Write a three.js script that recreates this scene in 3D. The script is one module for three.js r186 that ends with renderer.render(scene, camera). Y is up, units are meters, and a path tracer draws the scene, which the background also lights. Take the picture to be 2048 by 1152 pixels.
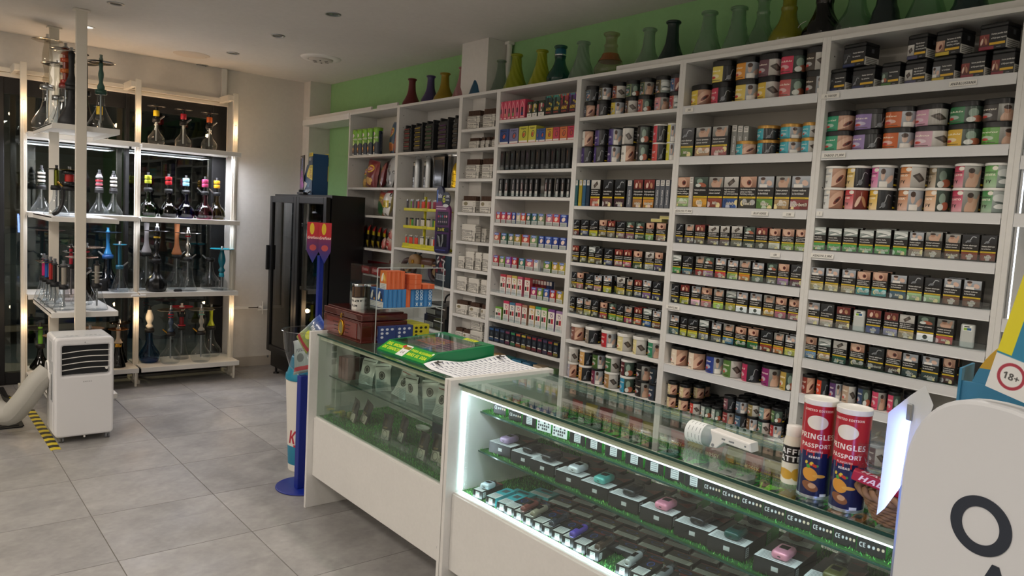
import * as THREE from 'three';
import { RoundedBoxGeometry } from 'three/addons/geometries/RoundedBoxGeometry.js';
import { mergeGeometries } from 'three/addons/utils/BufferGeometryUtils.js';
import { RectAreaLightUniformsLib } from 'three/addons/lights/RectAreaLightUniformsLib.js';

// ---------- camera, light, exposure ----------
const W = 2048, H = 1152, scene = new THREE.Scene();
const camera = new THREE.PerspectiveCamera(41.99, W / H, 0.05, 60);
camera.position.set(0, 1.62, 0);
camera.rotation.order = 'YXZ';
camera.rotation.set(-0.08974649, -0.69068843, 0.05658152);
const renderer = new THREE.WebGLRenderer({ antialias: true });
renderer.toneMapping = THREE.LinearToneMapping;
renderer.toneMappingExposure = 1.06;
renderer.shadowMap.enabled = true;
RectAreaLightUniformsLib.init();
scene.background = new THREE.Color(0x0b0d14);           // night outside the shop window
const UNSEEN_PANEL = 23, UNSEEN_PANEL_COL = 0xfff3e6, DOWN = 2.6, DOWN_COL = 0xfff4e8, SHELF_LED = 26, UNSEEN_UPLIGHT = 40, CASE_LED = 30;
// ceiling panels out of view, placed to light the sales floor and shelving
const UNSEEN_PANELS = [[-0.75, -5.9], [-0.75, -3.7], [-0.75, -1.5], [-0.75, 0.7], [1.3, 1.6], [-2.3, -4.8], [-2.3, -1.5]];
// downlights over the counter, last four out of view to light the shelves: [x, z, on]
const DOWNLIGHTS = [[1.15, -5.67, 0], [1.15, -6.62, 1], [2.24, -7.43, 0], [2.24, -6.6, 0], [2.24, -5.63, 0], [2.24, -4.71, 0], [2.24, -3.76, 1], [2.24, -2.81, 1], [2.24, -1.86, 1], [2.24, -0.91, 1]];
function area(w, h, col, inten, p, to) {
  const l = new THREE.RectAreaLight(col, inten, w, h);
  l.position.set(...p); scene.add(l); l.lookAt(...to); return l;
}

// ---------- helpers ----------
let seed = 7;
const rnd = () => { seed = (seed * 1664525 + 1013904223) >>> 0; return seed / 4294967296; };
const rr = (a, b) => a + (b - a) * rnd();
const PI = Math.PI, used = {};
function numbered(n) { const k = used[n] = (used[n] ?? -1) + 1; return k ? n + '_' + String(k).padStart(3, '0') : n; }
function tag(o, label, category, group, kind) {
  if (label) o.userData.label = label; if (category) o.userData.category = category;
  if (group) o.userData.group = group; if (kind) o.userData.kind = kind; return o;
}
function thing(name, label, category, p = [0, 0, 0], ry = 0, group) {
  const o = new THREE.Group(); o.name = numbered(name); scene.add(o); o.position.set(...p); o.rotation.y = ry; return tag(o, label, category, group);
}
function part(o, name, geo, m, label) { const x = new THREE.Mesh(Array.isArray(geo) ? mg(geo) : geo, m); x.name = name; o.add(x); if (label) x.userData.label = label; return x; }
function solo(name, label, category, geo, m, p = [0, 0, 0], ry = 0, group) {
  const o = new THREE.Mesh(Array.isArray(geo) ? mg(geo) : geo, m); o.name = numbered(name); scene.add(o); o.position.set(...p); o.rotation.y = ry; return tag(o, label, category, group);
}
function struct(name, geo, m, parent) { const o = new THREE.Mesh(Array.isArray(geo) ? mg(geo) : geo, m); o.name = parent ? name : numbered(name); (parent || scene).add(o); if (!parent) o.userData.kind = 'structure'; return o; }
function copy(o, p, ry, label, group) { const c = o.clone(); c.name = numbered(o.name.replace(/_\d{3}$/, '')); scene.add(c); c.position.set(...p); c.rotation.set(0, ry, 0); c.userData = { ...o.userData }; if (label) c.userData.label = label; if (group) c.userData.group = group; return c; }
const plain = (g) => { const n = g.index ? g.toNonIndexed() : g; for (const k of Object.keys(n.attributes)) if (!['position', 'normal', 'uv'].includes(k)) n.deleteAttribute(k); n.clearGroups(); return n; };
const mg = (a) => a.length === 1 ? a[0] : mergeGeometries(a.map(plain));
const at = (g, x, y, z, rx = 0, ry = 0, rz = 0) => { if (rx || ry || rz) g.applyMatrix4(new THREE.Matrix4().makeRotationFromEuler(new THREE.Euler(rx, ry, rz))); g.translate(x, y, z); return g; };
const box = (w, h, d, x = 0, y = 0, z = 0) => new THREE.BoxGeometry(w, h, d).translate(x, y, z);
const rbox = (w, h, d, r, x = 0, y = 0, z = 0, s = 1) => new RoundedBoxGeometry(w, h, d, s, Math.min(r, w / 2.01, h / 2.01, d / 2.01)).translate(x, y, z);
const cyl = (r1, r2, h, x = 0, y = 0, z = 0, n = 20, open = false) => new THREE.CylinderGeometry(r1, r2, h, n, 1, open).translate(x, y, z);
const V2 = (a) => a.map(([x, y]) => new THREE.Vector2(Math.max(x, 0.0001), y));
const lathe = (pts, n = 28) => new THREE.LatheGeometry(V2(pts), n);
const tube = (pts, r, seg = 24, n = 8, closed = false) => new THREE.TubeGeometry(new THREE.CatmullRomCurve3(pts.map((p) => new THREE.Vector3(...p)), closed), seg, r, n, closed);
function extr(pts, depth, bevel = 0, curve = 8) {
  const s = pts instanceof THREE.Shape ? pts : new THREE.Shape(V2b(pts));
  return new THREE.ExtrudeGeometry(s, { depth: depth - 2 * bevel, bevelEnabled: bevel > 0, bevelSize: bevel, bevelThickness: bevel, bevelOffset: -bevel, bevelSegments: 2, curveSegments: curve }).translate(0, 0, bevel);
}
const V2b = (a) => a.map(([x, y]) => new THREE.Vector2(x, y));
// ---------- printed matter: a few shared sheets, each print a cell of one ----------
const pages = [];
function newPage() {
  const c = document.createElement('canvas'); c.width = c.height = 2048;
  const ctx = c.getContext('2d'); ctx.fillStyle = '#222'; ctx.fillRect(0, 0, 2048, 2048);
  const t = new THREE.CanvasTexture(c); t.colorSpace = THREE.SRGBColorSpace; t.magFilter = THREE.LinearFilter;
  const p = { ctx, t, x: 0, y: 0, row: 0, mats: {} }; pages.push(p); return p;
}
let page = newPage();
function cell(w, h, draw) {
  if (page.x + w > 2046) { page.x = 0; page.y += page.row + 2; page.row = 0; }
  if (page.y + h > 2046) page = newPage();
  const { ctx, x, y } = page;
  ctx.save(); ctx.beginPath(); ctx.rect(x, y, w, h); ctx.clip(); ctx.translate(x, y); draw(ctx, w, h); ctx.restore();
  const c = { p: page, u0: (x + 1) / 2048, u1: (x + w - 1) / 2048, v0: 1 - (y + h - 1) / 2048, v1: 1 - (y + 1) / 2048 };
  page.x += w + 2; page.row = Math.max(page.row, h); return c;
}
function pm(c, rough = 0.42, opt = {}) { const k = rough + JSON.stringify(opt); return c.p.mats[k] ||= new THREE.MeshPhysicalMaterial({ map: c.p.t, roughness: rough, side: THREE.DoubleSide, ...opt }); }
const sub = (c, a, b, d, e) => ({ p: c.p, u0: c.u0 + (c.u1 - c.u0) * a, u1: c.u0 + (c.u1 - c.u0) * d, v1: c.v1 - (c.v1 - c.v0) * b, v0: c.v1 - (c.v1 - c.v0) * e });
// a box whose six sides show six cells [px, nx, py, ny, pz, nz]
function netBox(w, h, d, r, cells) {
  const g = new RoundedBoxGeometry(w, h, d, 1, r), P = g.attributes.position, U = g.attributes.uv, n = P.count / 6;
  for (let s = 0; s < 6; s++) for (let i = s * n; i < (s + 1) * n; i++) {
    const x = P.getX(i) / w + 0.5, y = P.getY(i) / h + 0.5, z = P.getZ(i) / d + 0.5, c = cells[s];
    const [u, v] = [[1 - z, y], [z, y], [x, 1 - z], [x, z], [x, y], [1 - x, y]][s];
    U.setXY(i, c.u0 + (c.u1 - c.u0) * u, c.v0 + (c.v1 - c.v0) * v);
  }
  return g;
}
// a flat print, facing +Z
function sheet(w, h, c, bend = 0, nx = 1, ny = 1) {
  const g = new THREE.PlaneGeometry(w, h, nx, ny), P = g.attributes.position, U = g.attributes.uv;
  for (let i = 0; i < P.count; i++) { U.setXY(i, c.u0 + (c.u1 - c.u0) * U.getX(i), c.v0 + (c.v1 - c.v0) * U.getY(i)); if (bend) P.setZ(i, bend * Math.sin(P.getX(i) / w * PI)); }
  g.computeVertexNormals(); return g;
}
// print laid on a shape's own outline (extruded along z): uv from x and y
function planarUV(g, c, x0, x1, y0, y1) { const P = g.attributes.position, U = g.attributes.uv; for (let i = 0; i < P.count; i++) { const u = Math.min(1, Math.max(0, (P.getX(i) - x0) / (x1 - x0))), v = Math.min(1, Math.max(0, (P.getY(i) - y0) / (y1 - y0))); U.setXY(i, c.u0 + (c.u1 - c.u0) * u, c.v0 + (c.v1 - c.v0) * v); } return g; }
// a wrapped body: pow 2 is a round can, 5 a soft-cornered square tin; prof = [[radius share, y]...]; u = 0.5 faces +Z
function wrap(rx, rz, prof, c, pow = 2, n = 24, cap = false) {
  const pos = [], uv = [], idx = [], y0 = prof[0][1], y1 = prof[prof.length - 1][1];
  prof.forEach(([k, y]) => { for (let i = 0; i <= n; i++) {
    const a = (i / n - 0.5) * 2 * PI, s = Math.sin(a), q = Math.cos(a), r = k / Math.pow(Math.abs(s) ** pow + Math.abs(q) ** pow, 1 / pow);
    pos.push(rx * r * s, y, rz * r * q); uv.push(c.u0 + (c.u1 - c.u0) * i / n, c.v0 + (c.v1 - c.v0) * (y - y0) / (y1 - y0)); } });
  for (let j = 0; j < prof.length - 1; j++) for (let i = 0; i < n; i++) { const a = j * (n + 1) + i, b = a + n + 1; idx.push(a, a + 1, b, a + 1, b + 1, b); }
  const g = new THREE.BufferGeometry(); g.setAttribute('position', new THREE.Float32BufferAttribute(pos, 3)); g.setAttribute('uv', new THREE.Float32BufferAttribute(uv, 2)); g.setIndex(idx); g.computeVertexNormals(); return g;
}
// ---------- materials ----------
const std = (c, r = 0.5, m = 0, o = {}) => new THREE.MeshStandardMaterial({ color: c, roughness: r, metalness: m, side: THREE.DoubleSide, ...o });
const phy = (o) => new THREE.MeshPhysicalMaterial({ side: THREE.DoubleSide, ...o });
const glassM = (c = 0xffffff, r = 0.02, o = {}) => phy({ color: c, roughness: r, transmission: 1, thickness: 0, ior: 1.5, ...o });
const glow = (c, k) => new THREE.MeshStandardMaterial({ color: 0xffffff, emissive: c, emissiveIntensity: k, roughness: 0.4 });
function noiseTex(size, f, srgb = true) {
  const d = new Uint8Array(size * size * 4);
  for (let y = 0; y < size; y++) for (let x = 0; x < size; x++) { const v = f(x / size, y / size), i = (y * size + x) * 4; d[i] = v[0]; d[i + 1] = v[1]; d[i + 2] = v[2]; d[i + 3] = 255; }
  const t = new THREE.DataTexture(d, size, size); t.wrapS = t.wrapT = THREE.RepeatWrapping; t.magFilter = THREE.LinearFilter; t.minFilter = THREE.LinearMipmapLinearFilter; t.generateMipmaps = true; if (srgb) t.colorSpace = THREE.SRGBColorSpace; t.needsUpdate = true; return t;
}
const lat = {}; const hash = (i, j, k) => { const s = Math.sin(i * 127.1 + j * 311.7 + k * 74.7) * 43758.5453; return s - Math.floor(s); };
function vn(x, y, per, k) { const i = Math.floor(x), j = Math.floor(y), u = x - i, v = y - j, s = u * u * (3 - 2 * u), t = v * v * (3 - 2 * v), m = (a) => ((a % per) + per) % per; return (hash(m(i), m(j), k) * (1 - s) + hash(m(i + 1), m(j), k) * s) * (1 - t) + (hash(m(i), m(j + 1), k) * (1 - s) + hash(m(i + 1), m(j + 1), k) * s) * t; }
const fbm = (u, v, b, k, o = 4) => { let s = 0, a = 0.5, t = 0; for (let i = 0; i < o; i++) { s += a * vn(u * b, v * b, b, k + i); t += a; a *= 0.55; b *= 2; } return s / t; };
const tileTex = noiseTex(1024, (u, v) => { const a = fbm(u + 0.06 * fbm(u, v, 3, 9), v * 1, 4, 1, 6), b = fbm((u + v * 0.6) % 1, v, 16, 5, 4), e = fbm(u, v, 64, 11, 2); const g = 150 + (a - 0.5) * 46 + (b - 0.5) * 22 + (e - 0.5) * 12; return [g, g * 0.988, g * 0.975]; });
const tileRough = noiseTex(256, (u, v) => { const g = 80 + fbm(u, v, 6, 3, 4) * 70; return [g, g, g]; }, false);
const boardTex = noiseTex(512, (u, v) => { const g = 222 + (fbm(u, v, 4, 21, 5) - 0.5) * 10 + (fbm(u, v, 96, 31, 2) - 0.5) * 5; return [g, g * 0.995, g * 0.98]; });
const plasterTex = noiseTex(512, (u, v) => { const g = 216 + (fbm(u, v, 3, 41, 5) - 0.5) * 12 + (fbm(u, v, 80, 51, 2) - 0.5) * 6; return [g, g * 0.985, g * 0.96]; });
const greenTex = noiseTex(512, (u, v) => { const g = 1 + (fbm(u, v, 3, 61, 5) - 0.5) * 0.05 + (fbm(u, v, 80, 71, 2) - 0.5) * 0.03; return [150 * g, 196 * g, 138 * g]; });
const MAT = {
  board: std(0xffffff, 0.42, 0, { map: boardTex }), strip: std(0xd9dadb, 0.38), plaster: std(0xffffff, 0.9, 0, { map: plasterTex }), green: std(0xffffff, 0.85, 0, { map: greenTex }),
  white: std(0xe9e7e2, 0.4), whiteMetal: std(0xe2dccf, 0.35), black: std(0x111214, 0.4), blackGloss: std(0x0a0b0d, 0.16), dark: std(0x1d1f22, 0.55), grey: std(0x8b8e90, 0.5), chrome: std(0xd9dcdf, 0.16, 1), steel: std(0xa9adb0, 0.3, 1),
  glass: glassM(0xf2fbf7, 0.01), glassEdge: phy({ color: 0x0d4a3d, roughness: 0.12, transmission: 0.35, thickness: 0 }), acrylic: glassM(0xf6fafb, 0.03), gold: std(0xd9a441, 0.25, 1), rubber: std(0x16171a, 0.8), gasket: std(0x101114, 0.6),
};
const JOIN = ['zero', 'first', 'second', 'third', 'fourth', 'fifth', 'sixth', 'seventh', 'eighth', 'ninth', 'tenth', 'eleventh', 'twelfth', 'thirteenth', 'fourteenth', 'fifteenth', 'sixteenth', 'seventeenth', 'eighteenth', 'nineteenth', 'twentieth', 'twenty-first'];
const hex = (s) => '#' + s.replace(/^#/, '');
function colorName(s) {
  let c = new THREE.Color(hex(s)), o = {}; c.getHSL(o, THREE.SRGBColorSpace);
  if (o.l < 0.16) return 'black'; if (o.s < 0.16) return o.l > 0.75 ? 'white' : o.l > 0.5 ? 'pale grey' : 'grey'; const h = o.h * 360, d = o.l > 0.68 ? 'pale ' : o.l < 0.3 ? 'dark ' : '';
  return d + (h < 18 || h > 345 ? (o.l > 0.66 ? 'pink' : 'red') : h < 42 ? (o.l < 0.42 || o.s < 0.3 ? 'brown' : 'orange') : h < 68 ? 'yellow' : h < 165 ? 'green' : h < 195 ? 'teal' : h < 255 ? 'blue' : h < 290 ? 'purple' : 'pink');
}
const ROW={b6_0l:[[-2.454,0.119],[-2.33,0.123],[-2.19,0.124],[-2.066,0.11],[-1.952,0.12],[-1.83,0.088]],
b6_0u:[[-2.336,0.127],[-2.194,0.124],[-2.071,0.11],[-1.955,0.116],[-1.837,0.087]],
b6_1c:[[-2.504,0.093],[-2.399,0.099],[-2.298,0.095]],
b6_1s:[[-2.232,0.031],[-2.201,0.03],[-2.171,0.03]],
b6_1l:[[-2.173,0.116],[-2.056,0.11],[-1.935,0.116],[-1.836,0.081]],
b6_1u:[[-2.061,0.114],[-1.938,0.124],[-1.836,0.081]],
b6_2:[[-2.502,0.101],[-2.393,0.091],[-2.302,0.091],[-2.212,0.089],[-2.116,0.097],[-2.021,0.091],[-1.931,0.08],[-1.841,0.097]],
b6_3:[[-2.505,0.05],[-2.443,0.063],[-2.378,0.064],[-2.298,0.07],[-2.227,0.06],[-2.161,0.067],[-2.093,0.065],[-2.024,0.065],[-1.956,0.065],[-1.887,0.065],[-1.821,0.06]],
b6_4:[[-2.513,0.065],[-2.44,0.076],[-2.368,0.057],[-2.306,0.062],[-2.237,0.067],[-2.169,0.063],[-2.099,0.067],[-2.028,0.067],[-1.953,0.059],[-1.888,0.062],[-1.825,0.058]],
b6_5:[[-2.517,0.065],[-2.442,0.063],[-2.377,0.06],[-2.308,0.069],[-2.232,0.063],[-2.166,0.064],[-2.097,0.068],[-2.026,0.07],[-1.955,0.064],[-1.887,0.062],[-1.824,0.056]],
b6_6:[[-2.502,0.065],[-2.436,0.046],[-2.376,0.07],[-2.305,0.065],[-2.235,0.063],[-2.164,0.07],[-2.09,0.068],[-2.021,0.064],[-1.952,0.07],[-1.886,0.057],[-1.826,0.059]],
b6_7:[[-2.476,0.114],[-2.362,0.106],[-2.251,0.104],[-2.148,0.1],[-2.039,0.108],[-1.93,0.099],[-1.838,0.076]],
b6_8:[[-2.491,0.078],[-2.413,0.075],[-2.338,0.073],[-2.268,0.063],[-2.204,0.062],[-2.136,0.071],[-2.065,0.069],[-1.998,0.062],[-1.936,0.06],[-1.87,0.07]],
b7_0l:[[-1.718,0.102],[-1.6,0.13],[-1.486,0.093],[-1.387,0.102],[-1.281,0.103],[-1.176,0.104],[-1.074,0.095]],
b7_0u:[[-1.647,0.137],[-1.388,0.1],[-1.271,0.123],[-1.115,0.123]],
b7_1:[[-1.698,0.121],[-1.572,0.13],[-1.446,0.124],[-1.319,0.124],[-1.192,0.117],[-1.079,0.107]],
b7_2:[[-1.698,0.099],[-1.599,0.103],[-1.492,0.109],[-1.373,0.106],[-1.271,0.093],[-1.166,0.111],[-1.066,0.087]],
b7_3:[[-1.731,0.069],[-1.659,0.067],[-1.59,0.067],[-1.522,0.065],[-1.45,0.071],[-1.381,0.059],[-1.32,0.059],[-1.253,0.068],[-1.183,0.059],[-1.121,0.062],[-1.057,0.058]],
b7_4:[[-1.725,0.074],[-1.654,0.067],[-1.584,0.067],[-1.514,0.061],[-1.447,0.067],[-1.372,0.069],[-1.304,0.062],[-1.238,0.067],[-1.167,0.068],[-1.092,0.071]],
b7_5:[[-1.732,0.07],[-1.661,0.066],[-1.591,0.067],[-1.519,0.045],[-1.455,0.064],[-1.387,0.063],[-1.32,0.066],[-1.249,0.071],[-1.177,0.068],[-1.095,0.045]],
b7_6:[[-1.729,0.062],[-1.661,0.064],[-1.589,0.07],[-1.51,0.071],[-1.433,0.07],[-1.361,0.068],[-1.292,0.066],[-1.214,0.073],[-1.148,0.049]],
b7_7:[[-1.731,0.062],[-1.661,0.057],[-1.601,0.057],[-1.542,0.06],[-1.472,0.062],[-1.411,0.059],[-1.348,0.051]],
b5_0l:[[-3.259,0.105],[-3.156,0.098],[-3.041,0.125],[-2.93,0.089],[-2.836,0.116],[-2.718,0.109],[-2.62,0.077]],
b5_0u:[[-3.252,0.104],[-3.146,0.104],[-3.036,0.113],[-2.932,0.089],[-2.83,0.111],[-2.717,0.112],[-2.619,0.081]],
b5_1:[[-3.263,0.098],[-3.158,0.106],[-3.046,0.114],[-2.94,0.094],[-2.828,0.118],[-2.713,0.106],[-2.622,0.067]],
b5_2:[[-3.299,0.04],[-3.262,0.031],[-3.231,0.029],[-3.199,0.03],[-3.136,0.097],[-3.037,0.095],[-2.944,0.086],[-2.871,0.047],[-2.808,0.07],[-2.729,0.084],[-2.67,0.03],[-2.637,0.032],[-2.602,0.03]],
b5_3:[[-3.288,0.069],[-3.213,0.072],[-3.139,0.069],[-3.069,0.066],[-2.998,0.067],[-2.928,0.067],[-2.859,0.065],[-2.786,0.069],[-2.716,0.063],[-2.637,0.077]],
b5_4:[[-3.284,0.073],[-3.21,0.058],[-3.146,0.061],[-3.082,0.06],[-3.007,0.072],[-2.931,0.066],[-2.861,0.067],[-2.787,0.068],[-2.701,0.069],[-2.63,0.062]],
b5_5:[[-3.281,0.048],[-3.222,0.063],[-3.149,0.071],[-3.077,0.065],[-2.996,0.089],[-2.901,0.089],[-2.826,0.048],[-2.771,0.057],[-2.707,0.064],[-2.63,0.061]],
b5_6:[[-3.296,0.068],[-3.215,0.058],[-3.148,0.067],[-3.083,0.056],[-3.02,0.062],[-2.951,0.065],[-2.886,0.056],[-2.824,0.061],[-2.757,0.064],[-2.688,0.066],[-2.622,0.061]],
b5_7:[[-3.251,0.115],[-3.128,0.122],[-2.995,0.125],[-2.868,0.112],[-2.749,0.116],[-2.641,0.093]],
b5_8:[[-3.267,0.077],[-3.165,0.117],[-3.059,0.084],[-2.95,0.113],[-2.827,0.116],[-2.711,0.104],[-2.619,0.072]],
b4_0:[[-4.084,0.051],[-4.036,0.039],[-3.995,0.039],[-3.953,0.04],[-3.911,0.041],[-3.859,0.056],[-3.791,0.048],[-3.739,0.049],[-3.675,0.061],[-3.605,0.07],[-3.534,0.067],[-3.461,0.073],[-3.387,0.068]],
b4_1:[[-4.048,0.112],[-3.939,0.096],[-3.84,0.093],[-3.751,0.077],[-3.696,0.026],[-3.652,0.06],[-3.586,0.067],[-3.521,0.058],[-3.454,0.067],[-3.387,0.061]],
b4_2:[[-4.049,0.045],[-3.994,0.046],[-3.941,0.044],[-3.888,0.041],[-3.836,0.042],[-3.785,0.043],[-3.734,0.041],[-3.685,0.039],[-3.636,0.04],[-3.588,0.041],[-3.541,0.038],[-3.494,0.036],[-3.448,0.037],[-3.403,0.038]],
b4_3:[[-4.054,0.044],[-3.993,0.043],[-3.919,0.042],[-3.873,0.036],[-3.83,0.036],[-3.786,0.035],[-3.737,0.035],[-3.683,0.037],[-3.59,0.031],[-3.552,0.034],[-3.486,0.032],[-3.436,0.034],[-3.385,0.029]],
b4_4:[[-4.056,0.051],[-3.999,0.052],[-3.941,0.053],[-3.89,0.042],[-3.842,0.041],[-3.792,0.052],[-3.738,0.045],[-3.679,0.057],[-3.614,0.064],[-3.536,0.064],[-3.471,0.061],[-3.403,0.068]],
b4_5:[[-4.063,0.071],[-3.983,0.07],[-3.906,0.06],[-3.838,0.067],[-3.755,0.079],[-3.674,0.071],[-3.598,0.053],[-3.532,0.068],[-3.465,0.059],[-3.397,0.065]],
b4_6:[[-4.058,0.063],[-3.99,0.059],[-3.923,0.06],[-3.855,0.055],[-3.781,0.06],[-3.703,0.08],[-3.636,0.042],[-3.529,0.07],[-3.455,0.057],[-3.393,0.06]],
b4_7:[[-3.968,0.061],[-3.904,0.052],[-3.847,0.053],[-3.789,0.05],[-3.713,0.053],[-3.643,0.057],[-3.583,0.051],[-3.522,0.053],[-3.462,0.052],[-3.398,0.058]],
b4_8:[[-4.0,0.069],[-3.918,0.059],[-3.854,0.055],[-3.789,0.062],[-3.725,0.051],[-3.651,0.056],[-3.59,0.053],[-3.532,0.054],[-3.463,0.063],[-3.39,0.06]],
b4_9:[[-4.057,0.055],[-3.997,0.054],[-3.937,0.053],[-3.88,0.052],[-3.823,0.051],[-3.767,0.052],[-3.711,0.049],[-3.658,0.048],[-3.605,0.048],[-3.551,0.047],[-3.5,0.046],[-3.45,0.045],[-3.399,0.045]],
b3_0:[[-4.417,0.168],[-4.235,0.155]],
b3_1:[[-4.398,0.136],[-4.294,0.051],[-4.239,0.045],[-4.17,0.042]],
b3_2:[[-4.4,0.184],[-4.225,0.135]],
b3_3:[[-4.421,0.181],[-4.225,0.143]],
b3_4:[[-4.408,0.186]],
b3_5:[[-4.478,0.087],[-4.373,0.111],[-4.271,0.082],[-4.183,0.083]],
b3_6:[[-4.46,0.136],[-4.312,0.143],[-4.189,0.083]],
b3_7:[[-4.447,0.157],[-4.293,0.135],[-4.18,0.07]],
b2_0:[[-5.252,0.195],[-5.069,0.145],[-4.919,0.154],[-4.747,0.173],[-4.617,0.075]],
b1_0:[[-6.262,0.101],[-6.165,0.095],[-6.071,0.093],[-5.976,0.098],[-5.856,0.142]]};
// ================= the room =================
const X0 = -3, X1 = 3.48, Z0 = -7.45, Z1 = 3.2, CEIL = 2.9, FX = 3.18;
{ // floor: 60 cm porcelain tiles over a grout bed
  const floor = new THREE.Group(); floor.name = 'floor'; floor.userData.kind = 'structure'; scene.add(floor);
  struct('grout_bed', box(X1 - X0 + 0.3, 0.1, Z1 - Z0 + 0.3, (X0 + X1) / 2, -0.0535, (Z0 + Z1) / 2), std(0x77736d, 0.9), floor);
  const tm = new THREE.MeshStandardMaterial({ color: 0xffffff, map: tileTex, roughnessMap: tileRough, roughness: 1 });
  const geos = {}; const px = 0.605, pz = 0.594;
  for (let i = -7; i < 5; i++) for (let j = -13; j < 12; j++) {
    const xa = Math.max(X0, 0.755 + i * px), xb = Math.min(X1, 0.755 + (i + 1) * px), za = Math.max(Z0, -3.575 + j * pz), zb = Math.min(Z1, -3.575 + (j + 1) * pz);
    if (xb - xa < 0.05 || zb - za < 0.05) continue;
    const v = Math.floor(hash(i, j, 3) * 6), key = [(xb - xa).toFixed(3), (zb - za).toFixed(3), v].join();
    const g = geos[key] ||= (() => { const w = xb - xa - 0.0035, d = zb - za - 0.0035, q = new RoundedBoxGeometry(w, 0.01, d, 1, 0.0008), P = q.attributes.position, U = q.attributes.uv; for (let k = 0; k < P.count; k++) U.setXY(k, (P.getX(k) + v * 0.37) / 1.3, (P.getZ(k) + v * 0.53) / 1.3); return q; })();
    const t = struct('tile', g, tm, floor); t.position.set((xa + xb) / 2, -0.005, (za + zb) / 2);
  }
}
const bigUV = (g, s) => { const P = g.attributes.position, N = g.attributes.normal, U = g.attributes.uv; for (let i = 0; i < P.count; i++) { const ax = Math.abs(N.getX(i)), ay = Math.abs(N.getY(i)); U.setXY(i, (ax > 0.5 ? P.getZ(i) : P.getX(i)) / s, (ay > 0.5 ? P.getZ(i) : P.getY(i)) / s); } return g; };
struct('ceiling', bigUV(box(X1 - X0 + 0.4, 0.12, Z1 - Z0 + 0.4, (X0 + X1) / 2, CEIL + 0.06, (Z0 + Z1) / 2), 2), MAT.plaster);
struct('wall_right', bigUV(box(0.15, CEIL, Z1 - Z0, X1 + 0.075, CEIL / 2, (Z0 + Z1) / 2), 2), MAT.green);
struct('wall_left', bigUV(box(0.15, CEIL, Z1 - Z0 + 0.3, X0 - 0.075, CEIL / 2, (Z0 + Z1) / 2), 2), MAT.plaster);
struct('wall_front', bigUV(box(X1 - X0 + 0.3, CEIL, 0.15, (X0 + X1) / 2, CEIL / 2, Z1 + 0.075), 2), MAT.plaster);
const WX = 2.49, WY = 2.55;                                // right edge and head of the shop window
struct('wall_back', [bigUV(box(X1 - WX + 0.2, CEIL, 0.2, (X1 + WX + 0.2) / 2, CEIL / 2, Z0 - 0.1), 2), bigUV(box(WX - X0 + 0.15, CEIL - WY, 0.2, (WX + X0 - 0.15) / 2, (CEIL + WY) / 2, Z0 - 0.1), 2)], MAT.plaster);
struct('column_1', bigUV(box(0.225, CEIL, 0.15, 3.2675 + 0.1, CEIL / 2, -7.375), 2), MAT.plaster);
struct('column_2', bigUV(box(0.205, CEIL, 0.32, 3.273 + 0.1025, CEIL / 2, -4.535), 2), MAT.plaster);
struct('trim_1', [cyl(0.02, 0.02, CEIL, 3.445, CEIL / 2, -4.35, 14), box(0.05, 0.02, 0.05, 3.445, CEIL - 0.012, -4.35)], MAT.white);                 // riser pipe beside the second column
struct('baseboard_back', [rbox(0.76, 0.1, 0.014, 0.003, 2.88, 0.05, Z0 + 0.007)], std(0xb9b2a8, 0.5));
struct('trim_2', [rbox(WX - X0, 0.035, 0.05, 0.004, (WX + X0) / 2, 2.6, Z0 + 0.025), rbox(WX - X0, 0.03, 0.03, 0.004, (WX + X0) / 2, 2.565, Z0 + 0.015)], MAT.whiteMetal);
{ // shop window: dark frame, clear panes
  const w = new THREE.Group(); w.name = 'window_1'; w.userData.kind = 'structure'; scene.add(w);
  const fm = std(0x141416, 0.45), xs = [X0, -1.85, -0.62, 0.6, 1.62, WX];
  struct('window_frame', [box(WX - X0, 0.13, 0.07, (WX + X0) / 2, WY - 0.065, Z0 - 0.06), box(WX - X0, 0.1, 0.07, (WX + X0) / 2, 0.05, Z0 - 0.06)], fm, w);
  const mw = [0.1, 0.06, 0.06, 0.2, 0.03, 0.13];
  xs.forEach((x, i) => struct('mullion', rbox(mw[i], WY, 0.08, 0.004, i === 5 ? x - 0.065 : x, WY / 2, Z0 - 0.055), fm, w));
  for (let i = 0; i < 5; i++) struct('pane', box(xs[i + 1] - xs[i], WY - 0.2, 0.006, (xs[i] + xs[i + 1]) / 2, WY / 2, Z0 - 0.06), MAT.glass, w);
  struct('handle', [rbox(0.02, 0.32, 0.03, 0.006, 0.545, 1.15, Z0), rbox(0.03, 0.06, 0.02, 0.005, 0.56, 1.95, Z0 - 0.01)], MAT.steel, w);
}
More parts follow.
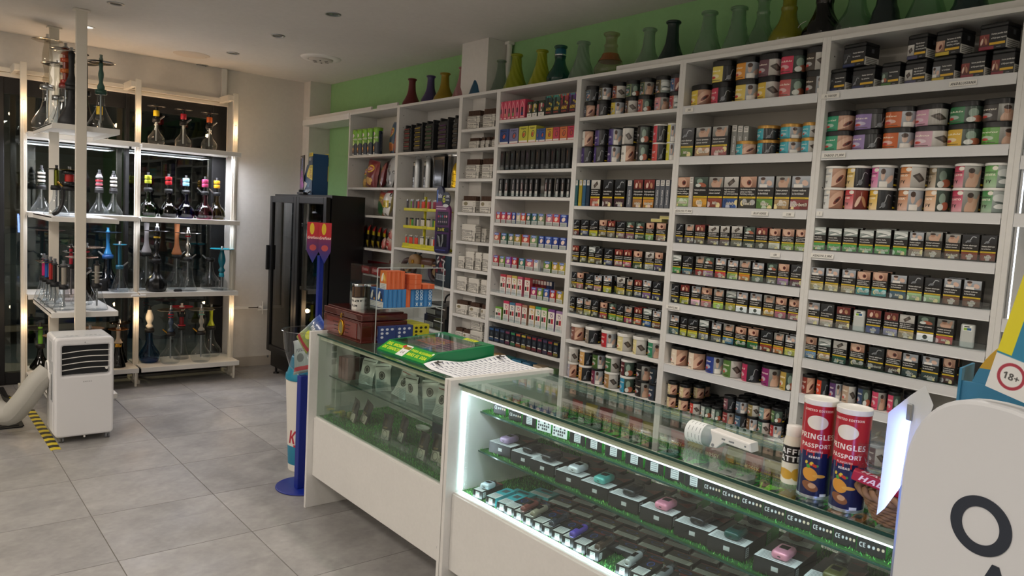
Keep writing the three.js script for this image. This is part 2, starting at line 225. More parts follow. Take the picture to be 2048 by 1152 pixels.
{ // the street outside
  struct('street_pavement', box(16, 0.1, 2.3, 0, -0.12, -8.75), std(0x4a4743, 0.9));
  struct('street_road', box(16, 0.1, 5, 0, -0.2, -12.3), std(0x2a2a2c, 0.85));
  const f = new THREE.Group(); f.name = 'facade_exterior'; f.userData.kind = 'structure'; scene.add(f);
  struct('facade_wall', box(16, 7, 0.3, 0, 3.3, -14.9), std(0x4b4746, 0.9), f);
  for (let i = -3; i < 4; i++) { struct('window', [box(0.9, 1.3, 0.08, i * 1.9 + 0.4, 3.6, -14.73)], std(0x2c3340, 0.15), f); const sh = [box(1.3, 2.3, 0.06, i * 1.9 + 0.4, 1.15, -14.73)]; for (let k = 0; k < 10; k++) sh.push(box(1.3, 0.03, 0.03, i * 1.9 + 0.4, 0.2 + k * 0.22, -14.69)); struct('roller_shutter', sh, std(0x55585f, 0.5, 0.4), f); }
  const car = thing('parked_car', 'dark saloon car parked in the street outside the shop window', 'car', [1.2, -0.15, -10.6]);
  const side = new THREE.Shape(); side.moveTo(-2.15, 0.3); side.lineTo(-2.12, 0.75); side.quadraticCurveTo(-1.5, 0.92, -1.1, 0.95); side.quadraticCurveTo(-0.6, 1.4, 0, 1.43); side.quadraticCurveTo(0.8, 1.43, 1.3, 1.0); side.quadraticCurveTo(2, 0.95, 2.12, 0.7); side.lineTo(2.1, 0.3); side.closePath();
  part(car, 'body', extr(side, 1.7, 0.08, 10).translate(0, 0, -0.85), phy({ color: 0x151a24, roughness: 0.3, clearcoat: 1, metalness: 0.3 }));
  const gl = new THREE.Shape(); gl.moveTo(-0.95, 0.97); gl.quadraticCurveTo(-0.5, 1.34, 0, 1.36); gl.quadraticCurveTo(0.7, 1.36, 1.1, 1.0); gl.closePath();
  for (const s of [-1, 1]) part(car, 'side_window', extr(gl, 0.03, 0.005).translate(0, 0, s * 0.86 - 0.015), std(0x20252e, 0.08));
  for (const x of [-1.3, 1.3]) for (const s of [-1, 1]) { const w = part(car, 'wheel', cyl(0.32, 0.32, 0.2, 0, 0, 0, 24).rotateX(PI / 2).translate(x, 0.32, s * 0.78), MAT.rubber); part(w, 'hub', cyl(0.2, 0.2, 0.22, 0, 0, 0, 16).rotateX(PI / 2).translate(x, 0.32, s * 0.78), MAT.steel); }
  const lamp = thing('unseen_street_lamp', 'tall street lamp on the pavement across the road outside', 'street lamp', [-1.2, -0.15, -13.6]);  // lamp stands out of view, placed to light the street
  part(lamp, 'pole', [lathe([[0.09, 0], [0.09, 0.4], [0.05, 0.5], [0.04, 4.4]], 14), tube([[0, 4.4, 0], [0, 4.6, 0.15], [0, 4.62, 0.5]], 0.03)], std(0x2b2d30, 0.5));
  part(lamp, 'lamp_head', rbox(0.2, 0.08, 0.42, 0.03, 0, 4.64, 0.65), std(0x2b2d30, 0.5));
  part(lamp, 'lens', rbox(0.16, 0.02, 0.34, 0.008, 0, 4.59, 0.65), glow(0xffe2b8, 1.5));
  const sl = new THREE.SpotLight(0xffdcae, 60, 14, 1.15, 0.6, 2); sl.position.set(-1.2, 4.4, -12.95); sl.target.position.set(-1.2, 0, -12.0); scene.add(sl, sl.target);
}
// ---------- ceiling fittings ----------
{ let k = 0; for (const [x, z] of UNSEEN_PANELS) {
  const p = thing('unseen_ceiling_panel', 'square white LED panel set in the ceiling ' + ['by the window', 'over the sales floor', 'over the middle aisle', 'behind the viewer', 'over the shop entrance', 'over the far aisle', 'along the side wall'][k++], 'ceiling light', [x, CEIL, z]);
  part(p, 'frame', [rbox(0.64, 0.02, 0.03, 0.004, 0, -0.01, 0.305), rbox(0.64, 0.02, 0.03, 0.004, 0, -0.01, -0.305), rbox(0.03, 0.02, 0.58, 0.004, 0.305, -0.01, 0), rbox(0.03, 0.02, 0.58, 0.004, -0.305, -0.01, 0)], MAT.white);
  part(p, 'diffuser', rbox(0.58, 0.008, 0.58, 0.002, 0, -0.006, 0), glow(UNSEEN_PANEL_COL, 1.2));
  area(0.58, 0.58, UNSEEN_PANEL_COL, UNSEEN_PANEL, [x, CEIL - 0.014, z], [x, 0, z]);
} }
DOWNLIGHTS.forEach(([x, z, on], i) => {
  const p = thing('downlight', (on ? 'lit' : 'unlit') + ' recessed ceiling downlight ' + ['nearest the white pole', 'above the hookah rack', 'in the corner by the window wall', 'second from the window wall', 'third from the window wall', 'fourth from the window wall', 'over the lighter bay', 'over the vape box bay', 'over the gold-lid jar bay', 'over the black box bay'][i], 'downlight', [x, CEIL, z]);
  part(p, 'ring', lathe([[0.036, -0.001], [0.038, -0.006], [0.05, -0.006], [0.053, -0.002], [0.053, 0]], 30), on ? MAT.white : MAT.steel);
  part(p, 'lens', lathe([[0, 0.012 - 0.014], [0.025, 0.01 - 0.014], [0.037, -0.003]], 24), on ? glow(DOWN_COL, 3) : std(0x55636e, 0.15, 0.4));
  if (on) { const s = new THREE.SpotLight(DOWN_COL, i === 1 ? 1.6 : DOWN, 8, 1.05, 0.7, 2); s.position.set(x, CEIL - 0.02, z); s.target.position.set(x, 0, z); s.shadow.radius = 2; scene.add(s, s.target); }
});
{ const v = thing('air_vent', 'round white ceiling air diffuser with slotted middle', 'air vent', [2.817, CEIL, -6.125]);
  part(v, 'ring', lathe([[0.1, -0.004], [0.11, -0.016], [0.155, -0.012], [0.17, 0]], 36), MAT.white);
  part(v, 'cone', lathe([[0, -0.03], [0.07, -0.032], [0.1, -0.022], [0.1, -0.004]], 30), std(0xc9c4bb, 0.5));
  for (let i = 0; i < 6; i++) part(v, 'slot', rbox(0.03, 0.002, 0.014, 0.001, 0.055, -0.0325, 0).rotateY(i * PI / 3), std(0x4a4744, 0.7));
  const d = thing('smoke_detector_base', 'flat round white blanking plate on the ceiling by the window', 'ceiling plate', [2.02, CEIL, -7.0]); part(d, 'plate', lathe([[0, -0.006], [0.14, -0.005], [0.15, 0]], 36), std(0xcfc6bb, 0.8)); part(d, 'screw', cyl(0.004, 0.004, 0.002, 0.12, -0.006, 0, 10), MAT.steel); }
// ---------- things on the white end wall ----------
{ const t = thing('cable_trunking', 'slim white cable trunking running down and along the end wall', 'trunking', [0, 0, Z0]);
  part(t, 'vertical_run', rbox(0.03, 1.78, 0.02, 0.003, 2.57, 1.49, 0.011), MAT.white); part(t, 'horizontal_run', [rbox(0.26, 0.03, 0.02, 0.003, 2.69, 0.6, 0.011)], MAT.white); part(t, 'gap', rbox(0.1, 0.012, 0.022, 0.002, 2.78, 0.6, 0.011), std(0x4e4741, 0.7));
  const t2 = solo('conduit', 'short white conduit dropping from the ceiling to the rack bracket', 'conduit', [rbox(0.05, 0.26, 0.03, 0.004, 0, 0, 0)], MAT.white, [2.445, 2.77, Z0 + 0.016]);
  const v = thing('wall_valve', 'small white cross-handled water valve on the end wall by the fridge', 'valve', [2.86, 0.6, Z0]); part(v, 'body', [cyl(0.012, 0.012, 0.06, 0, 0, 0, 12).rotateX(PI / 2).translate(0, 0, 0.03)], MAT.white); part(v, 'handle', [rbox(0.012, 0.13, 0.012, 0.004, 0, 0, 0.06), rbox(0.1, 0.012, 0.012, 0.004, 0, -0.02, 0.06)], MAT.white); }
// ================= the wall of shelving =================
const BAYS = {
  1: { z: [-6.28, -5.425], ys: [2.115, 1.834, 1.595, 1.31, 1.09, 0.872, 0.6, 0.35], d: 'first white shelving bay beside the fridge holding crisps and snacks' },
  2: { z: [-5.425, -4.545], ys: [2.117, 1.833, 1.348, 1.088, 0.75, 0.4], d: 'white shelving bay with lighters and black cases' },
  3: { z: [-4.545, -4.105], ys: [2.253, 2.115, 1.9, 1.658, 1.451, 1.25, 1.087, 0.915, 0.72, 0.4], d: 'narrow white shelving bay of cigar bundles' },
  4: { z: [-4.105, -3.325], ys: [2.291, 2.129, 1.954, 1.778, 1.598, 1.456, 1.302, 1.121, 0.938, 0.778, 0.6, 0.3], d: 'white shelving bay of slim colourful vape boxes' },
  5: { z: [-3.325, -2.555], ys: [2.255, 1.985, 1.729, 1.551, 1.389, 1.23, 1.076, 0.913, 0.68, 0.38], d: 'white shelving bay with purple and black tins' },
  6: { z: [-2.555, -1.772], ys: [2.26, 2.0, 1.741, 1.551, 1.388, 1.232, 1.064, 0.903, 0.67, 0.38], d: 'white shelving bay with gold-lidded jars and price strips', strip: 0.042 },
  7: { z: [-1.772, -1.0], ys: [2.263, 2.004, 1.749, 1.563, 1.384, 1.226, 1.072, 0.91, 0.67, 0.38], d: 'white shelving bay with black boxes on top and white-lidded cans', strip: 0.042 },
  8: { z: [-1.0, -0.2], ys: [2.26, 1.96, 1.75, 1.36, 1.05, 0.7, 0.38], d: 'brightly lit white shelving bay at the far end of the wall', strip: 0.05 },
};
const TOP = 2.5, BACK = 3.46, DEP = BACK - FX;
for (const k in BAYS) {
  const b = BAYS[k], w = b.z[1] - b.z[0], zc = (b.z[0] + b.z[1]) / 2, t = 0.0195;
  const u = thing('shelving_unit', b.d, 'shelves', [FX, 0, zc], -PI / 2);                     // local +z is the room side, local x runs along the wall
  for (const s of [-1, 1]) part(u, 'side_panel', bigUV(rbox(t, TOP, DEP, 0.0012, s * (w / 2 - t / 2), TOP / 2, -DEP / 2), 1), MAT.board);
  part(u, 'top_panel', bigUV(rbox(w - 2 * t, t, DEP, 0.0012, 0, TOP - t / 2, -DEP / 2), 1), MAT.board);
  part(u, 'back_panel', bigUV(box(w - 2 * t, TOP - 0.1, 0.006, 0, TOP / 2 + 0.03, -DEP + 0.006), 1), k === '2' ? MAT.board : std(0xd9d5cd, 0.6));
  part(u, 'plinth', bigUV(box(w - 2 * t, 0.08, 0.016, 0, 0.04, -0.03), 1), MAT.board);
  for (const y of b.ys) { part(u, 'shelf', bigUV(rbox(w - 2 * t - 0.001, 0.02, DEP - 0.014, 0.0012, 0, y - 0.01, -(DEP - 0.014) / 2 - 0.002), 1), MAT.board); if (b.strip) part(u, 'price_strip', extr([[0, 0], [0.004, 0], [0.003, 0.004], [0.003, b.strip - 0.004], [0.004, b.strip], [0, b.strip]], w - 2 * t - 0.004, 0.0004).rotateY(-PI / 2).translate(w / 2 - t - 0.002, y - b.strip, -0.002).scale(1, 1, 1), MAT.strip); }
  const holes = []; for (const s of [-1, 1]) for (let y = 0.5; y < 2.45; y += 0.096) if (hash(y * 31, +k, s + 4) > 0.45) holes.push(cyl(0.003, 0.003, 0.002, 0, 0, 0, 8).rotateZ(PI / 2).translate(s * (w / 2 - t - 0.0004), y, -0.04));
  part(u, 'peg_holes', holes, MAT.dark);
}
const bay = (k) => ({ z0: BAYS[k].z[0] + 0.02, z1: BAYS[k].z[1] - 0.02 });
// bridge board from the corner column to the first bay, boards lying along the top
{ const u = thing('bridge_shelf', 'white board bridging the gap over the fridge to the corner column', 'shelf', [FX, 0, -6.79], -PI / 2); part(u, 'board', bigUV(rbox(1.0, 0.055, 0.27, 0.002, 0, 2.4725, -0.135), 1), MAT.board);
  [[-7.29, -5.94, 'white edging board lying above the fridge and first bay'], [-5.84, -5.5, 'short white edging board on top of the crisp bay'], [-3.06, -0.3, 'long white edging board on top of the tin bays']].forEach(([a, b, l]) => { const g = solo('edging_board', l, 'board', [bigUV(rbox(b - a, 0.034, 0.018, 0.002), 1)], MAT.board, [FX + 0.04, TOP + 0.017, (a + b) / 2], -PI / 2); }); }

// ================= prints =================
const txt = (c, s, x, y, size, col, font = 'bold', al = 'left', fam = 'sans-serif') => { c.fillStyle = col; c.font = `${font} ${size}px ${fam}`; c.textAlign = al; c.textBaseline = 'middle'; c.fillText(s, x, y); };
const fill = (c, col, x, y, w, h) => { c.fillStyle = col; c.fillRect(x, y, w, h); };
const sw = {}; const swatch = (col) => sw[col] ||= cell(12, 12, (c) => fill(c, col, 0, 0, 12, 12));
const grad = (c, x, y, w, h, a, b) => { const g = c.createLinearGradient(x, y, x, y + h); g.addColorStop(0, a); g.addColorStop(1, b); c.fillStyle = g; c.fillRect(x, y, w, h); };
const blob = (c, x, y, a, b, r, col) => { c.fillStyle = col; c.beginPath(); c.ellipse(x, y, Math.abs(a), Math.abs(b), r, 0, 7); c.fill(); };
const WARN = [['Fumar provoca', 'cáncer mortal'], ['Fumar daña', 'los pulmones'], ['Fumar puede matar', 'al hijo que espera'], ['Tu humo es malo', 'para tus hijos,', 'familia y amigos'], ['Fumar obstruye', 'las arterias'], ['Fumar reduce', 'la fertilidad'], ['Deja de fumar:', 'siga vivo para', 'sus seres queridos'], ['Fumar provoca', 'ictus']];
function motif(c, x, y, w, h, k) {
  c.save(); c.beginPath(); c.rect(x, y, w, h); c.clip();
  const P = [['#a9a9a4', '#6f716c'], ['#b9c0bd', '#7d8a86'], ['#8e3a34', '#5c211e'], ['#c9a088', '#8a6250'], ['#33363a', '#1d1f22'], ['#b7bdc4', '#868d95'], ['#d6d4cf', '#a7a49e'], ['#4a5b52', '#29352f']][k % 8];
  grad(c, x, y, w, h, P[0], P[1]);
  const X = (u) => x + u * w, Y = (v) => y + v * h;
  if (k % 8 === 0) { blob(c, X(0.5), Y(0.75), w * 0.34, h * 0.4, 0.2, '#c8a48e'); blob(c, X(0.42), Y(0.36), w * 0.15, h * 0.22, 0, '#b58a72'); blob(c, X(0.42), Y(0.22), w * 0.17, h * 0.12, 0, '#3b2f2a'); blob(c, X(0.8), Y(0.5), w * 0.09, h * 0.4, 0.3, '#c79f88'); }
  if (k % 8 === 1) { blob(c, X(0.5), Y(0.35), w * 0.5, h * 0.2, 0.1, '#d9dedb'); blob(c, X(0.6), Y(0.7), w * 0.5, h * 0.12, -0.2, '#e8ebe8'); blob(c, X(0.5), Y(0.55), w * 0.35, h * 0.05, 0.2, '#5e6a66'); }
  if (k % 8 === 2) { for (const s of [0.3, 0.7]) { blob(c, X(s), Y(0.6), w * 0.12, h * 0.3, s < 0.5 ? 0.25 : -0.25, s < 0.5 ? '#e3c6b2' : '#b68a68'); } blob(c, X(0.5), Y(0.25), w * 0.02, h * 0.16, 0, '#d8b9a4'); }
  if (k % 8 === 3) { blob(c, X(0.4), Y(0.5), w * 0.36, h * 0.5, 0.5, '#d8b29a'); blob(c, X(0.55), Y(0.55), w * 0.14, h * 0.24, 0.5, '#7a3b32'); blob(c, X(0.56), Y(0.55), w * 0.07, h * 0.13, 0.5, '#2e1815'); }
  if (k % 8 === 4) { c.strokeStyle = '#b9bec2'; c.lineWidth = w * 0.05; c.beginPath(); c.moveTo(X(0.2), Y(0.9)); c.quadraticCurveTo(X(0.5), Y(0.7), X(0.55), Y(0.4)); c.quadraticCurveTo(X(0.6), Y(0.1), X(0.85), Y(0.3)); c.stroke(); blob(c, X(0.4), Y(0.75), w * 0.14, h * 0.14, 0, '#777c82'); }
  if (k % 8 === 5) { blob(c, X(0.3), Y(0.4), w * 0.12, h * 0.26, 0, '#d3b6a4'); blob(c, X(0.3), Y(0.2), w * 0.15, h * 0.14, 0, '#4a372f'); blob(c, X(0.72), Y(0.6), w * 0.18, h * 0.24, 0.4, '#d9b8a6'); fill(c, '#e7e4de', X(0.1), Y(0.7), w * 0.5, h * 0.3); }
  if (k % 8 === 6) { c.save(); c.translate(X(0.5), Y(0.52)); c.rotate(-0.6); fill(c, '#4b443f', -w * 0.24, -h * 0.2, w * 0.48, h * 0.4); fill(c, '#6b615a', -w * 0.1, -h * 0.12, w * 0.2, h * 0.24); c.restore(); }
  if (k % 8 === 7) { blob(c, X(0.4), Y(0.4), w * 0.22, h * 0.26, 0, '#8fa697'); blob(c, X(0.6), Y(0.75), w * 0.3, h * 0.2, 0.2, '#a9624a'); blob(c, X(0.3), Y(0.8), w * 0.2, h * 0.16, 0, '#d8dcd6'); }
  c.restore();
}
function warnText(c, x, y, w, h, k, col = '#f1efe9') { const L = WARN[k % 8], s = Math.min(h / (L.length + 0.6), w / 8.2) * 0.92; L.forEach((t, i) => txt(c, t, x + w * 0.05, y + h * (i + 0.75) / (L.length + 0.5), s, col)); }
function brandArt(c, x, y, w, h, col, k) {
  const b = new THREE.Color(hex(col)), lite = '#' + b.clone().lerp(new THREE.Color(0xffffff), 0.45).getHexString(), dk = '#' + b.clone().lerp(new THREE.Color(0x000000), 0.45).getHexString();
  grad(c, x, y, w, h, hex(col), dk); c.save(); c.beginPath(); c.rect(x, y, w, h); c.clip();
  for (let i = 0; i < 5; i++) blob(c, x + w * hash(k, i, 1), y + h * (0.3 + 0.7 * hash(k, i, 2)), w * 0.16, h * 0.3, i, [lite, dk, '#e8d9a0', hex(col), lite][i]);
  c.fillStyle = '#f5f0df'; c.font = `italic bold ${h * 0.42}px serif`; c.textAlign = 'center'; c.textBaseline = 'middle'; c.strokeStyle = '#3a3226'; c.lineWidth = 2; const t = ['Adaly', 'Nasa', 'Serbetli', 'Vinix', 'Aroma', 'Mix', 'Mint', 'Adalya'][k % 8]; c.strokeText(t, x + w / 2, y + h * 0.52); c.fillText(t, x + w / 2, y + h * 0.52); c.restore();
}
const packCache = {};
function packCell(col, k, plainBrand) {
  return packCache[col + k + plainBrand] ||= cell(112, 176, (c, w, h) => {
    fill(c, '#1c1b1a', 0, 0, w, h); motif(c, 5, 4, w - 10, h * 0.33, k); warnText(c, 4, h * 0.36, w - 8, h * 0.25, k);
    fill(c, '#e3c22f', 4, h * 0.63, w - 8, h * 0.055); fill(c, '#7a6414', 14, h * 0.652, w - 40, 2);
    if (plainBrand) { fill(c, hex(col), 4, h * 0.7, w - 8, h * 0.28); blob(c, w / 2, h * 0.83, 15, 15, 0, '#22302a'); fill(c, '#333', w * 0.3, h * 0.945, w * 0.4, 4); } else brandArt(c, 4, h * 0.7, w - 8, h * 0.28, col, k + Math.floor(hash(k, col.charCodeAt(0), col.charCodeAt(1)) * 7));
  });
}
// a card pack: printed front, flap seam on the sides, coloured top
const geoCache = {};
function packGeo(w, h, d, c, side, top) { return geoCache[[w, h, d, c.u0, c.v0, pages.indexOf(c.p), side, top].join()] ||= (() => { const s = swatch(side), t = swatch(top || side); return s.p === c.p ? netBox(w, h, d, 0.0012, [s, s, t, s, c, s]).translate(0, h / 2, 0) : netBox(w, h, d, 0.0012, [sub(c, 0.02, 0.4, 0.05, 0.6), sub(c, 0.02, 0.4, 0.05, 0.6), sub(c, 0.02, 0.4, 0.05, 0.6), sub(c, 0.02, 0.4, 0.05, 0.6), c, sub(c, 0.02, 0.4, 0.05, 0.6)]).translate(0, h / 2, 0); })(); }
const BN = { 1: 'crisp bay', 2: 'lighter bay', 3: 'cigar bay', 4: 'vape-box bay', 5: 'purple-tin bay', 6: 'gold-jar bay', 7: 'black-box bay', 8: 'lit end bay' };
const where = (k, row, i) => `${JOIN[i + 1]} from left, ${JOIN[row + 1]} shelf, ${BN[k]}`;
const ry = -PI / 2;
// a row of packs in clear pusher trays. cols: three-digit colours; items: [z, width]
function packRow(k, row, items, cols, h, opt = {}) {
  const y = BAYS[k].ys[row], C = cols.split(' '), d = opt.d || 0.024;
  items.forEach(([z, w], i) => {
    const [col, kind] = C[i % C.length].split('/'); if (col === '-') return;
    const kk = kind !== undefined ? +kind : Math.floor(hash(i * 3 + k, row, 5) * 8), ww = Math.min(w * 0.96, 0.066), lift = opt.lift ?? 0.004, hh = h * (0.96 + 0.08 * hash(i, row, k));
    const c = packCell(col, kk, col === 'fff');
    const p = solo('tobacco_pack', `black tobacco pack with ${colorName(col)} base, ${where(k, row, i)}`, 'tobacco pack', packGeo(+ww.toFixed(3), +hh.toFixed(3), d, c, '#24211f', '#2c2927'), pm(c, 0.22), [FX + 0.022 + 0.012 * hash(i, row, 9), y + lift, z], ry + (hash(i, row, 12) - 0.5) * 0.1, `tobacco packs in the ${BN[k]}`);
    // packs waiting behind it in the pusher
    if (hash(i, row, 31) > 0.35) { const n = 1 + Math.floor(hash(i, row, 33) * 3); for (let q = 1; q <= 1; q++) copy(p, [FX + 0.022 + d * 1.04 * q + 0.014, y + lift + 0.004, z + 0.004], ry, `black tobacco pack with ${colorName(col)} base behind ${where(k, row, i)}`); }
  });
  if (opt.noTray) return;
  const z0 = bay(k).z0 + 0.006, z1 = bay(k).z1 - 0.006, L = z1 - z0, t = thing('pusher_tray', `clear plastic pusher tray along the ${JOIN[row + 1]} shelf of ${BN[k]}`, 'display tray', [FX + 0.004, y, (z0 + z1) / 2], ry, 'clear pusher trays');
  part(t, 'base', rbox(L, 0.003, 0.2, 0.001, 0, 0.0015, -0.105), MAT.acrylic); part(t, 'front_lip', rbox(L, 0.026, 0.003, 0.001, 0, 0.014, -0.003), MAT.acrylic);
  items.forEach(([z, w], i) => part(t, 'divider', rbox(0.0022, 0.036, 0.19, 0.0008, (z - w / 2 - (z0 + z1) / 2) * 1, 0.02, -0.1), MAT.acrylic));
}
packRow(6, 3, ROW.b6_3, '556/4 766/0 765/2 766/6 766/6 776/6 343/7 443/2 ddc/3 8a4/3 8a4/3', 0.098);
packRow(6, 4, ROW.b6_4, '4a5/1 478/4 933/0 a79/7 c44/5 9b6/5 d83/0 676/5 665/7 a7a/3 634/4', 0.096);
packRow(6, 5, ROW.b6_5, '444/4 bb3/2 fcd/5 c88/3 bd6/0 aa5/1 fff/5 fff/5 c93/0 b67/3 a66/3', 0.098);
packRow(6, 6, ROW.b6_6, '577/5 cc4/4 cc5/4 999/1 777/5 58a/0 263/3 374/3 943/4 d84/0 cc6/5', 0.098);
packRow(7, 3, ROW.b7_3, '5a5/1 5a5/1 5a5/1 5a5/1 5a5/1 4a4/1 a98/5 876/0 643/0 843/4 843/4', 0.1);
packRow(7, 4, ROW.b7_4, 'cb8/5 cb8/5 ba8/5 4aa/3 4aa/3 467/5 ac9/4 ac9/4 754/5 754/5', 0.1);
packRow(7, 5, ROW.b7_5, 'edd/5 cba/4 876/2 - 458/2 99b/2 ba8/6 fff/7 b55/0 -', 0.098);
packRow(7, 6, ROW.b7_6, '79b/3 b97/1 254/6 343/3 333/4 433/3 455/5 344/5 533/3', 0.098);
packRow(5, 3, ROW.b5_3, '844/4 668/4 cc4/4 875/3 987/2 a88/4 967/7 565/7 9b7/3 b98/3', 0.096);
packRow(5, 4, ROW.b5_4, '654/2 775/4 a94/1 765/4 668/4 b77/2 c67/2 564/3 bbb/6 657/3', 0.098);
packRow(5, 5, ROW.b5_5, '875/4 c88/3 544/4 c99/5 cc5/5 cb6/6 775/0 667/2 869/5 446/4', 0.096);
packRow(5, 6, ROW.b5_6, '543/4 875/5 bb7/0 665/4 b55/3 7a4/7 8a4/4 b46/0 c64/2 36a/1 854/5', 0.096);
for (const i of [3, 9]) { const [z] = ROW.b7_5[i]; const p = thing('pusher_block', `empty pale grey pusher block ${i === 3 ? 'between packs' : 'at the end'} on sixth shelf of black-box bay`, 'pusher', [FX + 0.02, BAYS[7].ys[5] + 0.003, z], ry); part(p, 'block', rbox(0.05, 0.092, 0.014, 0.006, 0, 0.046, 0, 2), std(0xc2c6c2, 0.45)); const c = cell(60, 40, (c, w, h) => { fill(c, '#e8ebe6', 0, 0, w, h); fill(c, '#2a3038', 8, 6, 34, 8); fill(c, '#8fb63c', 6, 18, 24, 16); fill(c, '#2b5f8f', 28, 18, 26, 16); }); part(p, 'sticker', sheet(0.032, 0.022, c).translate(0, 0.076, 0.0075), pm(c)); }
// ---------- cans and tins ----------
function canCell(col, k, style) {
  return packCache['can' + col + k + style] ||= cell(300, 118, (c, w, h) => {
    fill(c, '#1a1a1b', 0, 0, w, h);
    const a = w * 0.31, b = w * 0.22;                                                     // brand panel, then picture, then black warning panel
    const B = new THREE.Color(hex(col)), lite = '#' + B.clone().lerp(new THREE.Color(0xffffff), 0.4).getHexString();
    grad(c, a, 0, b, h, hex(col), style === 1 ? lite : hex(col));
    if (style === 1) { fill(c, '#2a2420', a + 6, h * 0.3, b - 12, 3); txt(c, 'FY', a + b * 0.28, h * 0.72, 24, '#1d1a18'); txt(c, ['ZERO', 'CACAO', 'FRESA', 'MELO', 'CAFE', 'GELATO', 'MENTA', 'LOVE'][k % 8], a + b / 2, h * 0.42, 15, '#fff7ea', 'bold', 'center'); blob(c, a + b * 0.85, h * 0.14, 11, 11, 0, '#efe9dd'); }
    else if (style === 2) { c.strokeStyle = '#c9b16a'; c.lineWidth = 2; c.strokeRect(a + 5, 6, b - 10, h - 12); txt(c, 'ZIKA', a + b / 2, h * 0.22, 14, '#e6dcc0', 'bold', 'center', 'serif'); for (let i = 0; i < 9; i++) blob(c, a + 10 + (b - 20) * hash(k, i, 1), h * (0.4 + 0.5 * hash(k, i, 2)), 7, 9, i, ['#8899b0', '#5a4d66', '#a8b4c0', '#c98'][i % 4]); }
    else if (style === 3) { txt(c, '#' + [70, 17, 15, 71, 73][k % 5], a + b / 2, h * 0.5, 22, k % 5 === 0 || k % 5 === 3 ? '#222' : '#e9e6f4', 'bold', 'center'); fill(c, '#cfcbe0', a + 20, h * 0.78, b - 40, 4); }
    else { txt(c, ['Social', 'Black', 'Blue', 'Taboo', 'Nakhla', 'Overoz'][k % 6], a + b / 2, h * 0.3, 15, '#fff8e6', 'italic bold', 'center', 'serif'); blob(c, a + b * 0.5, h * 0.62, 17, 14, 0.3, lite); blob(c, a + b * 0.4, h * 0.7, 9, 9, 0, '#c8463e'); fill(c, '#3b2d1a', a + 10, h * 0.86, b - 20, 4); }
    motif(c, a + b, 3, w * 0.2, h - 6, k + 3); warnText(c, a + b + w * 0.21, 6, w * 0.22, h * 0.7, k); fill(c, '#e3c22f', a + b + w * 0.21, h * 0.8, w * 0.2, 10);
    warnText(c, 4, 6, w * 0.26, h * 0.72, k + 2); fill(c, '#e3c22f', w * 0.2, h * 0.8, w * 0.1, 12);
  });
}
const canProto = {};
function can(key, name, label, cat, p, turn, group, o) {
  // o: cell, r, h, lid material, lid height, pow, rim
  if (canProto[key]) return copy(canProto[key], p, turn, label, group);
  const t = thing(name, label, cat, p, turn, group), { c, r, h, lid, lh = 0.012, pow = 2, lr = 1.02, rz = r } = o, n = pow > 2 ? 40 : 26;
  part(t, 'body', wrap(r, rz, [[0.94, 0], [0.99, 0.003], [1, 0.006], [1, h - lh - 0.003], [0.97, h - lh]], c, pow, n), pm(c, 0.28));
  const lc = swatch('#000'); part(t, 'lid', wrap(r * lr, rz * lr, [[1, h - lh - 0.001], [1.0, h - 0.0025], [0.97, h], [0.9, h], [0.87, h - 0.0022], [0, h - 0.0022]], lc, pow, n), lid);
  part(t, 'base_rim', wrap(r * 0.985, rz * 0.985, [[0, 0.0005], [0.93, 0.0005], [0.985, 0.003]], lc, pow, n), o.rim || lid);
  canProto[key] = t; return t;
}
const LIDS = { black: std(0x131416, 0.35), white: std(0xe8e7e2, 0.35), gold: std(0xb98f4a, 0.35, 0.6), clear: phy({ color: 0xcfd6d8, roughness: 0.2, transmission: 0.3, thickness: 0 }), silver: std(0xb9bcbf, 0.3, 0.8), green: std(0x7da838, 0.4) };
function canRow(k, row, items, cols, o, level = 0, nameOf) {
  const y = BAYS[k].ys[row] + 0.0005, C = cols.split(' ');
  items.forEach(([z, w], i) => { const [col, kd, lid] = C[i % C.length].split('/'); if (col === '-') return; const kk = +(kd || 0), r = Math.min(w / 2 * 0.97, o.r), L = lid || o.lid || 'black';
    const c = canCell(col, kk, o.style || 0), turn = ry + (hash(i, row, 3 + level) - 0.5) * 0.5 + (o.turn || 0);
    can([col, kk, o.style, r.toFixed(3), o.h, L, o.pow].join(), o.name || 'tobacco_can', `${colorName(col)}-labelled ${o.noun || 'tobacco can'}${o.two ? (level ? ' atop' : ' below') : ''}, ${where(k, row, i)}`, o.cat || 'can', [FX + r + (o.in ?? 0.012), y + level * o.h, z], turn, `${o.noun || 'tobacco can'}s in the ${BN[k]}`, { c, r: +r.toFixed(3), h: o.h, lid: LIDS[L], pow: o.pow, lh: o.lh, lr: o.lr, rz: o.rz, rim: o.rim });
  });
}
// gold-lid jar bay
const revo = { r: 0.056, h: 0.105, pow: 4.5, lh: 0.026, lid: 'black', two: 1, noun: 'black square tin', name: 'square_tin', cat: 'tin' };
canRow(6, 0, ROW.b6_0l, 'e8cc50/0 d24a63/1 e4c95a/2 e3c04a/3 c65a58/4 3a3026/2', revo); canRow(6, 0, ROW.b6_0u, 'e2cf60/1 e39a3c/2 6a4650/3 cf3d5c/4 3a3026/3', revo, 1);
canRow(6, 1, ROW.b6_1l, '3aa9b8/0 3aa9b8/1 3aa9b8/2 3aa9b8/3', { r: 0.055, h: 0.068, lh: 0.014, lid: 'gold', noun: 'low gold-lidded jar', name: 'tobacco_jar', cat: 'jar', two: 1 }); canRow(6, 1, ROW.b6_1u, '3aa9b8/1 3aa9b8/2 3aa9b8/3', { r: 0.055, h: 0.068, lh: 0.014, lid: 'gold', noun: 'low gold-lidded jar', name: 'tobacco_jar', cat: 'jar', two: 1 }, 1);
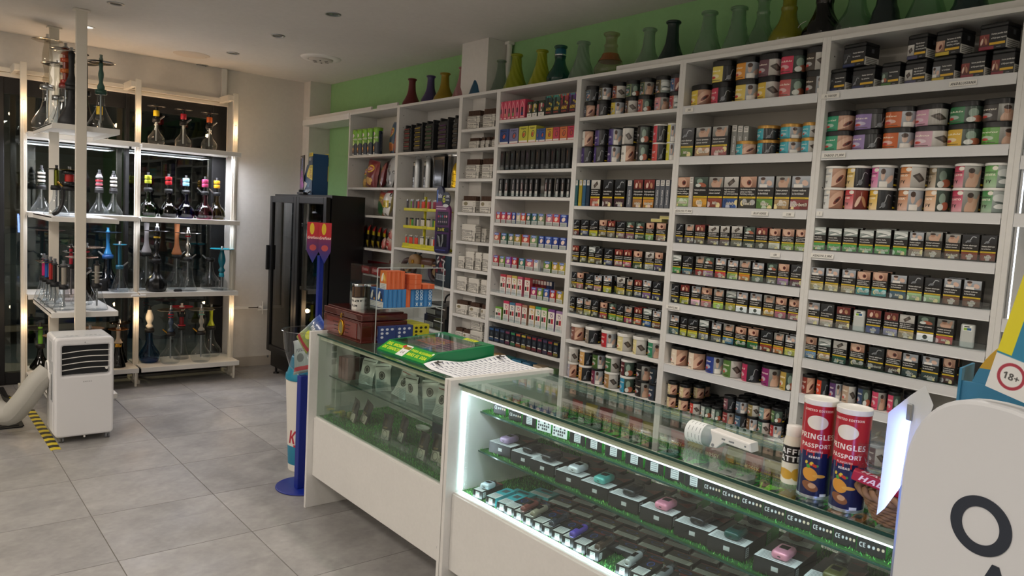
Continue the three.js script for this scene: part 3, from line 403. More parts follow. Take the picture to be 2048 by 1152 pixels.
canRow(6, 7, ROW.b6_7, 'e9d9c4/0 e9d9c4/0 2b3f8f/2 557a3a/3 b8305a/1 8a2a6a/5 b89a4a/4', { r: 0.05, h: 0.1, lh: 0.014, lid: 'black', noun: 'large can' });
{ const B = { r: 0.031, h: 0.07, lh: 0.013, lid: 'black', noun: 'small black jar', name: 'tobacco_jar', cat: 'jar', two: 1 };
  canRow(6, 8, ROW.b6_8, 'd9c79a/0 d9c79a/0 c9483e/3 b9c4bd/4 b9c4bd/4 8a3a3a/5 46627a/1 7a5a3a/2 557a6a/3 b0383a/2', B);
  canRow(6, 8, ROW.b6_8, 'd9c79a/0 d9c79a/0 - - - 7a5058/1 6a7a8a/2 8a7a4a/3 7a9a9a/0 5a7a4a/4', B, 1);
  for (let r = 1; r < 4; r++) canRow(6, 8, ROW.b6_8.map(([z, w]) => [z + 0.03 + (r % 2) * 0.012, w]), 'd9c79a/0 877/1 3a3a44/2 556/3 3a3a44/1 543/2 445/3 3a3a44/1 655/1 3a3a44/2', { ...B, in: 0.012 + r * 0.064, noun: 'small black jar in ' + JOIN[r + 1] + ' rank' });
  for (let r = 1; r < 3; r++) canRow(6, 8, ROW.b6_8.map(([z, w]) => [z + 0.03 + (r % 2) * 0.012, w]), 'd9c79a/0 d9c79a/0 - - - 3a3a44/1 445/3 556/3 3a3a44/2 -', { ...B, in: 0.012 + r * 0.064, noun: 'small black jar in ' + JOIN[r + 1] + ' rank' }, 1); }
// black-box bay
canRow(7, 1, ROW.b7_1, '2f9a72/0 9a86b8/1 c9622a/2 c9a0b0/3 e0b43a/4 5a9a3a/5', { r: 0.066, h: 0.086, pow: 4, lh: 0.02, lid: 'black', noun: 'wide black tin', name: 'square_tin', cat: 'tin', two: 1, rz: 0.055 });
canRow(7, 1, ROW.b7_1, '2f9a72/0 8f7ab0/1 c9622a/2 d8a6bd/3 2f7a4a/4 3a3634/5', { r: 0.066, h: 0.086, pow: 4, lh: 0.02, lid: 'black', noun: 'wide black tin', name: 'square_tin', cat: 'tin', two: 1, rz: 0.055 }, 1);
const fy = { r: 0.05, h: 0.094, lh: 0.009, lid: 'white', style: 1, noun: 'white-lidded can', two: 1, lr: 1.05, turn: -0.1, rim: LIDS.silver };
canRow(7, 2, ROW.b7_2, 'cfd2d0/0 c8313a/7 e6b62e/1 c27a48/2 dba878/4 c22f52/5 3f8a46/6', fy); canRow(7, 2, ROW.b7_2, 'd4d6d3/0 d8b44a/1 d9549c/2 cf7d3e/3 - c02f50/5 5aa04a/6', fy, 1);
canRow(7, 2, [[-1.29, 0.1]], 'a8906a/4', { ...fy, in: 0.07, noun: 'white-lidded can at the back' }, 1);
canRow(7, 7, ROW.b7_7, '8a3a30/0 d24a2e/1 5a3a6a/2 b9a08a/3 3a4a6a/4 cf4a6a/5 cf4a6a/4', { r: 0.036, h: 0.088, lh: 0.012, lid: 'black', noun: 'small black jar', name: 'tobacco_jar', cat: 'jar' });
canRow(7, 7, ROW.b7_7.map(([z, w]) => [z + 0.03, w]), '6a3a30/0 5a3a6a/2 b9a08a/3 3a4a6a/4 6a4a3a/1 5a3a4a/5 3a3a44/1', { r: 0.036, h: 0.088, lh: 0.012, lid: 'black', noun: 'small black jar in second rank', name: 'tobacco_jar', cat: 'jar', in: 0.09 });
canRow(7, 8, [[-1.7, 0.09], [-1.6, 0.09], [-1.5, 0.09], [-1.4, 0.09], [-1.3, 0.09], [-1.2, 0.09], [-1.1, 0.09]], '877/0 8a3a30/1 455/2 766/3 a55/4 668/5 565/0', { r: 0.04, h: 0.09, lid: 'clear', noun: 'low jar behind the crisp tubes', name: 'tobacco_jar', cat: 'jar' });
// purple-tin bay
const zk = { r: 0.043, h: 0.092, pow: 2.4, lh: 0.022, lid: 'black', style: 2, noun: 'black tin', two: 1, name: 'round_tin', cat: 'tin' };
canRow(5, 0, ROW.b5_0l, '33405a/0 a8788a/1 cdb82e/2 4a2f2a/3 a83a3a/4 c9828a/5 a83040/6', zk); canRow(5, 0, ROW.b5_0u, '33506a/1 4a4e4a/2 7a2f28/3 2f5a40/4 2f4a3a/5 3f3a28/6 3a5a8a/7', zk, 1);
const nm = { r: 0.043, h: 0.098, pow: 2, lh: 0.007, style: 3, noun: 'tall tin', two: 1, name: 'round_tin', cat: 'tin', lid: 'black' };
canRow(5, 1, ROW.b5_1, '3c2a6a/1 43307a/1 3c2a6a/2 e6e4dd/0 1d1c1c/4 c8423a/1/white c8c43a/2/white', nm); canRow(5, 1, ROW.b5_1, 'e4e2db/0 43307a/1 3c2a7a/2 e8e6e0/3 1f1d1c/4 cf3f4f/1/white d8cc4a/2/white', nm, 1);
canRow(5, 7, ROW.b5_7, '8a5a50/0/white 8f8578/1/white c0303a/2/white e2d69a/3/white e2d69a/3/white 3a8a66/5/white', { r: 0.048, h: 0.1, lh: 0.016, lid: 'white', noun: 'white-lidded can', lr: 1.05 });
canRow(5, 7, ROW.b5_7.map(([z, w]) => [z + 0.03, w]), '8f8578/1/clear 877/0/clear 766/1/clear 655/2/clear 3a3a44/3/clear -', { r: 0.048, h: 0.1, lh: 0.016, noun: 'can in second rank', in: 0.115 });
const so = { r: 0.046, h: 0.094, lh: 0.011, noun: 'printed can', two: 1, lr: 1.04, lid: 'white', turn: 0.1 };
canRow(5, 8, ROW.b5_8, 'b8b4c4/0 d8a05a/1 7a2f4a/2/black b08a5a/3 3a9ac0/4 2a2626/5/black 2f3a4a/1/black', so); canRow(5, 8, ROW.b5_8, 'd9d7d2/3 e0b070/1 4a6a35/2/black 3a6a3a/3 5a2028/4 1f1d1e/5/black 24303a/1/black', so, 1);
// ---------- cartons (ten-packs with the same warning print) ----------
function carton(label, k, col, kk, p, w, h, d, group) { const c = packCell(col, kk, false); return solo('tobacco_carton', label, 'carton', packGeo(+w.toFixed(3), h, d, c, '#2a2826', '#3a3633'), pm(c, 0.25), p, ry, group); }
ROW.b6_1c.forEach(([z, w], i) => carton(`tall black tobacco carton with ${['green', 'melon', 'pink'][i]} base, ${where(6, 1, i)}`, 6, ['6a8a3a', 'c9a07a', 'b86a6a'][i], [4, 0, 0][i], [FX + 0.03, 2.0, z], Math.min(w, 0.095), 0.148, 0.045, 'cartons in the gold-lid jar bay'));
ROW.b6_2.forEach(([z, w], i) => carton(`tall black tobacco carton with ${colorName('a9c98a d9a03a 9a4a3a 3a5a9a 4a4a44 6a9a4a b99a6a 8a3a3a'.split(' ')[i])} base, ${where(6, 2, i)}`, 6, 'a9c98a d9a03a 9a4a3a 3a5a9a 4a4a44 6a9a4a b99a6a 8a3a3a'.split(' ')[i], [3, 7, 0, 6, 3, 5, 0, 5][i], [FX + 0.03 + (i === 0 ? 0 : 0.004), 1.741, z], Math.min(w * 0.99, 0.099), 0.156, 0.045, 'cartons in the gold-lid jar bay'));
const spineC = (a, t) => packCache['sp' + a + t] ||= cell(30, 160, (c, w, h) => { fill(c, a, 0, 0, w, h); fill(c, '#e4e1da', 4, 4, w - 8, 30); for (let i = 0; i < 3; i++) fill(c, '#555', 7, 8 + i * 8, w - 14, 3); c.save(); c.translate(w / 2, h * 0.62); c.rotate(-PI / 2); txt(c, t, 0, 0, 14, '#ddd', 'bold', 'center'); c.restore(); fill(c, '#fff3', 4, h * 0.9, w - 8, 3); });
function spine(label, p, w, h, d, a, t, group) { const c = spineC(a, t), s = sub(c, 0.02, 0.3, 0.05, 0.5); return solo('slim_carton', label, 'carton', netBox(+w.toFixed(3), h, d, 0.001, [s, s, s, s, c, s]).translate(0, h / 2, 0), pm(c, 0.3), p, ry, group); }
ROW.b6_1s.forEach(([z, w], i) => spine(`grey carton seen edge-on, ${JOIN[i + 1]} beside the gold-lidded jars`, [FX + 0.08 + i * 0.004, 2.0, z], 0.03, 0.15 - i * 0.004, 0.1, '#8b8d88', 'Fumar mata', 'edge-on cartons'));
spine('pale carton seen edge-on between the first two tall cartons', [FX + 0.055, 1.741, -2.449], 0.022, 0.155, 0.1, '#b9b3ae', 'Fumar', 'edge-on cartons');
ROW.b5_2.forEach(([z, w], i) => { const P = [FX + 0.03, 1.7295, z]; if (i < 4) spine(`slim dark carton with ${['teal', 'yellow', 'blue', 'navy'][i]} edge, ${where(5, 2, i)}`, [FX + 0.05, 1.7295, z], Math.min(w * 0.98, 0.026), 0.155, 0.09, ['#2f5f66', '#a9982e', '#2f5a7a', '#22364a'][i], '', 'edge-on cartons'); else if ([7, 10, 11, 12].includes(i)) spine(`slim grey carton seen edge-on, ${where(5, 2, i)}`, [FX + 0.05, 1.7295, z], Math.min(w * 0.98, 0.034), 0.152, 0.09, '#5c6068', 'Fumar mata', 'edge-on cartons'); else carton(`tall black tobacco carton with ${['coral', 'brown', 'plum', '', 'copper', 'apricot'][i - 4]} base, ${where(5, 2, i)}`, 5, { 4: 'c66a58', 5: '6a4a4a', 6: '4a3038', 8: 'b08050', 9: 'd09048' }[i], { 4: 6, 5: 4, 6: 4, 8: 2, 9: 2 }[i], P, Math.min(w * 0.98, 0.078), 0.156, 0.05, 'cartons in the purple-tin bay'); });
// two packs lying on top of a row in the purple-tin bay
[[-2.68, 1.655, 0], [-2.62, 1.672, 1]].forEach(([z, y, i]) => { const c = spineC('#c9bf7a', ''); solo('tobacco_pack', `yellowish pack lying flat on the row, ${i ? 'upper' : 'lower'} one at the right post`, 'tobacco pack', netBox(0.075, 0.018, 0.05, 0.001, [c, c, c, c, sub(c, 0.1, 0.2, 0.9, 0.3), c]).translate(0, 0.009, 0), pm(c, 0.3), [FX + 0.05, y, z], ry, 'packs lying flat in the purple-tin bay'); });
// ---------- black square boxes at the top of the last bay ----------
function bigTin(label, p, w, h, d, k, col, turn = 0) {
  const f = packCache['bt' + k + col] ||= cell(220, 150, (c, W_, H_) => { fill(c, '#1b1c1f', 0, 0, W_, H_); motif(c, 4, H_ * 0.3, W_ * 0.36, H_ * 0.5, k); warnText(c, W_ * 0.42, H_ * 0.18, W_ * 0.56, H_ * 0.46, k); fill(c, '#e3b52f', W_ * 0.4, H_ * 0.68, W_ * 0.55, 16); fill(c, hex(col), 4, H_ * 0.82, W_ * 0.55, H_ * 0.16); fill(c, '#8a8d94', W_ * 0.66, H_ * 0.88, 34, 4); });
  const s = packCache['bts'] ||= cell(90, 150, (c, W_, H_) => { fill(c, '#191a1d', 0, 0, W_, H_); fill(c, '#5c5f66', 38, 20, 16, 30); fill(c, '#dddcd6', 3, H_ * 0.56, W_ - 6, H_ * 0.4); for (let i = 0; i < 4; i++) fill(c, '#444', 10, H_ * 0.63 + i * 12, W_ - 26, 4); });
  const top = sub(s, 0.05, 0.02, 0.3, 0.1), t = thing('square_tin', label, 'tin', p, ry + turn, 'black square tins on the top shelf');
  part(t, 'body', netBox(w, h * 0.84, d, 0.006, [s, s, top, top, f, top]).translate(0, h * 0.42, 0), pm(f, 0.35)); part(t, 'lid', rbox(w * 1.015, h * 0.19, d * 1.015, 0.008, 0, h * 0.905, 0, 2), LIDS.black); return t;
}
const btc = { 0: ['2a3560', 4], 1: ['2a3560', 4], 2: ['4a7a3a', 7], 3: ['4a4a6a', 6], 4: ['c9b03a', 5], 5: ['8a2a3a', 2], 6: ['8a2a3a', 2] };
ROW.b7_0l.forEach(([z, w], i) => bigTin(`black square tin with ${['navy', 'navy', 'green', 'grey', 'yellow', 'crimson', 'crimson'][i]} foot band, ${JOIN[i + 1]} in the bottom row`, [FX + 0.07, 2.263, z], +Math.min(w * 0.86, 0.104).toFixed(3), 0.098, 0.1, btc[i][1], btc[i][0], -0.12));
ROW.b7_0u.forEach(([z, w], i) => bigTin(`black square tin with ${['navy', 'grey', 'yellow', 'crimson'][i]} foot band, ${JOIN[i + 1]} in the upper row`, [FX + 0.07, 2.361, z], +Math.min(w * 0.82, 0.108).toFixed(3), 0.1, 0.1, [4, 6, 3, 2][i], ['2a3560', '4a4a6a', 'c9b03a', '8a2a3a'][i], -0.16));
// ---------- shelf labels ----------
[[6, 0, -2.49, 'JEROS'], [6, 2, -2.48, 'ADALYA 17,90€'], [6, 2, -2.03, 'BLUE HORSE'], [6, 2, -1.88, '21,90€'], [6, 4 - 1, -2.51, ''], [6, 4 - 1, -1.93, '4,90€'], [6, 5, -2.5, 'NASA 3,90€'], [7, 0, -1.73, 'AL FAKHER'], [7, 0, -1.2, 'ANDALUSIANA'], [7, 1, -1.69, 'TABOO 21,90€'], [7, 2, -1.73, 'FY'], [7, 3, -1.7, 'ADALYA 3,90€']].forEach(([k, r, z, s]) => { if (!s) return; const c = cell(150, 30, (c, w, h) => { fill(c, '#eceae4', 0, 0, w, h); txt(c, s, w / 2, h / 2, 19, '#3c3a36', 'italic bold', 'center'); }); const w = 0.012 + s.length * 0.0078; solo('shelf_label', `small handwritten price label ${s.length > 9 ? 'long' : 'short'} on ${JOIN[r + 1]} strip of ${BN[k]}${z > -1.3 || (k === 6 && z > -2.2) ? ' near its end' : ''}${s === '21,90€' ? ' post' : ''}`, 'label', [sheet(w, 0.02, c), rbox(w, 0.02, 0.0006, 0.0002, 0, 0, -0.0006)].slice(0, 1), pm(c, 0.6), [FX - 0.0055, BAYS[k].ys[r] - 0.022, z], ry); });
// ---------- vape box bay ----------
function boxRow(k, row, items, cols, h, o) { const y = BAYS[k].ys[row], C = cols.split(' '); items.forEach(([z, w], i) => { const col = C[i % C.length]; if (col === '-') return; const hh = (o.hs ? o.hs[i] : h), ww = Math.min(w * 0.96, o.w || 1);
  const c = packCache[[o.id, col].join()] ||= cell(o.cw || 64, o.ch || 150, (q, W_, H_) => o.draw(q, W_, H_, col, i)); const s = o.side ? swatch(o.side) : sub(c, 0.02, 0.04, 0.1, 0.12); const sd = s.p === c.p ? s : sub(c, 0.02, 0.04, 0.1, 0.12);
  solo(o.name, `${colorName(col)} ${o.noun}, ${where(k, row, i)}`, o.cat || 'box', netBox(+ww.toFixed(3), hh, o.d || 0.03, 0.001, [sd, sd, sd, sd, c, sd]).translate(0, hh / 2, 0), pm(c, o.rough || 0.3), [FX + (o.in ?? 0.03), y + (o.lift || 0.0005), z], ry + (o.turn || 0), `${o.noun}es in the ${BN[k]}`); }); }
const R4 = ROW.b4_0;
boxRow(4, 0, R4.slice(0, 6), 'd84a68 d88a70 3f8a4a 4a9a50 c0508a 28386a', 0.122, { id: 's1', name: 'vape_box', noun: 'slim vape box with bottle print', in: 0.05, d: 0.08, draw: (c, w, h, col) => { fill(c, '#d8506e', 0, 0, w, h); c.strokeStyle = '#f3c9c4'; c.lineWidth = 4; c.beginPath(); c.moveTo(12, h - 22); c.lineTo(12, 60); c.lineTo(w / 2, 16); c.lineTo(w - 12, 60); c.lineTo(w - 12, h - 22); c.stroke(); fill(c, '#232634', 22, 62, 20, 60); fill(c, hex(col), 20, 100, 24, 26); fill(c, '#ecd0cc', 10, h - 16, w - 20, 8); } });
boxRow(4, 0, R4.slice(6, 9), 'a8443a b09a3a 9a3a48', 0.1, { id: 's2', name: 'vape_box', noun: 'white-footed vape box', in: 0.04, d: 0.05, draw: (c, w, h, col) => { fill(c, '#2a3a2c', 0, 0, w, h); fill(c, hex(col), 6, 30, 18, 70); fill(c, '#ddd7c8', 24, 24, 16, 78); fill(c, '#3a3a34', 28, 60, 10, 26); blob(c, 50, 50, 9, 20, 0, hex(col)); fill(c, '#e9e7e1', 2, h * 0.74, w - 4, h * 0.25); txt(c, 'nic', w / 2, h * 0.86, 14, '#444', 'bold', 'center'); } });
boxRow(4, 0, R4.slice(9), '2a4a4a 4a7a6a b8404a 6a3a8a', 0.12, { id: 's3', name: 'vape_box', noun: 'big-number vape box', cw: 96, ch: 170, in: 0.04, d: 0.055, draw: (c, w, h, col) => { grad(c, 0, 0, w, h, hex(col), '#15181c'); for (let i = 0; i < 10; i++) blob(c, w * hash(i, 2, 9), h * 0.55 * hash(i, 5, 9), 12, 9, i, ['#c9b040', '#3a9a90', hex(col), '#222'][i % 4]); fill(c, '#10141a', w * 0.32, h * 0.12, 22, h * 0.42); txt(c, '60K', w / 2, h * 0.68, 38, '#e9c23a', 'italic bold', 'center'); txt(c, 'PUFFS', w / 2, h * 0.86, 21, '#c9483a', 'bold', 'center'); } });
boxRow(4, 1, ROW.b4_1, '2f4a8a 7a7aa0 c9c84a d4cf52 3a5f9a 3a5a9a d8a83a c84a5a d87a4a c83f58', 0.1, { id: 's4', hs: [0.1, 0.1, 0.108, 0.108, 0.084, 0.084, 0.084, 0.084, 0.084, 0.084], name: 'vape_box', noun: 'boxed vape kit', cw: 90, ch: 140, in: 0.05, d: 0.07, draw: (c, w, h, col) => { grad(c, 0, 0, w, h, hex(col), hex(col)); txt(c, 'Vapor', w / 2, 18, 20, '#1c1f2c', 'bold', 'center'); c.strokeStyle = '#22283a'; c.lineWidth = 5; c.beginPath(); c.ellipse(w * 0.58, h * 0.48, 16, 26, 0.2, 0, 7); c.stroke(); blob(c, w * 0.56, h * 0.5, 10, 18, 0.2, '#c9553a'); fill(c, '#efe9e4', 4, h - 22, w - 8, 18); fill(c, '#c33', 4, h - 6, w - 8, 4); } });
boxRow(4, 2, ROW.b4_2, '6a3a3a 4a5a3a 3a5a6a 6a5a3a 3a3a4a 5a3a5a 2a4a4a 6a4a2a 3a4a3a 4a4a5a 5a2a2a 3a5a4a 4a4a3a 7a4a2a', 0.128, { id: 's5', name: 'vape_pen_pack', cat: 'vape pack', noun: 'slim black vape pack', in: 0.03, d: 0.024, draw: (c, w, h, col) => { fill(c, '#17181a', 0, 0, w, h); grad(c, 16, 20, 12, h * 0.6, hex(col), '#15161a'); fill(c, '#2b2d30', 32, 30, 14, h * 0.56); fill(c, '#6f7276', 12, h * 0.74, 32, h * 0.2); for (let i = 0; i < 4; i++) fill(c, '#35373a', 15, h * 0.77 + i * 6, 26, 2); } });
boxRow(4, 3, ROW.b4_3, '3a3a3a 5a3030 3a3034 4a3a3a 5a2a2e 3a2a2a 4a3438 38302e 5a3030 4a3a34 3a3034 4a3430 3a3030', 0.12, { id: 's6', name: 'vape_pen_pack', cat: 'vape pack', noun: 'black vape pack with white sticker', in: 0.03, d: 0.024, draw: (c, w, h, col) => { fill(c, '#131416', 0, 0, w, h); fill(c, hex(col), 18, 36, 28, h * 0.46); blob(c, w / 2, 26, 9, 16, 0, '#8a8d90'); fill(c, '#a9a9a6', 24, 46, 12, 44); fill(c, '#d9d8d2', 12, h * 0.68, w - 26, h * 0.28); for (let i = 0; i < 5; i++) fill(c, '#77756f', 15, h * 0.71 + i * 7, w - 34, 2); } });
const podDraw = (c, w, h, col) => { fill(c, hex(col), 0, 0, w, h); blob(c, w / 2, 14, w * 0.4, 14, 0, '#3f63b8'); txt(c, 'POD', w / 2, 15, 18, '#e9ecf4', 'bold', 'center'); blob(c, w * 0.5, h * 0.42, 16, 22, 0.3, '#f0d8c8'); fill(c, '#d9d6cf', 3, h * 0.66, w - 6, h * 0.32); for (let i = 0; i < 4; i++) fill(c, '#8a8780', 7, h * 0.72 + i * 9, w - 18, 3); };
const pod = { id: 'pod', name: 'pod_pack', cat: 'vape pack', noun: 'small vape pod box', cw: 66, ch: 120, in: 0.026, d: 0.024, draw: podDraw };
boxRow(4, 4, ROW.b4_4, 'c84a4a c8405a b83a4a 2f3f8a c9c0a0 c8503a 2f5a4a 3a6a6a 7a8a6a b87a8a c84a4a 2a3a8a', 0.074, pod);
boxRow(4, 5, ROW.b4_5, 'b8604a 3a6a5a 6a7a5a a8903a b84a3a 7a9a6a 35458a 35509a 2f3f8a 35407a', 0.074, pod);
boxRow(4, 6, ROW.b4_6, 'b83a4a 7a9a4a a04a9a b83a3a 3a7a6a b86a70 d9d9d6 6a8a3a b89a3a b8a83a', 0.072, pod);
const saltDraw = (c, w, h, col) => { fill(c, '#ece5db', 0, 0, w, h); fill(c, hex(col), 0, 0, w, h * 0.13); c.strokeStyle = hex(col); c.lineWidth = 5; c.beginPath(); c.ellipse(w * 0.56, h * 0.3, 12, 10, 0.4, 0, 7); c.stroke(); txt(c, 'SALT', w / 2, h * 0.2, 13, '#5a4a44', 'bold', 'center'); fill(c, '#2a3a2c', 8, h * 0.46, 20, h * 0.2); fill(c, '#b83a48', 32, h * 0.44, 22, h * 0.22); fill(c, '#d8dad8', 8, h * 0.7, w - 16, h * 0.27); for (let i = 0; i < 6; i++) fill(c, '#9a9a96', 12, h * 0.73 + i * 6, w - 24, 2); };
const salt = { id: 'salt', name: 'liquid_box', noun: 'tall white liquid box', ch: 170, in: 0.028, d: 0.026, draw: saltDraw };
boxRow(4, 7, ROW.b4_7.slice(0, 5), 'b83a4a d98a70 c9b85a c9607a b84a50', 0.13, salt); boxRow(4, 7, ROW.b4_7.slice(5), 'a83a6a 7a9a4a 3a5a9a b83a3a b8a03a', 0.076, { ...pod, noun: 'low vape pod box' });
{ const items = []; for (let i = 0; i < 8; i++) items.push([-3.76 + i * 0.028, 0.026]); boxRow(4, 7, items, 'a83a3a 8a2f34 b0443a 7a2a3a 8a3a3a 6a2a30 38406a 303a5a', 0.12, { ...salt, in: 0.1, noun: 'liquid box in the back rank', id: 'saltb', draw: (c, w, h, col) => { fill(c, hex(col), 0, 0, w, h); fill(c, '#e3d9d0', 6, 8, w - 12, 34); fill(c, '#222', 10, h * 0.5, 20, 40); } }); }
boxRow(4, 8, ROW.b4_8, '6aa83a c83a60 4a7a9a c85a6a a8806a d8a83a 3a9a70 7ab04a 7a4a8a a080a8', 0.136, { ...salt, hs: [0.085, 0.136, 0.132, 0.136, 0.132, 0.136, 0.138, 0.138, 0.136, 0.134] });
boxRow(4, 9, ROW.b4_9, '2f5a8a 2f4a7a 3a4a6a 7a3a5a 3a8a5a b85a3a b8a83a 8a4a2a 8a2a34 7a2a40 4a3a5a 8a2f34 9a8a3a', 0.1, { id: 'liq', name: 'liquid_box', noun: 'dark liquid box with bottle print', in: 0.03, d: 0.04, draw: (c, w, h, col) => { grad(c, 0, 0, w, h, '#1a2230', '#161a20'); fill(c, hex(col), 6, 12, w - 12, 20); blob(c, w / 2, h * 0.5, 14, 30, 0, '#2c3640'); fill(c, '#4a545c', w / 2 - 7, h * 0.36, 14, 20); fill(c, '#c9c7be', 10, h * 0.66, w - 20, 10); grad(c, 0, h * 0.76, w, h * 0.24, hex(col), '#2a2a2a'); } });
for (const [row, its] of [[2, ROW.b4_2], [3, ROW.b4_3], [4, ROW.b4_4], [5, ROW.b4_5], [6, ROW.b4_6], [7, ROW.b4_7], [8, ROW.b4_8]]) { const y = BAYS[4].ys[row], L = 0.73, t = thing('pusher_tray', `clear plastic tray along the ${JOIN[row + 1]} shelf of vape box bay`, 'display tray', [FX + 0.004, y, -3.715], ry, 'clear pusher trays'); part(t, 'front_lip', rbox(L, 0.02, 0.002, 0.0008, 0, 0.011, -0.003), MAT.acrylic); its.forEach(([z, w]) => part(t, 'divider', rbox(0.0016, 0.028, 0.14, 0.0006, z - w / 2 + 3.715, 0.015, -0.075), MAT.acrylic)); }
{ // dim stacks of flavour bottles lying on the lower shelf
  const cols = 'c9a878 a88a68 7a9a6a 4a8a8a c8505a 3a7a9a 5a9ab0 c8505a 3a6a8a 4a8aa0 3a5a7a 6a8aa0'.split(' '); cols.forEach((col, i) => { const z = -4.04 + i * 0.058, t = thing('flavour_bottle', `${colorName(col)} flavour bottle lying on its side, ${where(4, 10, i)}`, 'bottle', [FX + 0.06, 0.6, z], ry, 'bottles lying on the low shelf'); part(t, 'body', at(lathe([[0, 0], [0.022, 0], [0.024, 0.004], [0.024, 0.075], [0.01, 0.09], [0.01, 0.1]], 18), 0, 0.025, -0.05, PI / 2), std(hex(col), 0.35)); part(t, 'cap', at(cyl(0.012, 0.013, 0.022, 0, 0, 0, 14), 0, 0.025, 0.06, PI / 2), MAT.white); });
  'c9a878 4a8a8a 3a7a9a 3a6a8a b8a48a 7a9a6a'.split(' ').forEach((col, i) => { const z = -4.02 + i * 0.11, c = swatch('#' + col); solo('flavour_box', `${colorName(col)} flat box on the bottle pile, ${JOIN[i + 1]} from the cigar bay`, 'box', [rbox(0.09, 0.04, 0.06, 0.002, 0, 0.02, 0)], std(hex(col), 0.5), [FX + 0.06, 0.651, z], ry + 0.1 * (i % 3 - 1), 'flat boxes on the low shelf'); }); }
// ---------- cigar bay ----------
const cigC = (k) => packCache['cig' + k] ||= cell(120, 170, (c, w, h) => { fill(c, '#d9d5cc', 0, 0, w, h); if (k < 2) { fill(c, '#4a3428', 0, 0, w, h * 0.3); for (let i = 0; i < 9; i++) fill(c, i % 2 ? '#5c4334' : '#3a281e', i * w / 9, 0, w / 9 - 2, h * 0.3); } c.strokeStyle = '#2a2826'; c.lineWidth = 3; if (k === 1) blob(c, w * 0.3, h * 0.48, 18, 18, 0, '#8a8064'); else { c.strokeRect(8, h * 0.36, w * 0.7, h * 0.24); txt(c, 'EXTREMADURA', 12, h * 0.43, 12, '#333'); txt(c, 'NATURAL', 14, h * 0.53, 14, '#333'); } c.strokeRect(8, h * 0.66, w * 0.74, h * 0.3); txt(c, ['Fumar mata', 'Fumar mata', 'Fumar mata'][k], 14, h * 0.76, 16, '#1c1b1a'); txt(c, 'déjelo ya', 14, h * 0.88, 12, '#333'); for (let i = 0; i < 6; i++) fill(c, '#a9a59c', w * 0.82, h * 0.4 + i * 14, w * 0.14, 5); });
function bundle(label, p, w, h, d, k) { const c = cigC(k), s = sub(c, 0.8, 0.35, 0.98, 0.95), t = thing('cigar_bundle', label, 'cigars', p, ry + 0.1, 'cigar bundles in the cigar bay'); part(t, 'wrapper', netBox(w, h * (k < 2 ? 0.72 : 1), d, 0.008, [s, s, s, s, sub(c, 0, k < 2 ? 0.3 : 0, 1, 1), s]).translate(0, h * (k < 2 ? 0.36 : 0.5), 0), pm(c, 0.3)); if (k < 2) { const g = [], nx = Math.max(3, Math.round(w / 0.014)); for (let i = 0; i < nx; i++) for (let j = 0; j < 3; j++) g.push(cyl(0.0062, 0.0064, h * 0.32, (i + 0.5 - nx / 2) * (w - 0.01) / nx, h * 0.84, (j - 1) * d * 0.27, 8)); part(t, 'cigars', g, std(0x4a3224, 0.75)); } return t; }
const cg = [[0, 0.13, 0], [1, 0.075, 0], [2, 0.14, 0], [3, 0.12, 1], [4, 0.125, 2], [5, 0.13, 2], [6, 0.105, 2], [7, 0.1, 1]];
cg.forEach(([row, h, k]) => { const seen = {}; ROW['b3_' + row].forEach(([z, w], i) => bundle(`${['banded cigar bundle in white wrapper', 'cigar bundle with gold seal', 'white packet of small cigars'][k]}, ${where(3, row, i)}`, [FX + 0.05, BAYS[3].ys[row], z], +Math.max(0.03, Math.min(w * 0.8, 0.15)).toFixed(3), row === 5 && i === 0 ? 0.09 : h * (row === 4 && i ? 0.8 : 1), 0.06, k)); });
bundle('white packet of small cigars, second on the fifth cigar shelf', [FX + 0.12, BAYS[3].ys[4], -4.35], 0.1, 0.1, 0.05, 2);
[[-4.47, 0.09, 0], [-4.37, 0.09, 1], [-4.25, 0.1, 2], [-4.25, 0.1, 2]].forEach(([z, h, k], i) => bundle(`${['short cigar bundle', 'cigar bundle with gold seal', 'white packet', 'white packet stacked on another'][i]} on the low ninth cigar shelf`, [FX + 0.05, 0.72 + (i === 3 ? 0.1 : 0), z], i > 1 ? 0.13 : 0.08, h, 0.06, k));
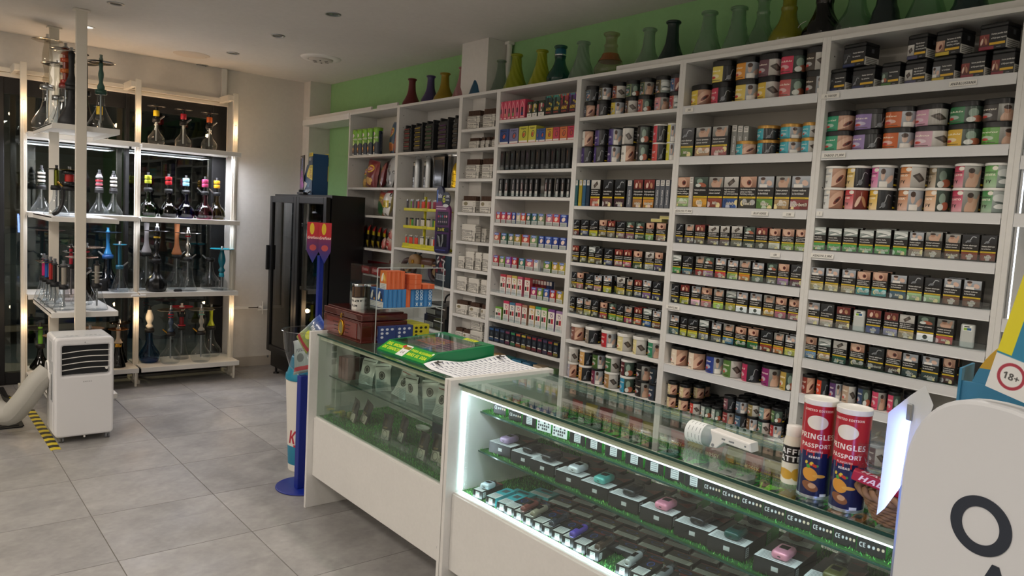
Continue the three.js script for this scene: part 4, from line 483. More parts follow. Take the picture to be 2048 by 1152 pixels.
// ================= crisp bay =================
function tubeCan(label, p, c, r, h, lidM, turn, group, name = 'crisp_tube') {
  const t = thing(name, label, 'crisps', p, turn, group);
  part(t, 'body', wrap(r, r, [[0.985, 0.004], [1, 0.008], [1, h - 0.012]], c, 2, 40), pm(c, 0.25));
  part(t, 'lid', lathe([[0, h - 0.004], [r * 0.9, h - 0.004], [r * 0.93, h - 0.001], [r * 1.015, h], [r * 1.03, h - 0.002], [r * 1.03, h - 0.013], [r * 1.0, h - 0.014]], 40), lidM);
  part(t, 'base_rim', lathe([[r * 0.9, 0.002], [r * 0.97, 0], [r * 1.01, 0.001], [r * 1.01, 0.008], [r * 0.985, 0.009]], 40), LIDS.silver); return t;
}
const greenTube = cell(240, 240, (c, w, h) => { fill(c, '#1f2a3a', 0, 0, w, h); grad(c, 0, 0, w, h * 0.62, '#7fc02c', '#6aa626'); c.fillStyle = '#1f2a3a'; c.beginPath(); c.moveTo(0, h * 0.66); c.quadraticCurveTo(w * 0.5, h * 0.7, w * 0.64, h * 0.5); c.lineTo(w, h * 0.62); c.lineTo(w, h); c.lineTo(0, h); c.fill(); fill(c, '#223044', w * 0.72, h * 0.08, w * 0.28, h); blob(c, w * 0.5, h * 0.2, 22, 20, 0, '#e9e7d8'); c.save(); c.translate(w / 2, h * 0.34); txt(c, 'PRINGLES', 0, 0, 21, '#f2ece2', 'bold', 'center'); c.restore(); blob(c, w * 0.5, h * 0.5, 26, 24, 0, '#b9d98a'); blob(c, w * 0.48, h * 0.78, 20, 26, 0.5, '#d8963a'); blob(c, w * 0.54, h * 0.84, 10, 12, 0, '#6a3a22'); fill(c, '#dfe3e6', w * 0.5, h * 0.93, 20, 8); for (let i = 0; i < 20; i++) fill(c, '#8f98a4', w * 0.8, h * 0.2 + i * 8, 40, 2); });
ROW.b1_0.forEach(([z], i) => tubeCan(`green and navy crisp tube, ${JOIN[i + 1]} from the fridge on the top crisp shelf`, [FX + 0.05, 2.1155, [-6.21, -6.125, -6.03, -5.935, -5.83][i]], greenTube, 0.0395, 0.232, LIDS.green, ry - 0.25, 'green crisp tubes'));
function bagGeo(w, h, t, c, sd = 1) {
  const nx = 12, ny = 16, g = new THREE.PlaneGeometry(w, h, nx, ny), P = g.attributes.position, out = [];
  for (const s of [1, -1]) { const q = g.clone(), Q = q.attributes.position, U = q.attributes.uv; for (let i = 0; i < Q.count; i++) { const x = P.getX(i) / w * 2, y = P.getY(i) / h * 2, e = Math.pow(Math.max(0, 1 - x * x), 0.55) * Math.pow(Math.max(0, 1 - Math.pow(Math.abs(y), 3)), 0.7); const wr = 0.12 * Math.sin(x * 7 + sd + y * 3) * (1 - Math.abs(x) * 0.5) * Math.abs(y) + 0.07 * Math.sin(x * 13 + y * 9 + sd * 3); Q.setXYZ(i, P.getX(i) * (1 - 0.05 * (1 - Math.abs(y)) + 0.01 * Math.sin(y * 9 + sd)), P.getY(i) + h / 2, s * t / 2 * e * (1 + wr) + 0.012 * Math.sin(y * 2 + sd) * Math.abs(y)); const u = U.getX(i), v = U.getY(i); U.setXY(i, c.u0 + (c.u1 - c.u0) * (s > 0 ? u : 0.06), c.v0 + (c.v1 - c.v0) * (s > 0 ? v : 0.5)); } q.computeVertexNormals(); out.push(q); }
  return mergeGeometries(out);
}
function bagCell(a, b, mark, word, wc = '#f4efe4') { return cell(150, 190, (c, w, h) => { grad(c, 0, 0, w, h, a, b); for (let i = 0; i < 8; i++) fill(c, '#ffffff18', w * hash(i, 3, word.length), 0, 4, h); fill(c, '#ffffff30', 0, 0, w, 7); fill(c, '#00000030', 0, h - 9, w, 9); mark(c, w, h); txt(c, word, w / 2, h * 0.33, 26, wc, 'bold', 'center'); }); }
const sun = (c, w, h) => { c.save(); c.translate(w * 0.5, h * 0.33); c.rotate(-0.3); blob(c, 0, 0, 46, 26, 0, '#e6c22c'); blob(c, 0, 0, 38, 16, 0, '#b8202a'); c.restore(); blob(c, w * 0.5, h * 0.76, 36, 24, 0.3, '#d9a850'); blob(c, w * 0.68, h * 0.7, 18, 14, 0, '#e8c070'); };
const BAGS = {
  blue: bagCell('#2f5678', '#1f4060', (c, w, h) => { sun(c, w, h); fill(c, '#b8662e', w * 0.3, h * 0.66, w * 0.6, 40); blob(c, w * 0.25, h * 0.85, 18, 24, 0, '#d8b44a'); }, 'LAYS'), rojo: bagCell('#8a1f26', '#6a151c', sun, 'LAYS'), vino: bagCell('#7a1c24', '#5c141a', sun, 'LAYS'), azul: bagCell('#2f6a9a', '#c9a030', sun, 'LAYS'),
  ole: bagCell('#c9c2b4', '#8a2a24', (c, w, h) => { for (let i = 0; i < 5; i++) { c.strokeStyle = '#a83a2a'; c.lineWidth = 8; c.beginPath(); c.moveTo(w * 0.1, h * (0.45 + i * 0.1)); c.quadraticCurveTo(w * 0.5, h * (0.38 + i * 0.12), w * 0.9, h * (0.5 + i * 0.1)); c.stroke(); } }, 'OLE', '#7a1c20'),
  cow: bagCell('#d9d8d4', '#e3e2de', (c, w, h) => { for (let i = 0; i < 14; i++) blob(c, w * hash(i, 1, 7), h * hash(i, 2, 7), 15, 10, i, '#232323'); fill(c, '#d8c030', 10, h * 0.42, w - 20, 50); txt(c, '2€', w / 2, h * 0.56, 40, '#222', 'bold', 'center'); fill(c, '#8a1f2a', 0, 0, w, h * 0.14); }, ''),
  plata: bagCell('#b9bbbd', '#8f9296', (c, w, h) => { for (let i = 0; i < 10; i++) blob(c, w * hash(i, 1, 8), h * (0.4 + 0.6 * hash(i, 2, 8)), 14, 10, i, i % 3 ? '#3a3c3e' : '#e6e6e6'); }, 'CORN', '#2a2a2a'),
  naranja: bagCell('#b8702a', '#8a5a20', (c, w, h) => { c.fillStyle = '#2f6a3a'; c.beginPath(); c.ellipse(w * 0.45, h * 0.72, 60, 60, 0, 0, 7); c.fill(); blob(c, w * 0.5, h * 0.3, 40, 18, 0, '#d8c040'); fill(c, '#a83028', 0, 0, w, 20); }, 'JUMPERS', '#6a1c18'),
  negro: bagCell('#8a2024', '#a8242c', (c, w, h) => { fill(c, '#1c1a1a', 0, h * 0.36, w, h * 0.28); blob(c, w * 0.5, h * 0.15, 30, 18, 0, '#d8b02a'); fill(c, '#c9b8a0', 30, h * 0.48, 90, 12); }, ''),
  amarillo: bagCell('#c9b22a', '#8a7a24', (c, w, h) => { fill(c, '#a83028', 0, 0, w, h * 0.25); fill(c, '#1f1c16', 0, h * 0.42, w, 46); for (let i = 0; i < 7; i++) blob(c, w * hash(i, 1, 4), h * 0.82, 14, 20, i, '#8a5c2a'); }, 'MISTER', '#222'),
  nuez: bagCell('#c8bfb0', '#a8322c', (c, w, h) => { blob(c, w * 0.5, h * 0.4, 50, 40, 0, '#b82a30'); blob(c, w * 0.3, h * 0.75, 24, 18, 0, '#2f7a44'); fill(c, '#eee8dc', 20, h * 0.7, 80, 30); }, 'KIKOS'), fosf: bagCell('#7a1620', '#5a1018', (c, w, h) => { blob(c, w * 0.4, h * 0.8, 26, 18, 0, '#c9a060'); }, 'Foskys'),
};
const bagProto = {};
function bag(label, kind, p, w, h, t, turn, lean = 0, roll = 0) { const c = BAGS[kind]; const b = solo('snack_bag', label, 'crisps', bagProto[[kind, w, h, t]] ||= bagGeo(w, h, t, c, w * 37 + h * 11), pm(c, 0.28, { clearcoat: 0.3 }), p, 0); b.rotation.set(0, 0, 0); b.rotation.order = 'YXZ'; b.rotation.set(lean, ry + turn, roll); return b; }
bag('blue crisp bag with yellow round emblem leaning on top crisp shelf', 'blue', [FX + 0.09, 2.116, -5.66], 0.23, 0.275, 0.07, -0.35, -0.12, -0.1);
bag('white and red striped snack bag against the post on top crisp shelf', 'ole', [FX + 0.07, 2.116, -5.53], 0.17, 0.27, 0.06, -0.7, -0.08, -0.12);
bag('blue and yellow crisp bag behind the red bags on second shelf', 'azul', [FX + 0.12, 1.835, -6.13], 0.17, 0.215, 0.06, -0.2, -0.1, 0);
bag('large dark red crisp bag at the front of second crisp shelf', 'rojo', [FX + 0.07, 1.835, -5.98], 0.25, 0.245, 0.08, -0.1, -0.14, -0.16);
bag('dark red crisp bag squeezed beside the silver snack bag', 'vino', [FX + 0.08, 1.835, -5.76], 0.19, 0.23, 0.07, -0.6, -0.1, -0.14);
bag('silver snack bag with dark flecks on second crisp shelf', 'plata', [FX + 0.06, 1.835, -5.6], 0.19, 0.26, 0.08, -0.3, -0.06, -0.05);
bag('red bag half hidden behind the post on second crisp shelf', 'rojo', [FX + 0.1, 1.835, -5.5], 0.09, 0.2, 0.04, -0.8, 0, 0);
bag('orange and green snack bag on third crisp shelf', 'naranja', [FX + 0.08, 1.596, -5.78], 0.25, 0.205, 0.07, -0.25, -0.12, -0.12);
bag('cow-spotted snack bag with yellow two euro flash', 'cow', [FX + 0.05, 1.596, -5.62], 0.19, 0.225, 0.08, -0.3, -0.05, 0);
bag('second cow-spotted snack bag cut by the post', 'cow', [FX + 0.07, 1.596, -5.5], 0.1, 0.2, 0.05, -0.9, -0.05, 0);
[-6.14, -6.06].forEach((z, i) => bag(`red and black snack bag, ${i ? 'second' : 'first'} from the fridge on fourth crisp shelf`, 'negro', [FX + 0.06 + 0.01 * i, 1.311, z], 0.15, 0.2, 0.05, -0.5, -0.1, -0.08));
[-5.95, -5.88, -5.81, -5.74].forEach((z, i) => bag(`yellow and black nut bag, ${JOIN[i + 1]} in its row on fourth crisp shelf`, 'amarillo', [FX + 0.06 + 0.015 * i, 1.311, z], 0.15, 0.205 - 0.008 * i, 0.05, -0.55, -0.08, -0.03));
[[-5.58, 1.311, 0.11], [-5.52, 1.4, 0.1], [-5.6, 1.39, 0.09], [-5.66, 1.311, 0.09]].forEach(([z, y, w], i) => bag(`small red and white nut bag, ${['lower by the post', 'upper by the post', 'on the nut pile', 'beside the yellow bags'][i]}`, 'nuez', [FX + (i === 1 || i === 2 ? 0.08 : 0.05), y, z], w, 0.1, 0.05, -0.2 - i * 0.1, -0.1, 0.1 * (i - 1.5)));
{ const cb = cell(110, 60, (c, w, h) => { fill(c, '#a8202c', 0, 0, w, h); txt(c, 'Fosbu', w / 2, h * 0.45, 30, '#f0dcd4', 'italic bold', 'center'); fill(c, '#7a1420', 0, h - 8, w, 8); fill(c, '#d8a0a0', 8, h - 18, 30, 3); }), s = sub(cb, 0.02, 0.9, 0.2, 0.98);
  const cbox = (l, p, w, h, d, tr) => solo('candy_box', l, 'box', netBox(w, h, d, 0.002, [s, s, s, s, cb, s]).translate(0, h / 2, 0), pm(cb, 0.35), p, ry + tr, 'red candy boxes');
  [-6.17, -6.0, -5.82, -5.64].forEach((z, i) => cbox(`red candy box with white script, ${JOIN[i + 1]} from the fridge on fifth crisp shelf`, [FX + 0.03 + (i === 0 ? 0.01 : 0), 1.0905, z], 0.16, 0.062 + 0.004 * i, 0.12, -0.1)); cbox('lone red candy box on the sixth crisp shelf', [FX + 0.05, 0.8725, -6.18], 0.1, 0.055, 0.1, -0.1);
  solo('open_carton', 'opened red candy carton flap rising behind the candy boxes', 'box', [rbox(0.4, 0.09, 0.004, 0.001, 0, 0.045, 0), rbox(0.004, 0.06, 0.14, 0.001, -0.2, 0.03, 0.07)], std(0x8a1c26, 0.5), [FX + 0.2, 1.0905, -6.0], ry, undefined);
  bag('dark red pastry bag leaning on the candy boxes by the post', 'fosf', [FX + 0.08, 1.15, -5.56], 0.2, 0.15, 0.06, -0.3, -0.2, -0.5);
  solo('cardboard_box', 'brown cardboard box low in the crisp bay', 'box', [rbox(0.3, 0.16, 0.2, 0.004, 0, 0.08, 0), rbox(0.3, 0.002, 0.04, 0.0005, 0, 0.161, 0)], std(0x4a332c, 0.8), [FX + 0.13, 0.6, -6.09], ry);
}
// ================= lighter bay =================
{ const cols = ['a83038', 'c9b030', '2f6a3a', '6a2f7a', '6f7478'];
  [[-5.3, 0.13], [-5.14, 0.13], [-4.98, 0.13], [-4.79, 0.15], [-4.62, 0.085]].forEach(([z, w], i) => { const t = thing('rugged_case', `black ridged hard case with ${colorName(cols[i])} grooves, ${JOIN[i + 1]} of five`, 'case', [FX + 0.08, 2.1175, z], ry - 0.1, 'ridged hard cases'); const h = 0.225 + i * 0.008;
    part(t, 'shell', [rbox(w, h - 0.03, 0.12, 0.012, 0, (h - 0.03) / 2, 0, 2), rbox(0.018, 0.03, 0.1, 0.004, -w / 2 + 0.016, h - 0.02, 0), rbox(0.018, 0.03, 0.1, 0.004, w / 2 - 0.016, h - 0.02, 0)], MAT.dark);
    for (let k = 0; k < 5; k++) { part(t, 'rib', rbox(w * 0.84, 0.024, 0.012, 0.004, 0, 0.03 + k * 0.034, 0.061), MAT.black); part(t, 'groove', rbox(w * 0.6, 0.005, 0.004, 0.001, w * 0.04, 0.047 + k * 0.034, 0.0645), std(hex(cols[i]), 0.45)); }
    part(t, 'handle', [tube([[-w / 2, 0.05, 0], [-w / 2 - 0.018, 0.06, 0], [-w / 2 - 0.018, 0.15, 0], [-w / 2, 0.16, 0]], 0.006, 16, 6)], MAT.black); part(t, 'rivet', cyl(0.005, 0.005, 0.004, 0, 0, 0, 10).rotateX(PI / 2).translate(-w / 2 + 0.018, h - 0.05, 0.062), MAT.steel); });
  [[-5.2], [-5.04]].forEach(([z], i) => { const t = thing('rocket_flask', `silver rocket-shaped flask with side fins, ${i ? 'beside the dark flask box' : 'nearest the crisp bay'}`, 'flask', [FX + 0.07, 1.8335, z], ry - 0.2, 'rocket flasks');
    part(t, 'body', lathe([[0, 0], [0.036, 0], [0.038, 0.004], [0.037, 0.16], [0.034, 0.2], [0.026, 0.232], [0.013, 0.252], [0, 0.258]], 28), MAT.steel); part(t, 'nose', lathe([[0.0265, 0.232], [0.0135, 0.252], [0, 0.2595]], 20), MAT.chrome); for (const s of [-1, 1]) part(t, 'slot', rbox(0.006, 0.09, 0.01, 0.002, s * 0.009, 0.13, 0.034), MAT.dark); for (let k = 0; k < 4; k++) part(t, 'vent', rbox(0.02, 0.006, 0.008, 0.002, 0, 0.03 + k * 0.012, 0.035), MAT.dark); part(t, 'mark', rbox(0.03, 0.006, 0.006, 0.002, 0, 0.203, 0.033), MAT.dark);
    part(t, 'fin', [extr([[0, 0], [0.02, 0.02], [0.02, 0.2], [0.012, 0.245], [0, 0.2]], 0.012, 0.002).translate(-0.062, 0.01, -0.006)], MAT.steel); part(t, 'handle', tube([[-0.06, 0.04, 0], [-0.085, 0.05, 0], [-0.085, 0.15, 0], [-0.06, 0.16, 0]], 0.005, 16, 6), MAT.chrome); });
  const fb = thing('flask_box', 'black glossy flask box between rocket flask and chrome drum', 'box', [FX + 0.12, 1.8335, -4.9], ry); part(fb, 'body', rbox(0.15, 0.25, 0.1, 0.004, 0, 0.125, 0), MAT.blackGloss); part(fb, 'window', rbox(0.1, 0.2, 0.004, 0.002, 0.0, 0.12, 0.051), std(0x30353a, 0.1)); part(fb, 'rim', rbox(0.152, 0.012, 0.102, 0.003, 0, 0.246, 0), MAT.dark);
  const dr = thing('drum', 'wide dark mirror drum with chrome rim behind the golden bullet', 'drum', [FX + 0.15, 1.8335, -4.72], ry); part(dr, 'body', lathe([[0, 0], [0.1, 0], [0.1, 0.235], [0.1, 0.24]], 40), std(0x4a4846, 0.2, 0.7)); part(dr, 'rim', lathe([[0.1, 0.238], [0.104, 0.24], [0.104, 0.262], [0.09, 0.266], [0, 0.262]], 40), MAT.chrome);
  const gb = thing('golden_bullet', 'small shiny golden bullet-shaped flask by the post', 'flask', [FX + 0.05, 1.8335, -4.63], ry); part(gb, 'casing', lathe([[0, 0], [0.038, 0], [0.04, 0.004], [0.04, 0.02], [0.036, 0.024], [0.036, 0.11], [0.033, 0.12]], 28), std(0xc9a62a, 0.18, 1)); part(gb, 'tip', lathe([[0.033, 0.12], [0.031, 0.14], [0.024, 0.165], [0.012, 0.185], [0, 0.19]], 24), std(0xd8b53a, 0.15, 1)); for (const y of [0.05, 0.1]) part(gb, 'ring', new THREE.TorusGeometry(0.0365, 0.0025, 8, 28).rotateX(PI / 2).translate(0, y, 0), std(0xc9a62a, 0.2, 1));
  // three-tier lighter stand
  const st = thing('lighter_stand', 'yellow three-tier plastic lighter stand', 'display stand', [FX + 0.09, 1.3485, -5.04], ry), yl = std(0xd9d21f, 0.35);
  for (let i = 0; i < 3; i++) { const y = 0.025 + i * 0.145 - (i === 2 ? 0.005 : 0); part(st, 'tray', [rbox(0.56, 0.008, 0.1, 0.003, 0, y - 0.004, 0.01), rbox(0.56, 0.022, 0.004, 0.002, 0, y + 0.004, 0.06), rbox(0.004, 0.022, 0.1, 0.002, -0.28, y + 0.004, 0.01)], yl); for (const [x, s] of [[-0.24, 1], [0.02, 2]]) if (s === 2 || i === 0) part(st, 'price_flag', rbox(0.07, 0.02, 0.002, 0.001, x + 0.02, y + 0.008, 0.0635), std(0xc4c034, 0.5)); }
  for (const x of [-0.1, 0.1]) part(st, 'post', rbox(0.022, 0.42, 0.016, 0.003, x, 0.21, -0.03), yl); part(st, 'base', rbox(0.56, 0.02, 0.12, 0.006, 0, 0.01, 0.01), yl);
  const LC = [['e6503c', 'e6503c', 'e6503c', 'e6503c', 'e6503c', 'e8e4da', 'e8e4da', 'e8e4da', '2a2a2a', 'e8e4da', 'e6503c', 'a8402a', 'd8c040'], ['3a3a3c', 'c87a3a', '4aa84a', '3a3a3c', 'd9d5ca', 'd9d5ca', 'e6dfd0', 'd9d5ca', 'e8e0d2', '3a8a3a', 'c9c22a', 'a83038', '8a2830'], ['4a4450', '7aa83a', '8a5a7a', '4a4450', 'e6503c', 'e6503c', 'e6503c', 'e6503c', 'a83050', 'a83050', '8a2848', 'e6503c', 'e6503c']];
  const lg = lathe([[0, 0], [0.0105, 0], [0.0115, 0.003], [0.0115, 0.06], [0.0105, 0.064]], 12).scale(1, 1, 0.62), top = [rbox(0.019, 0.012, 0.011, 0.002, 0, 0.07, 0)], lm = {};
  LC.forEach((row, i) => row.forEach((c, j) => { const y = 1.3485 + 0.026 + i * 0.145; const t = thing('lighter', `${colorName(c)} pocket lighter, ${JOIN[j + 1]} in the ${['bottom', 'middle', 'top'][i]} tier of the yellow stand`, 'lighter', [FX + 0.05 + 0.012 * (j % 2), y, -5.3 + j * 0.0415], ry, 'lighters in the yellow stand'); part(t, 'tank', lg, lm[c] ||= std(hex(c), 0.25)); part(t, 'hood', top, i === 2 && j > 8 ? MAT.chrome : i === 1 ? MAT.black : MAT.steel); if (i !== 1) part(t, 'button', rbox(0.012, 0.006, 0.01, 0.002, 0.003, 0.078, 0), MAT.white); }));
  // a tall hanging vape card in front of the post
  const shp = new THREE.Shape(); shp.moveTo(-0.085, 0.03); shp.quadraticCurveTo(-0.085, 0, -0.05, 0); shp.lineTo(0.06, 0); shp.quadraticCurveTo(0.09, 0, 0.09, 0.04); shp.lineTo(0.09, 0.31); shp.quadraticCurveTo(0.09, 0.355, 0.03, 0.375); shp.lineTo(0.01, 0.38); shp.lineTo(0.01, 0.42); shp.quadraticCurveTo(-0.005, 0.5, -0.04, 0.5); shp.quadraticCurveTo(-0.08, 0.5, -0.085, 0.46); shp.closePath();
  const cc = cell(180, 480, (c, w, h) => { grad(c, 0, h * 0.22, w, h * 0.78, '#7a2a68', '#1f2148'); fill(c, '#1d2240', 0, 0, w, h * 0.23); txt(c, 'blu', w * 0.32, h * 0.15, 38, '#e6e8f4', 'bold', 'center'); fill(c, '#3f6ac8', 14, h * 0.06, 14, 90); for (let i = 0; i < 2; i++) fill(c, '#d8b8cc', 12, h * 0.3 + i * 16, 120, 7); fill(c, '#201c2c', w * 0.18, h * 0.38, w * 0.7, h * 0.2); for (let i = 0; i < 5; i++) { fill(c, '#3a3444', w * 0.22 + i * 23, h * 0.4, 15, h * 0.16); blob(c, w * 0.26 + i * 23, h * 0.45, 8, 9, 0, ['#b83a50', '#7a4a8a', '#3a7a7a', '#b84a60', '#d89aa0'][i]); blob(c, w * 0.26 + i * 23, h * 0.53, 6, 6, 0, '#a08a98'); } fill(c, '#14122a', w * 0.1, h * 0.61, w * 0.85, h * 0.07); txt(c, '2 x 6€', w * 0.44, h * 0.645, 30, '#d8d23a', 'bold', 'center'); fill(c, '#0f1020', w * 0.18, h * 0.71, w * 0.68, h * 0.19); fill(c, '#3f4a9a', 20, h * 0.945, w - 60, 5); });
  const cd = thing('vape_card', 'tall purple and navy vape card standing in front of the lighter stand', 'display card', [FX - 0.006, 1.345, -4.68], ry + 0.05); part(cd, 'board', planarUV(extr(shp, 0.02, 0.002), cc, -0.09, 0.095, 0, 0.5), pm(cc, 0.25)); part(cd, 'silver_insert', [extr([[0, 0], [0.016, 0], [0.03, 0.04], [0.026, 0.09], [0.012, 0.09], [0.012, 0.05]], 0.006, 0.001).translate(0.0, 0.05, 0.02), extr([[0, 0], [-0.016, 0], [-0.03, 0.04], [-0.04, 0.085], [-0.018, 0.075], [-0.012, 0.05]], 0.006, 0.001).translate(-0.002, 0.05, 0.02)], MAT.chrome);
  const pc = cell(140, 140, (c, w, h) => { fill(c, '#171a2e', 0, 0, w, h); txt(c, '6', w * 0.28, h * 0.48, 84, '#d8dc3a', 'bold', 'center'); txt(c, ',99€', w * 0.68, h * 0.3, 30, '#e8e8ec', 'bold', 'center'); fill(c, '#c9cad4', w * 0.5, h * 0.5, 50, 8); blob(c, w * 0.5, h * 0.92, 50, 20, 0, '#dadbe2'); });
  part(cd, 'price_bubble', [planarUV(extr(new THREE.Shape().absellipse(0, 0, 0.052, 0.058, 0, PI * 2), 0.006, 0.001, 24), pc, -0.052, 0.052, -0.058, 0.058).translate(0.045, 0.4, 0.021)], pm(pc, 0.25));
  // model chopper, picture box, camera-like flask set
  const mo = thing('model_motorbike', 'brown wooden model motorbike on the fourth shelf of the lighter bay', 'model', [FX + 0.1, 1.0885, -5.03], ry + 0.15), wd = std(0x8a6a42, 0.55), wk = std(0x3a2420, 0.5);
  for (const [x, y, r] of [[-0.24, 0.075, 0.07], [0.1, 0.075, 0.07]]) { const w = part(mo, 'wheel', new THREE.TorusGeometry(r, 0.022, 12, 28).translate(x, r + 0.022, 0), wk); part(w, 'hub', cyl(0.028, 0.028, 0.04, 0, 0, 0, 16).rotateX(PI / 2).translate(x, r + 0.022, 0), wd); }
  part(mo, 'headlamp', at(lathe([[0, 0.03], [0.055, 0.03], [0.062, 0], [0.05, -0.04], [0, -0.06]], 24), -0.12, 0.16, 0.03, PI / 2, 0, 0), wd); part(mo, 'lamp_star', cyl(0.018, 0.018, 0.006, 0, 0, 0, 5).rotateX(PI / 2).translate(-0.12, 0.16, 0.063), MAT.gold); part(mo, 'tank', rbox(0.16, 0.07, 0.07, 0.03, 0, 0.16, 0, 3), std(0x5a3a2c, 0.4)); part(mo, 'fork', [tube([[-0.24, 0.09, 0.03], [-0.16, 0.2, 0.03], [-0.12, 0.23, 0.03]], 0.008, 12, 6), tube([[-0.24, 0.09, -0.03], [-0.16, 0.2, -0.03], [-0.12, 0.23, -0.03]], 0.008, 12, 6)], std(0x4f6a7a, 0.4)); part(mo, 'seat', [rbox(0.1, 0.02, 0.06, 0.008, 0.12, 0.14, 0), tube([[0.08, 0.13, 0], [0.16, 0.2, 0], [0.17, 0.08, 0], [0.1, 0.07, 0]], 0.01, 20, 6, true)], wd); part(mo, 'stand_base', rbox(0.46, 0.012, 0.1, 0.003, -0.06, 0.006, 0), std(0x4a4440, 0.5));
  const pbx = cell(220, 240, (c, w, h) => { fill(c, '#1f2630', 0, 0, w, h); for (let i = 0; i < 16; i++) blob(c, w * (0.1 + 0.6 * hash(i, 1, 2)), h * 0.6 * hash(i, 2, 2), 18, 22, i, ['#7a2230', '#5a1c28', '#2c3a46'][i % 3]); for (let i = 0; i < 9; i++) blob(c, w * (0.12 + 0.6 * hash(i, 4, 2)), h * (0.1 + 0.4 * hash(i, 5, 2)), 7, 16, i, '#c9c6c4'); fill(c, '#b9bcc0', 20, h * 0.62, w * 0.62, 4); for (let i = 0; i < 12; i++) fill(c, '#b9bcc0', 22 + i * 11, h * 0.62, 5, 46); fill(c, '#b9bcc0', 20, h * 0.78, w * 0.62, 4); grad(c, w * 0.72, 0, w * 0.28, h, '#2a4250', '#16232c'); });
  const sq = sub(pbx, 0.8, 0.1, 0.95, 0.9); solo('picture_box', 'dark box with red figure artwork and white fence on fourth shelf', 'box', netBox(0.26, 0.245, 0.16, 0.003, [sq, sq, sq, sq, pbx, sq]).translate(0, 0.1225, 0), pm(pbx, 0.3), [FX + 0.1, 1.0885, -4.7], ry - 0.15);
  const wb = cell(200, 150, (c, w, h) => { fill(c, '#15181a', 0, 0, w, h); fill(c, '#e8e8e4', w * 0.48, h * 0.28, w * 0.44, 9); fill(c, '#3a4044', w * 0.5, h * 0.5, 70, 40); fill(c, '#8f9288', 8, h * 0.5, w * 0.42, h * 0.36); for (let i = 0; i < 4; i++) fill(c, '#3a3a36', 14, h * 0.55 + i * 12, w * 0.36, 4); c.strokeStyle = '#7a7f84'; c.strokeRect(w * 0.62, h * 0.06, 40, 22); });
  const sb = sub(wb, 0.5, 0.02, 0.6, 0.2); [['lower', 0.7515], ['upper', 0.852]].forEach(([n, y], i) => solo('accessory_box', `${n} black boxed accessory with grey warning panel in the lighter bay`, 'box', netBox(0.34, 0.1, 0.2, 0.003, [sb, sb, sb, sb, wb, sb]).translate(0, 0.05, 0), pm(wb, 0.28), [FX + 0.12, y, -4.78 + i * 0.02], ry - 0.1));
  const sp = thing('strapped_accessory', 'black round accessory with curved strap on the boxed accessories', 'accessory', [FX + 0.09, 0.9525, -4.66], ry); part(sp, 'body', lathe([[0, 0], [0.03, 0], [0.034, 0.01], [0.03, 0.05], [0.036, 0.055], [0.036, 0.075], [0, 0.08]], 24).translate(0.06, 0, 0), MAT.black); part(sp, 'strap', tube([[-0.1, 0.005, 0], [-0.085, 0.05, 0], [-0.03, 0.08, 0], [0.03, 0.07, 0], [0.05, 0.05, 0]], 0.007, 24, 8), MAT.black);
}
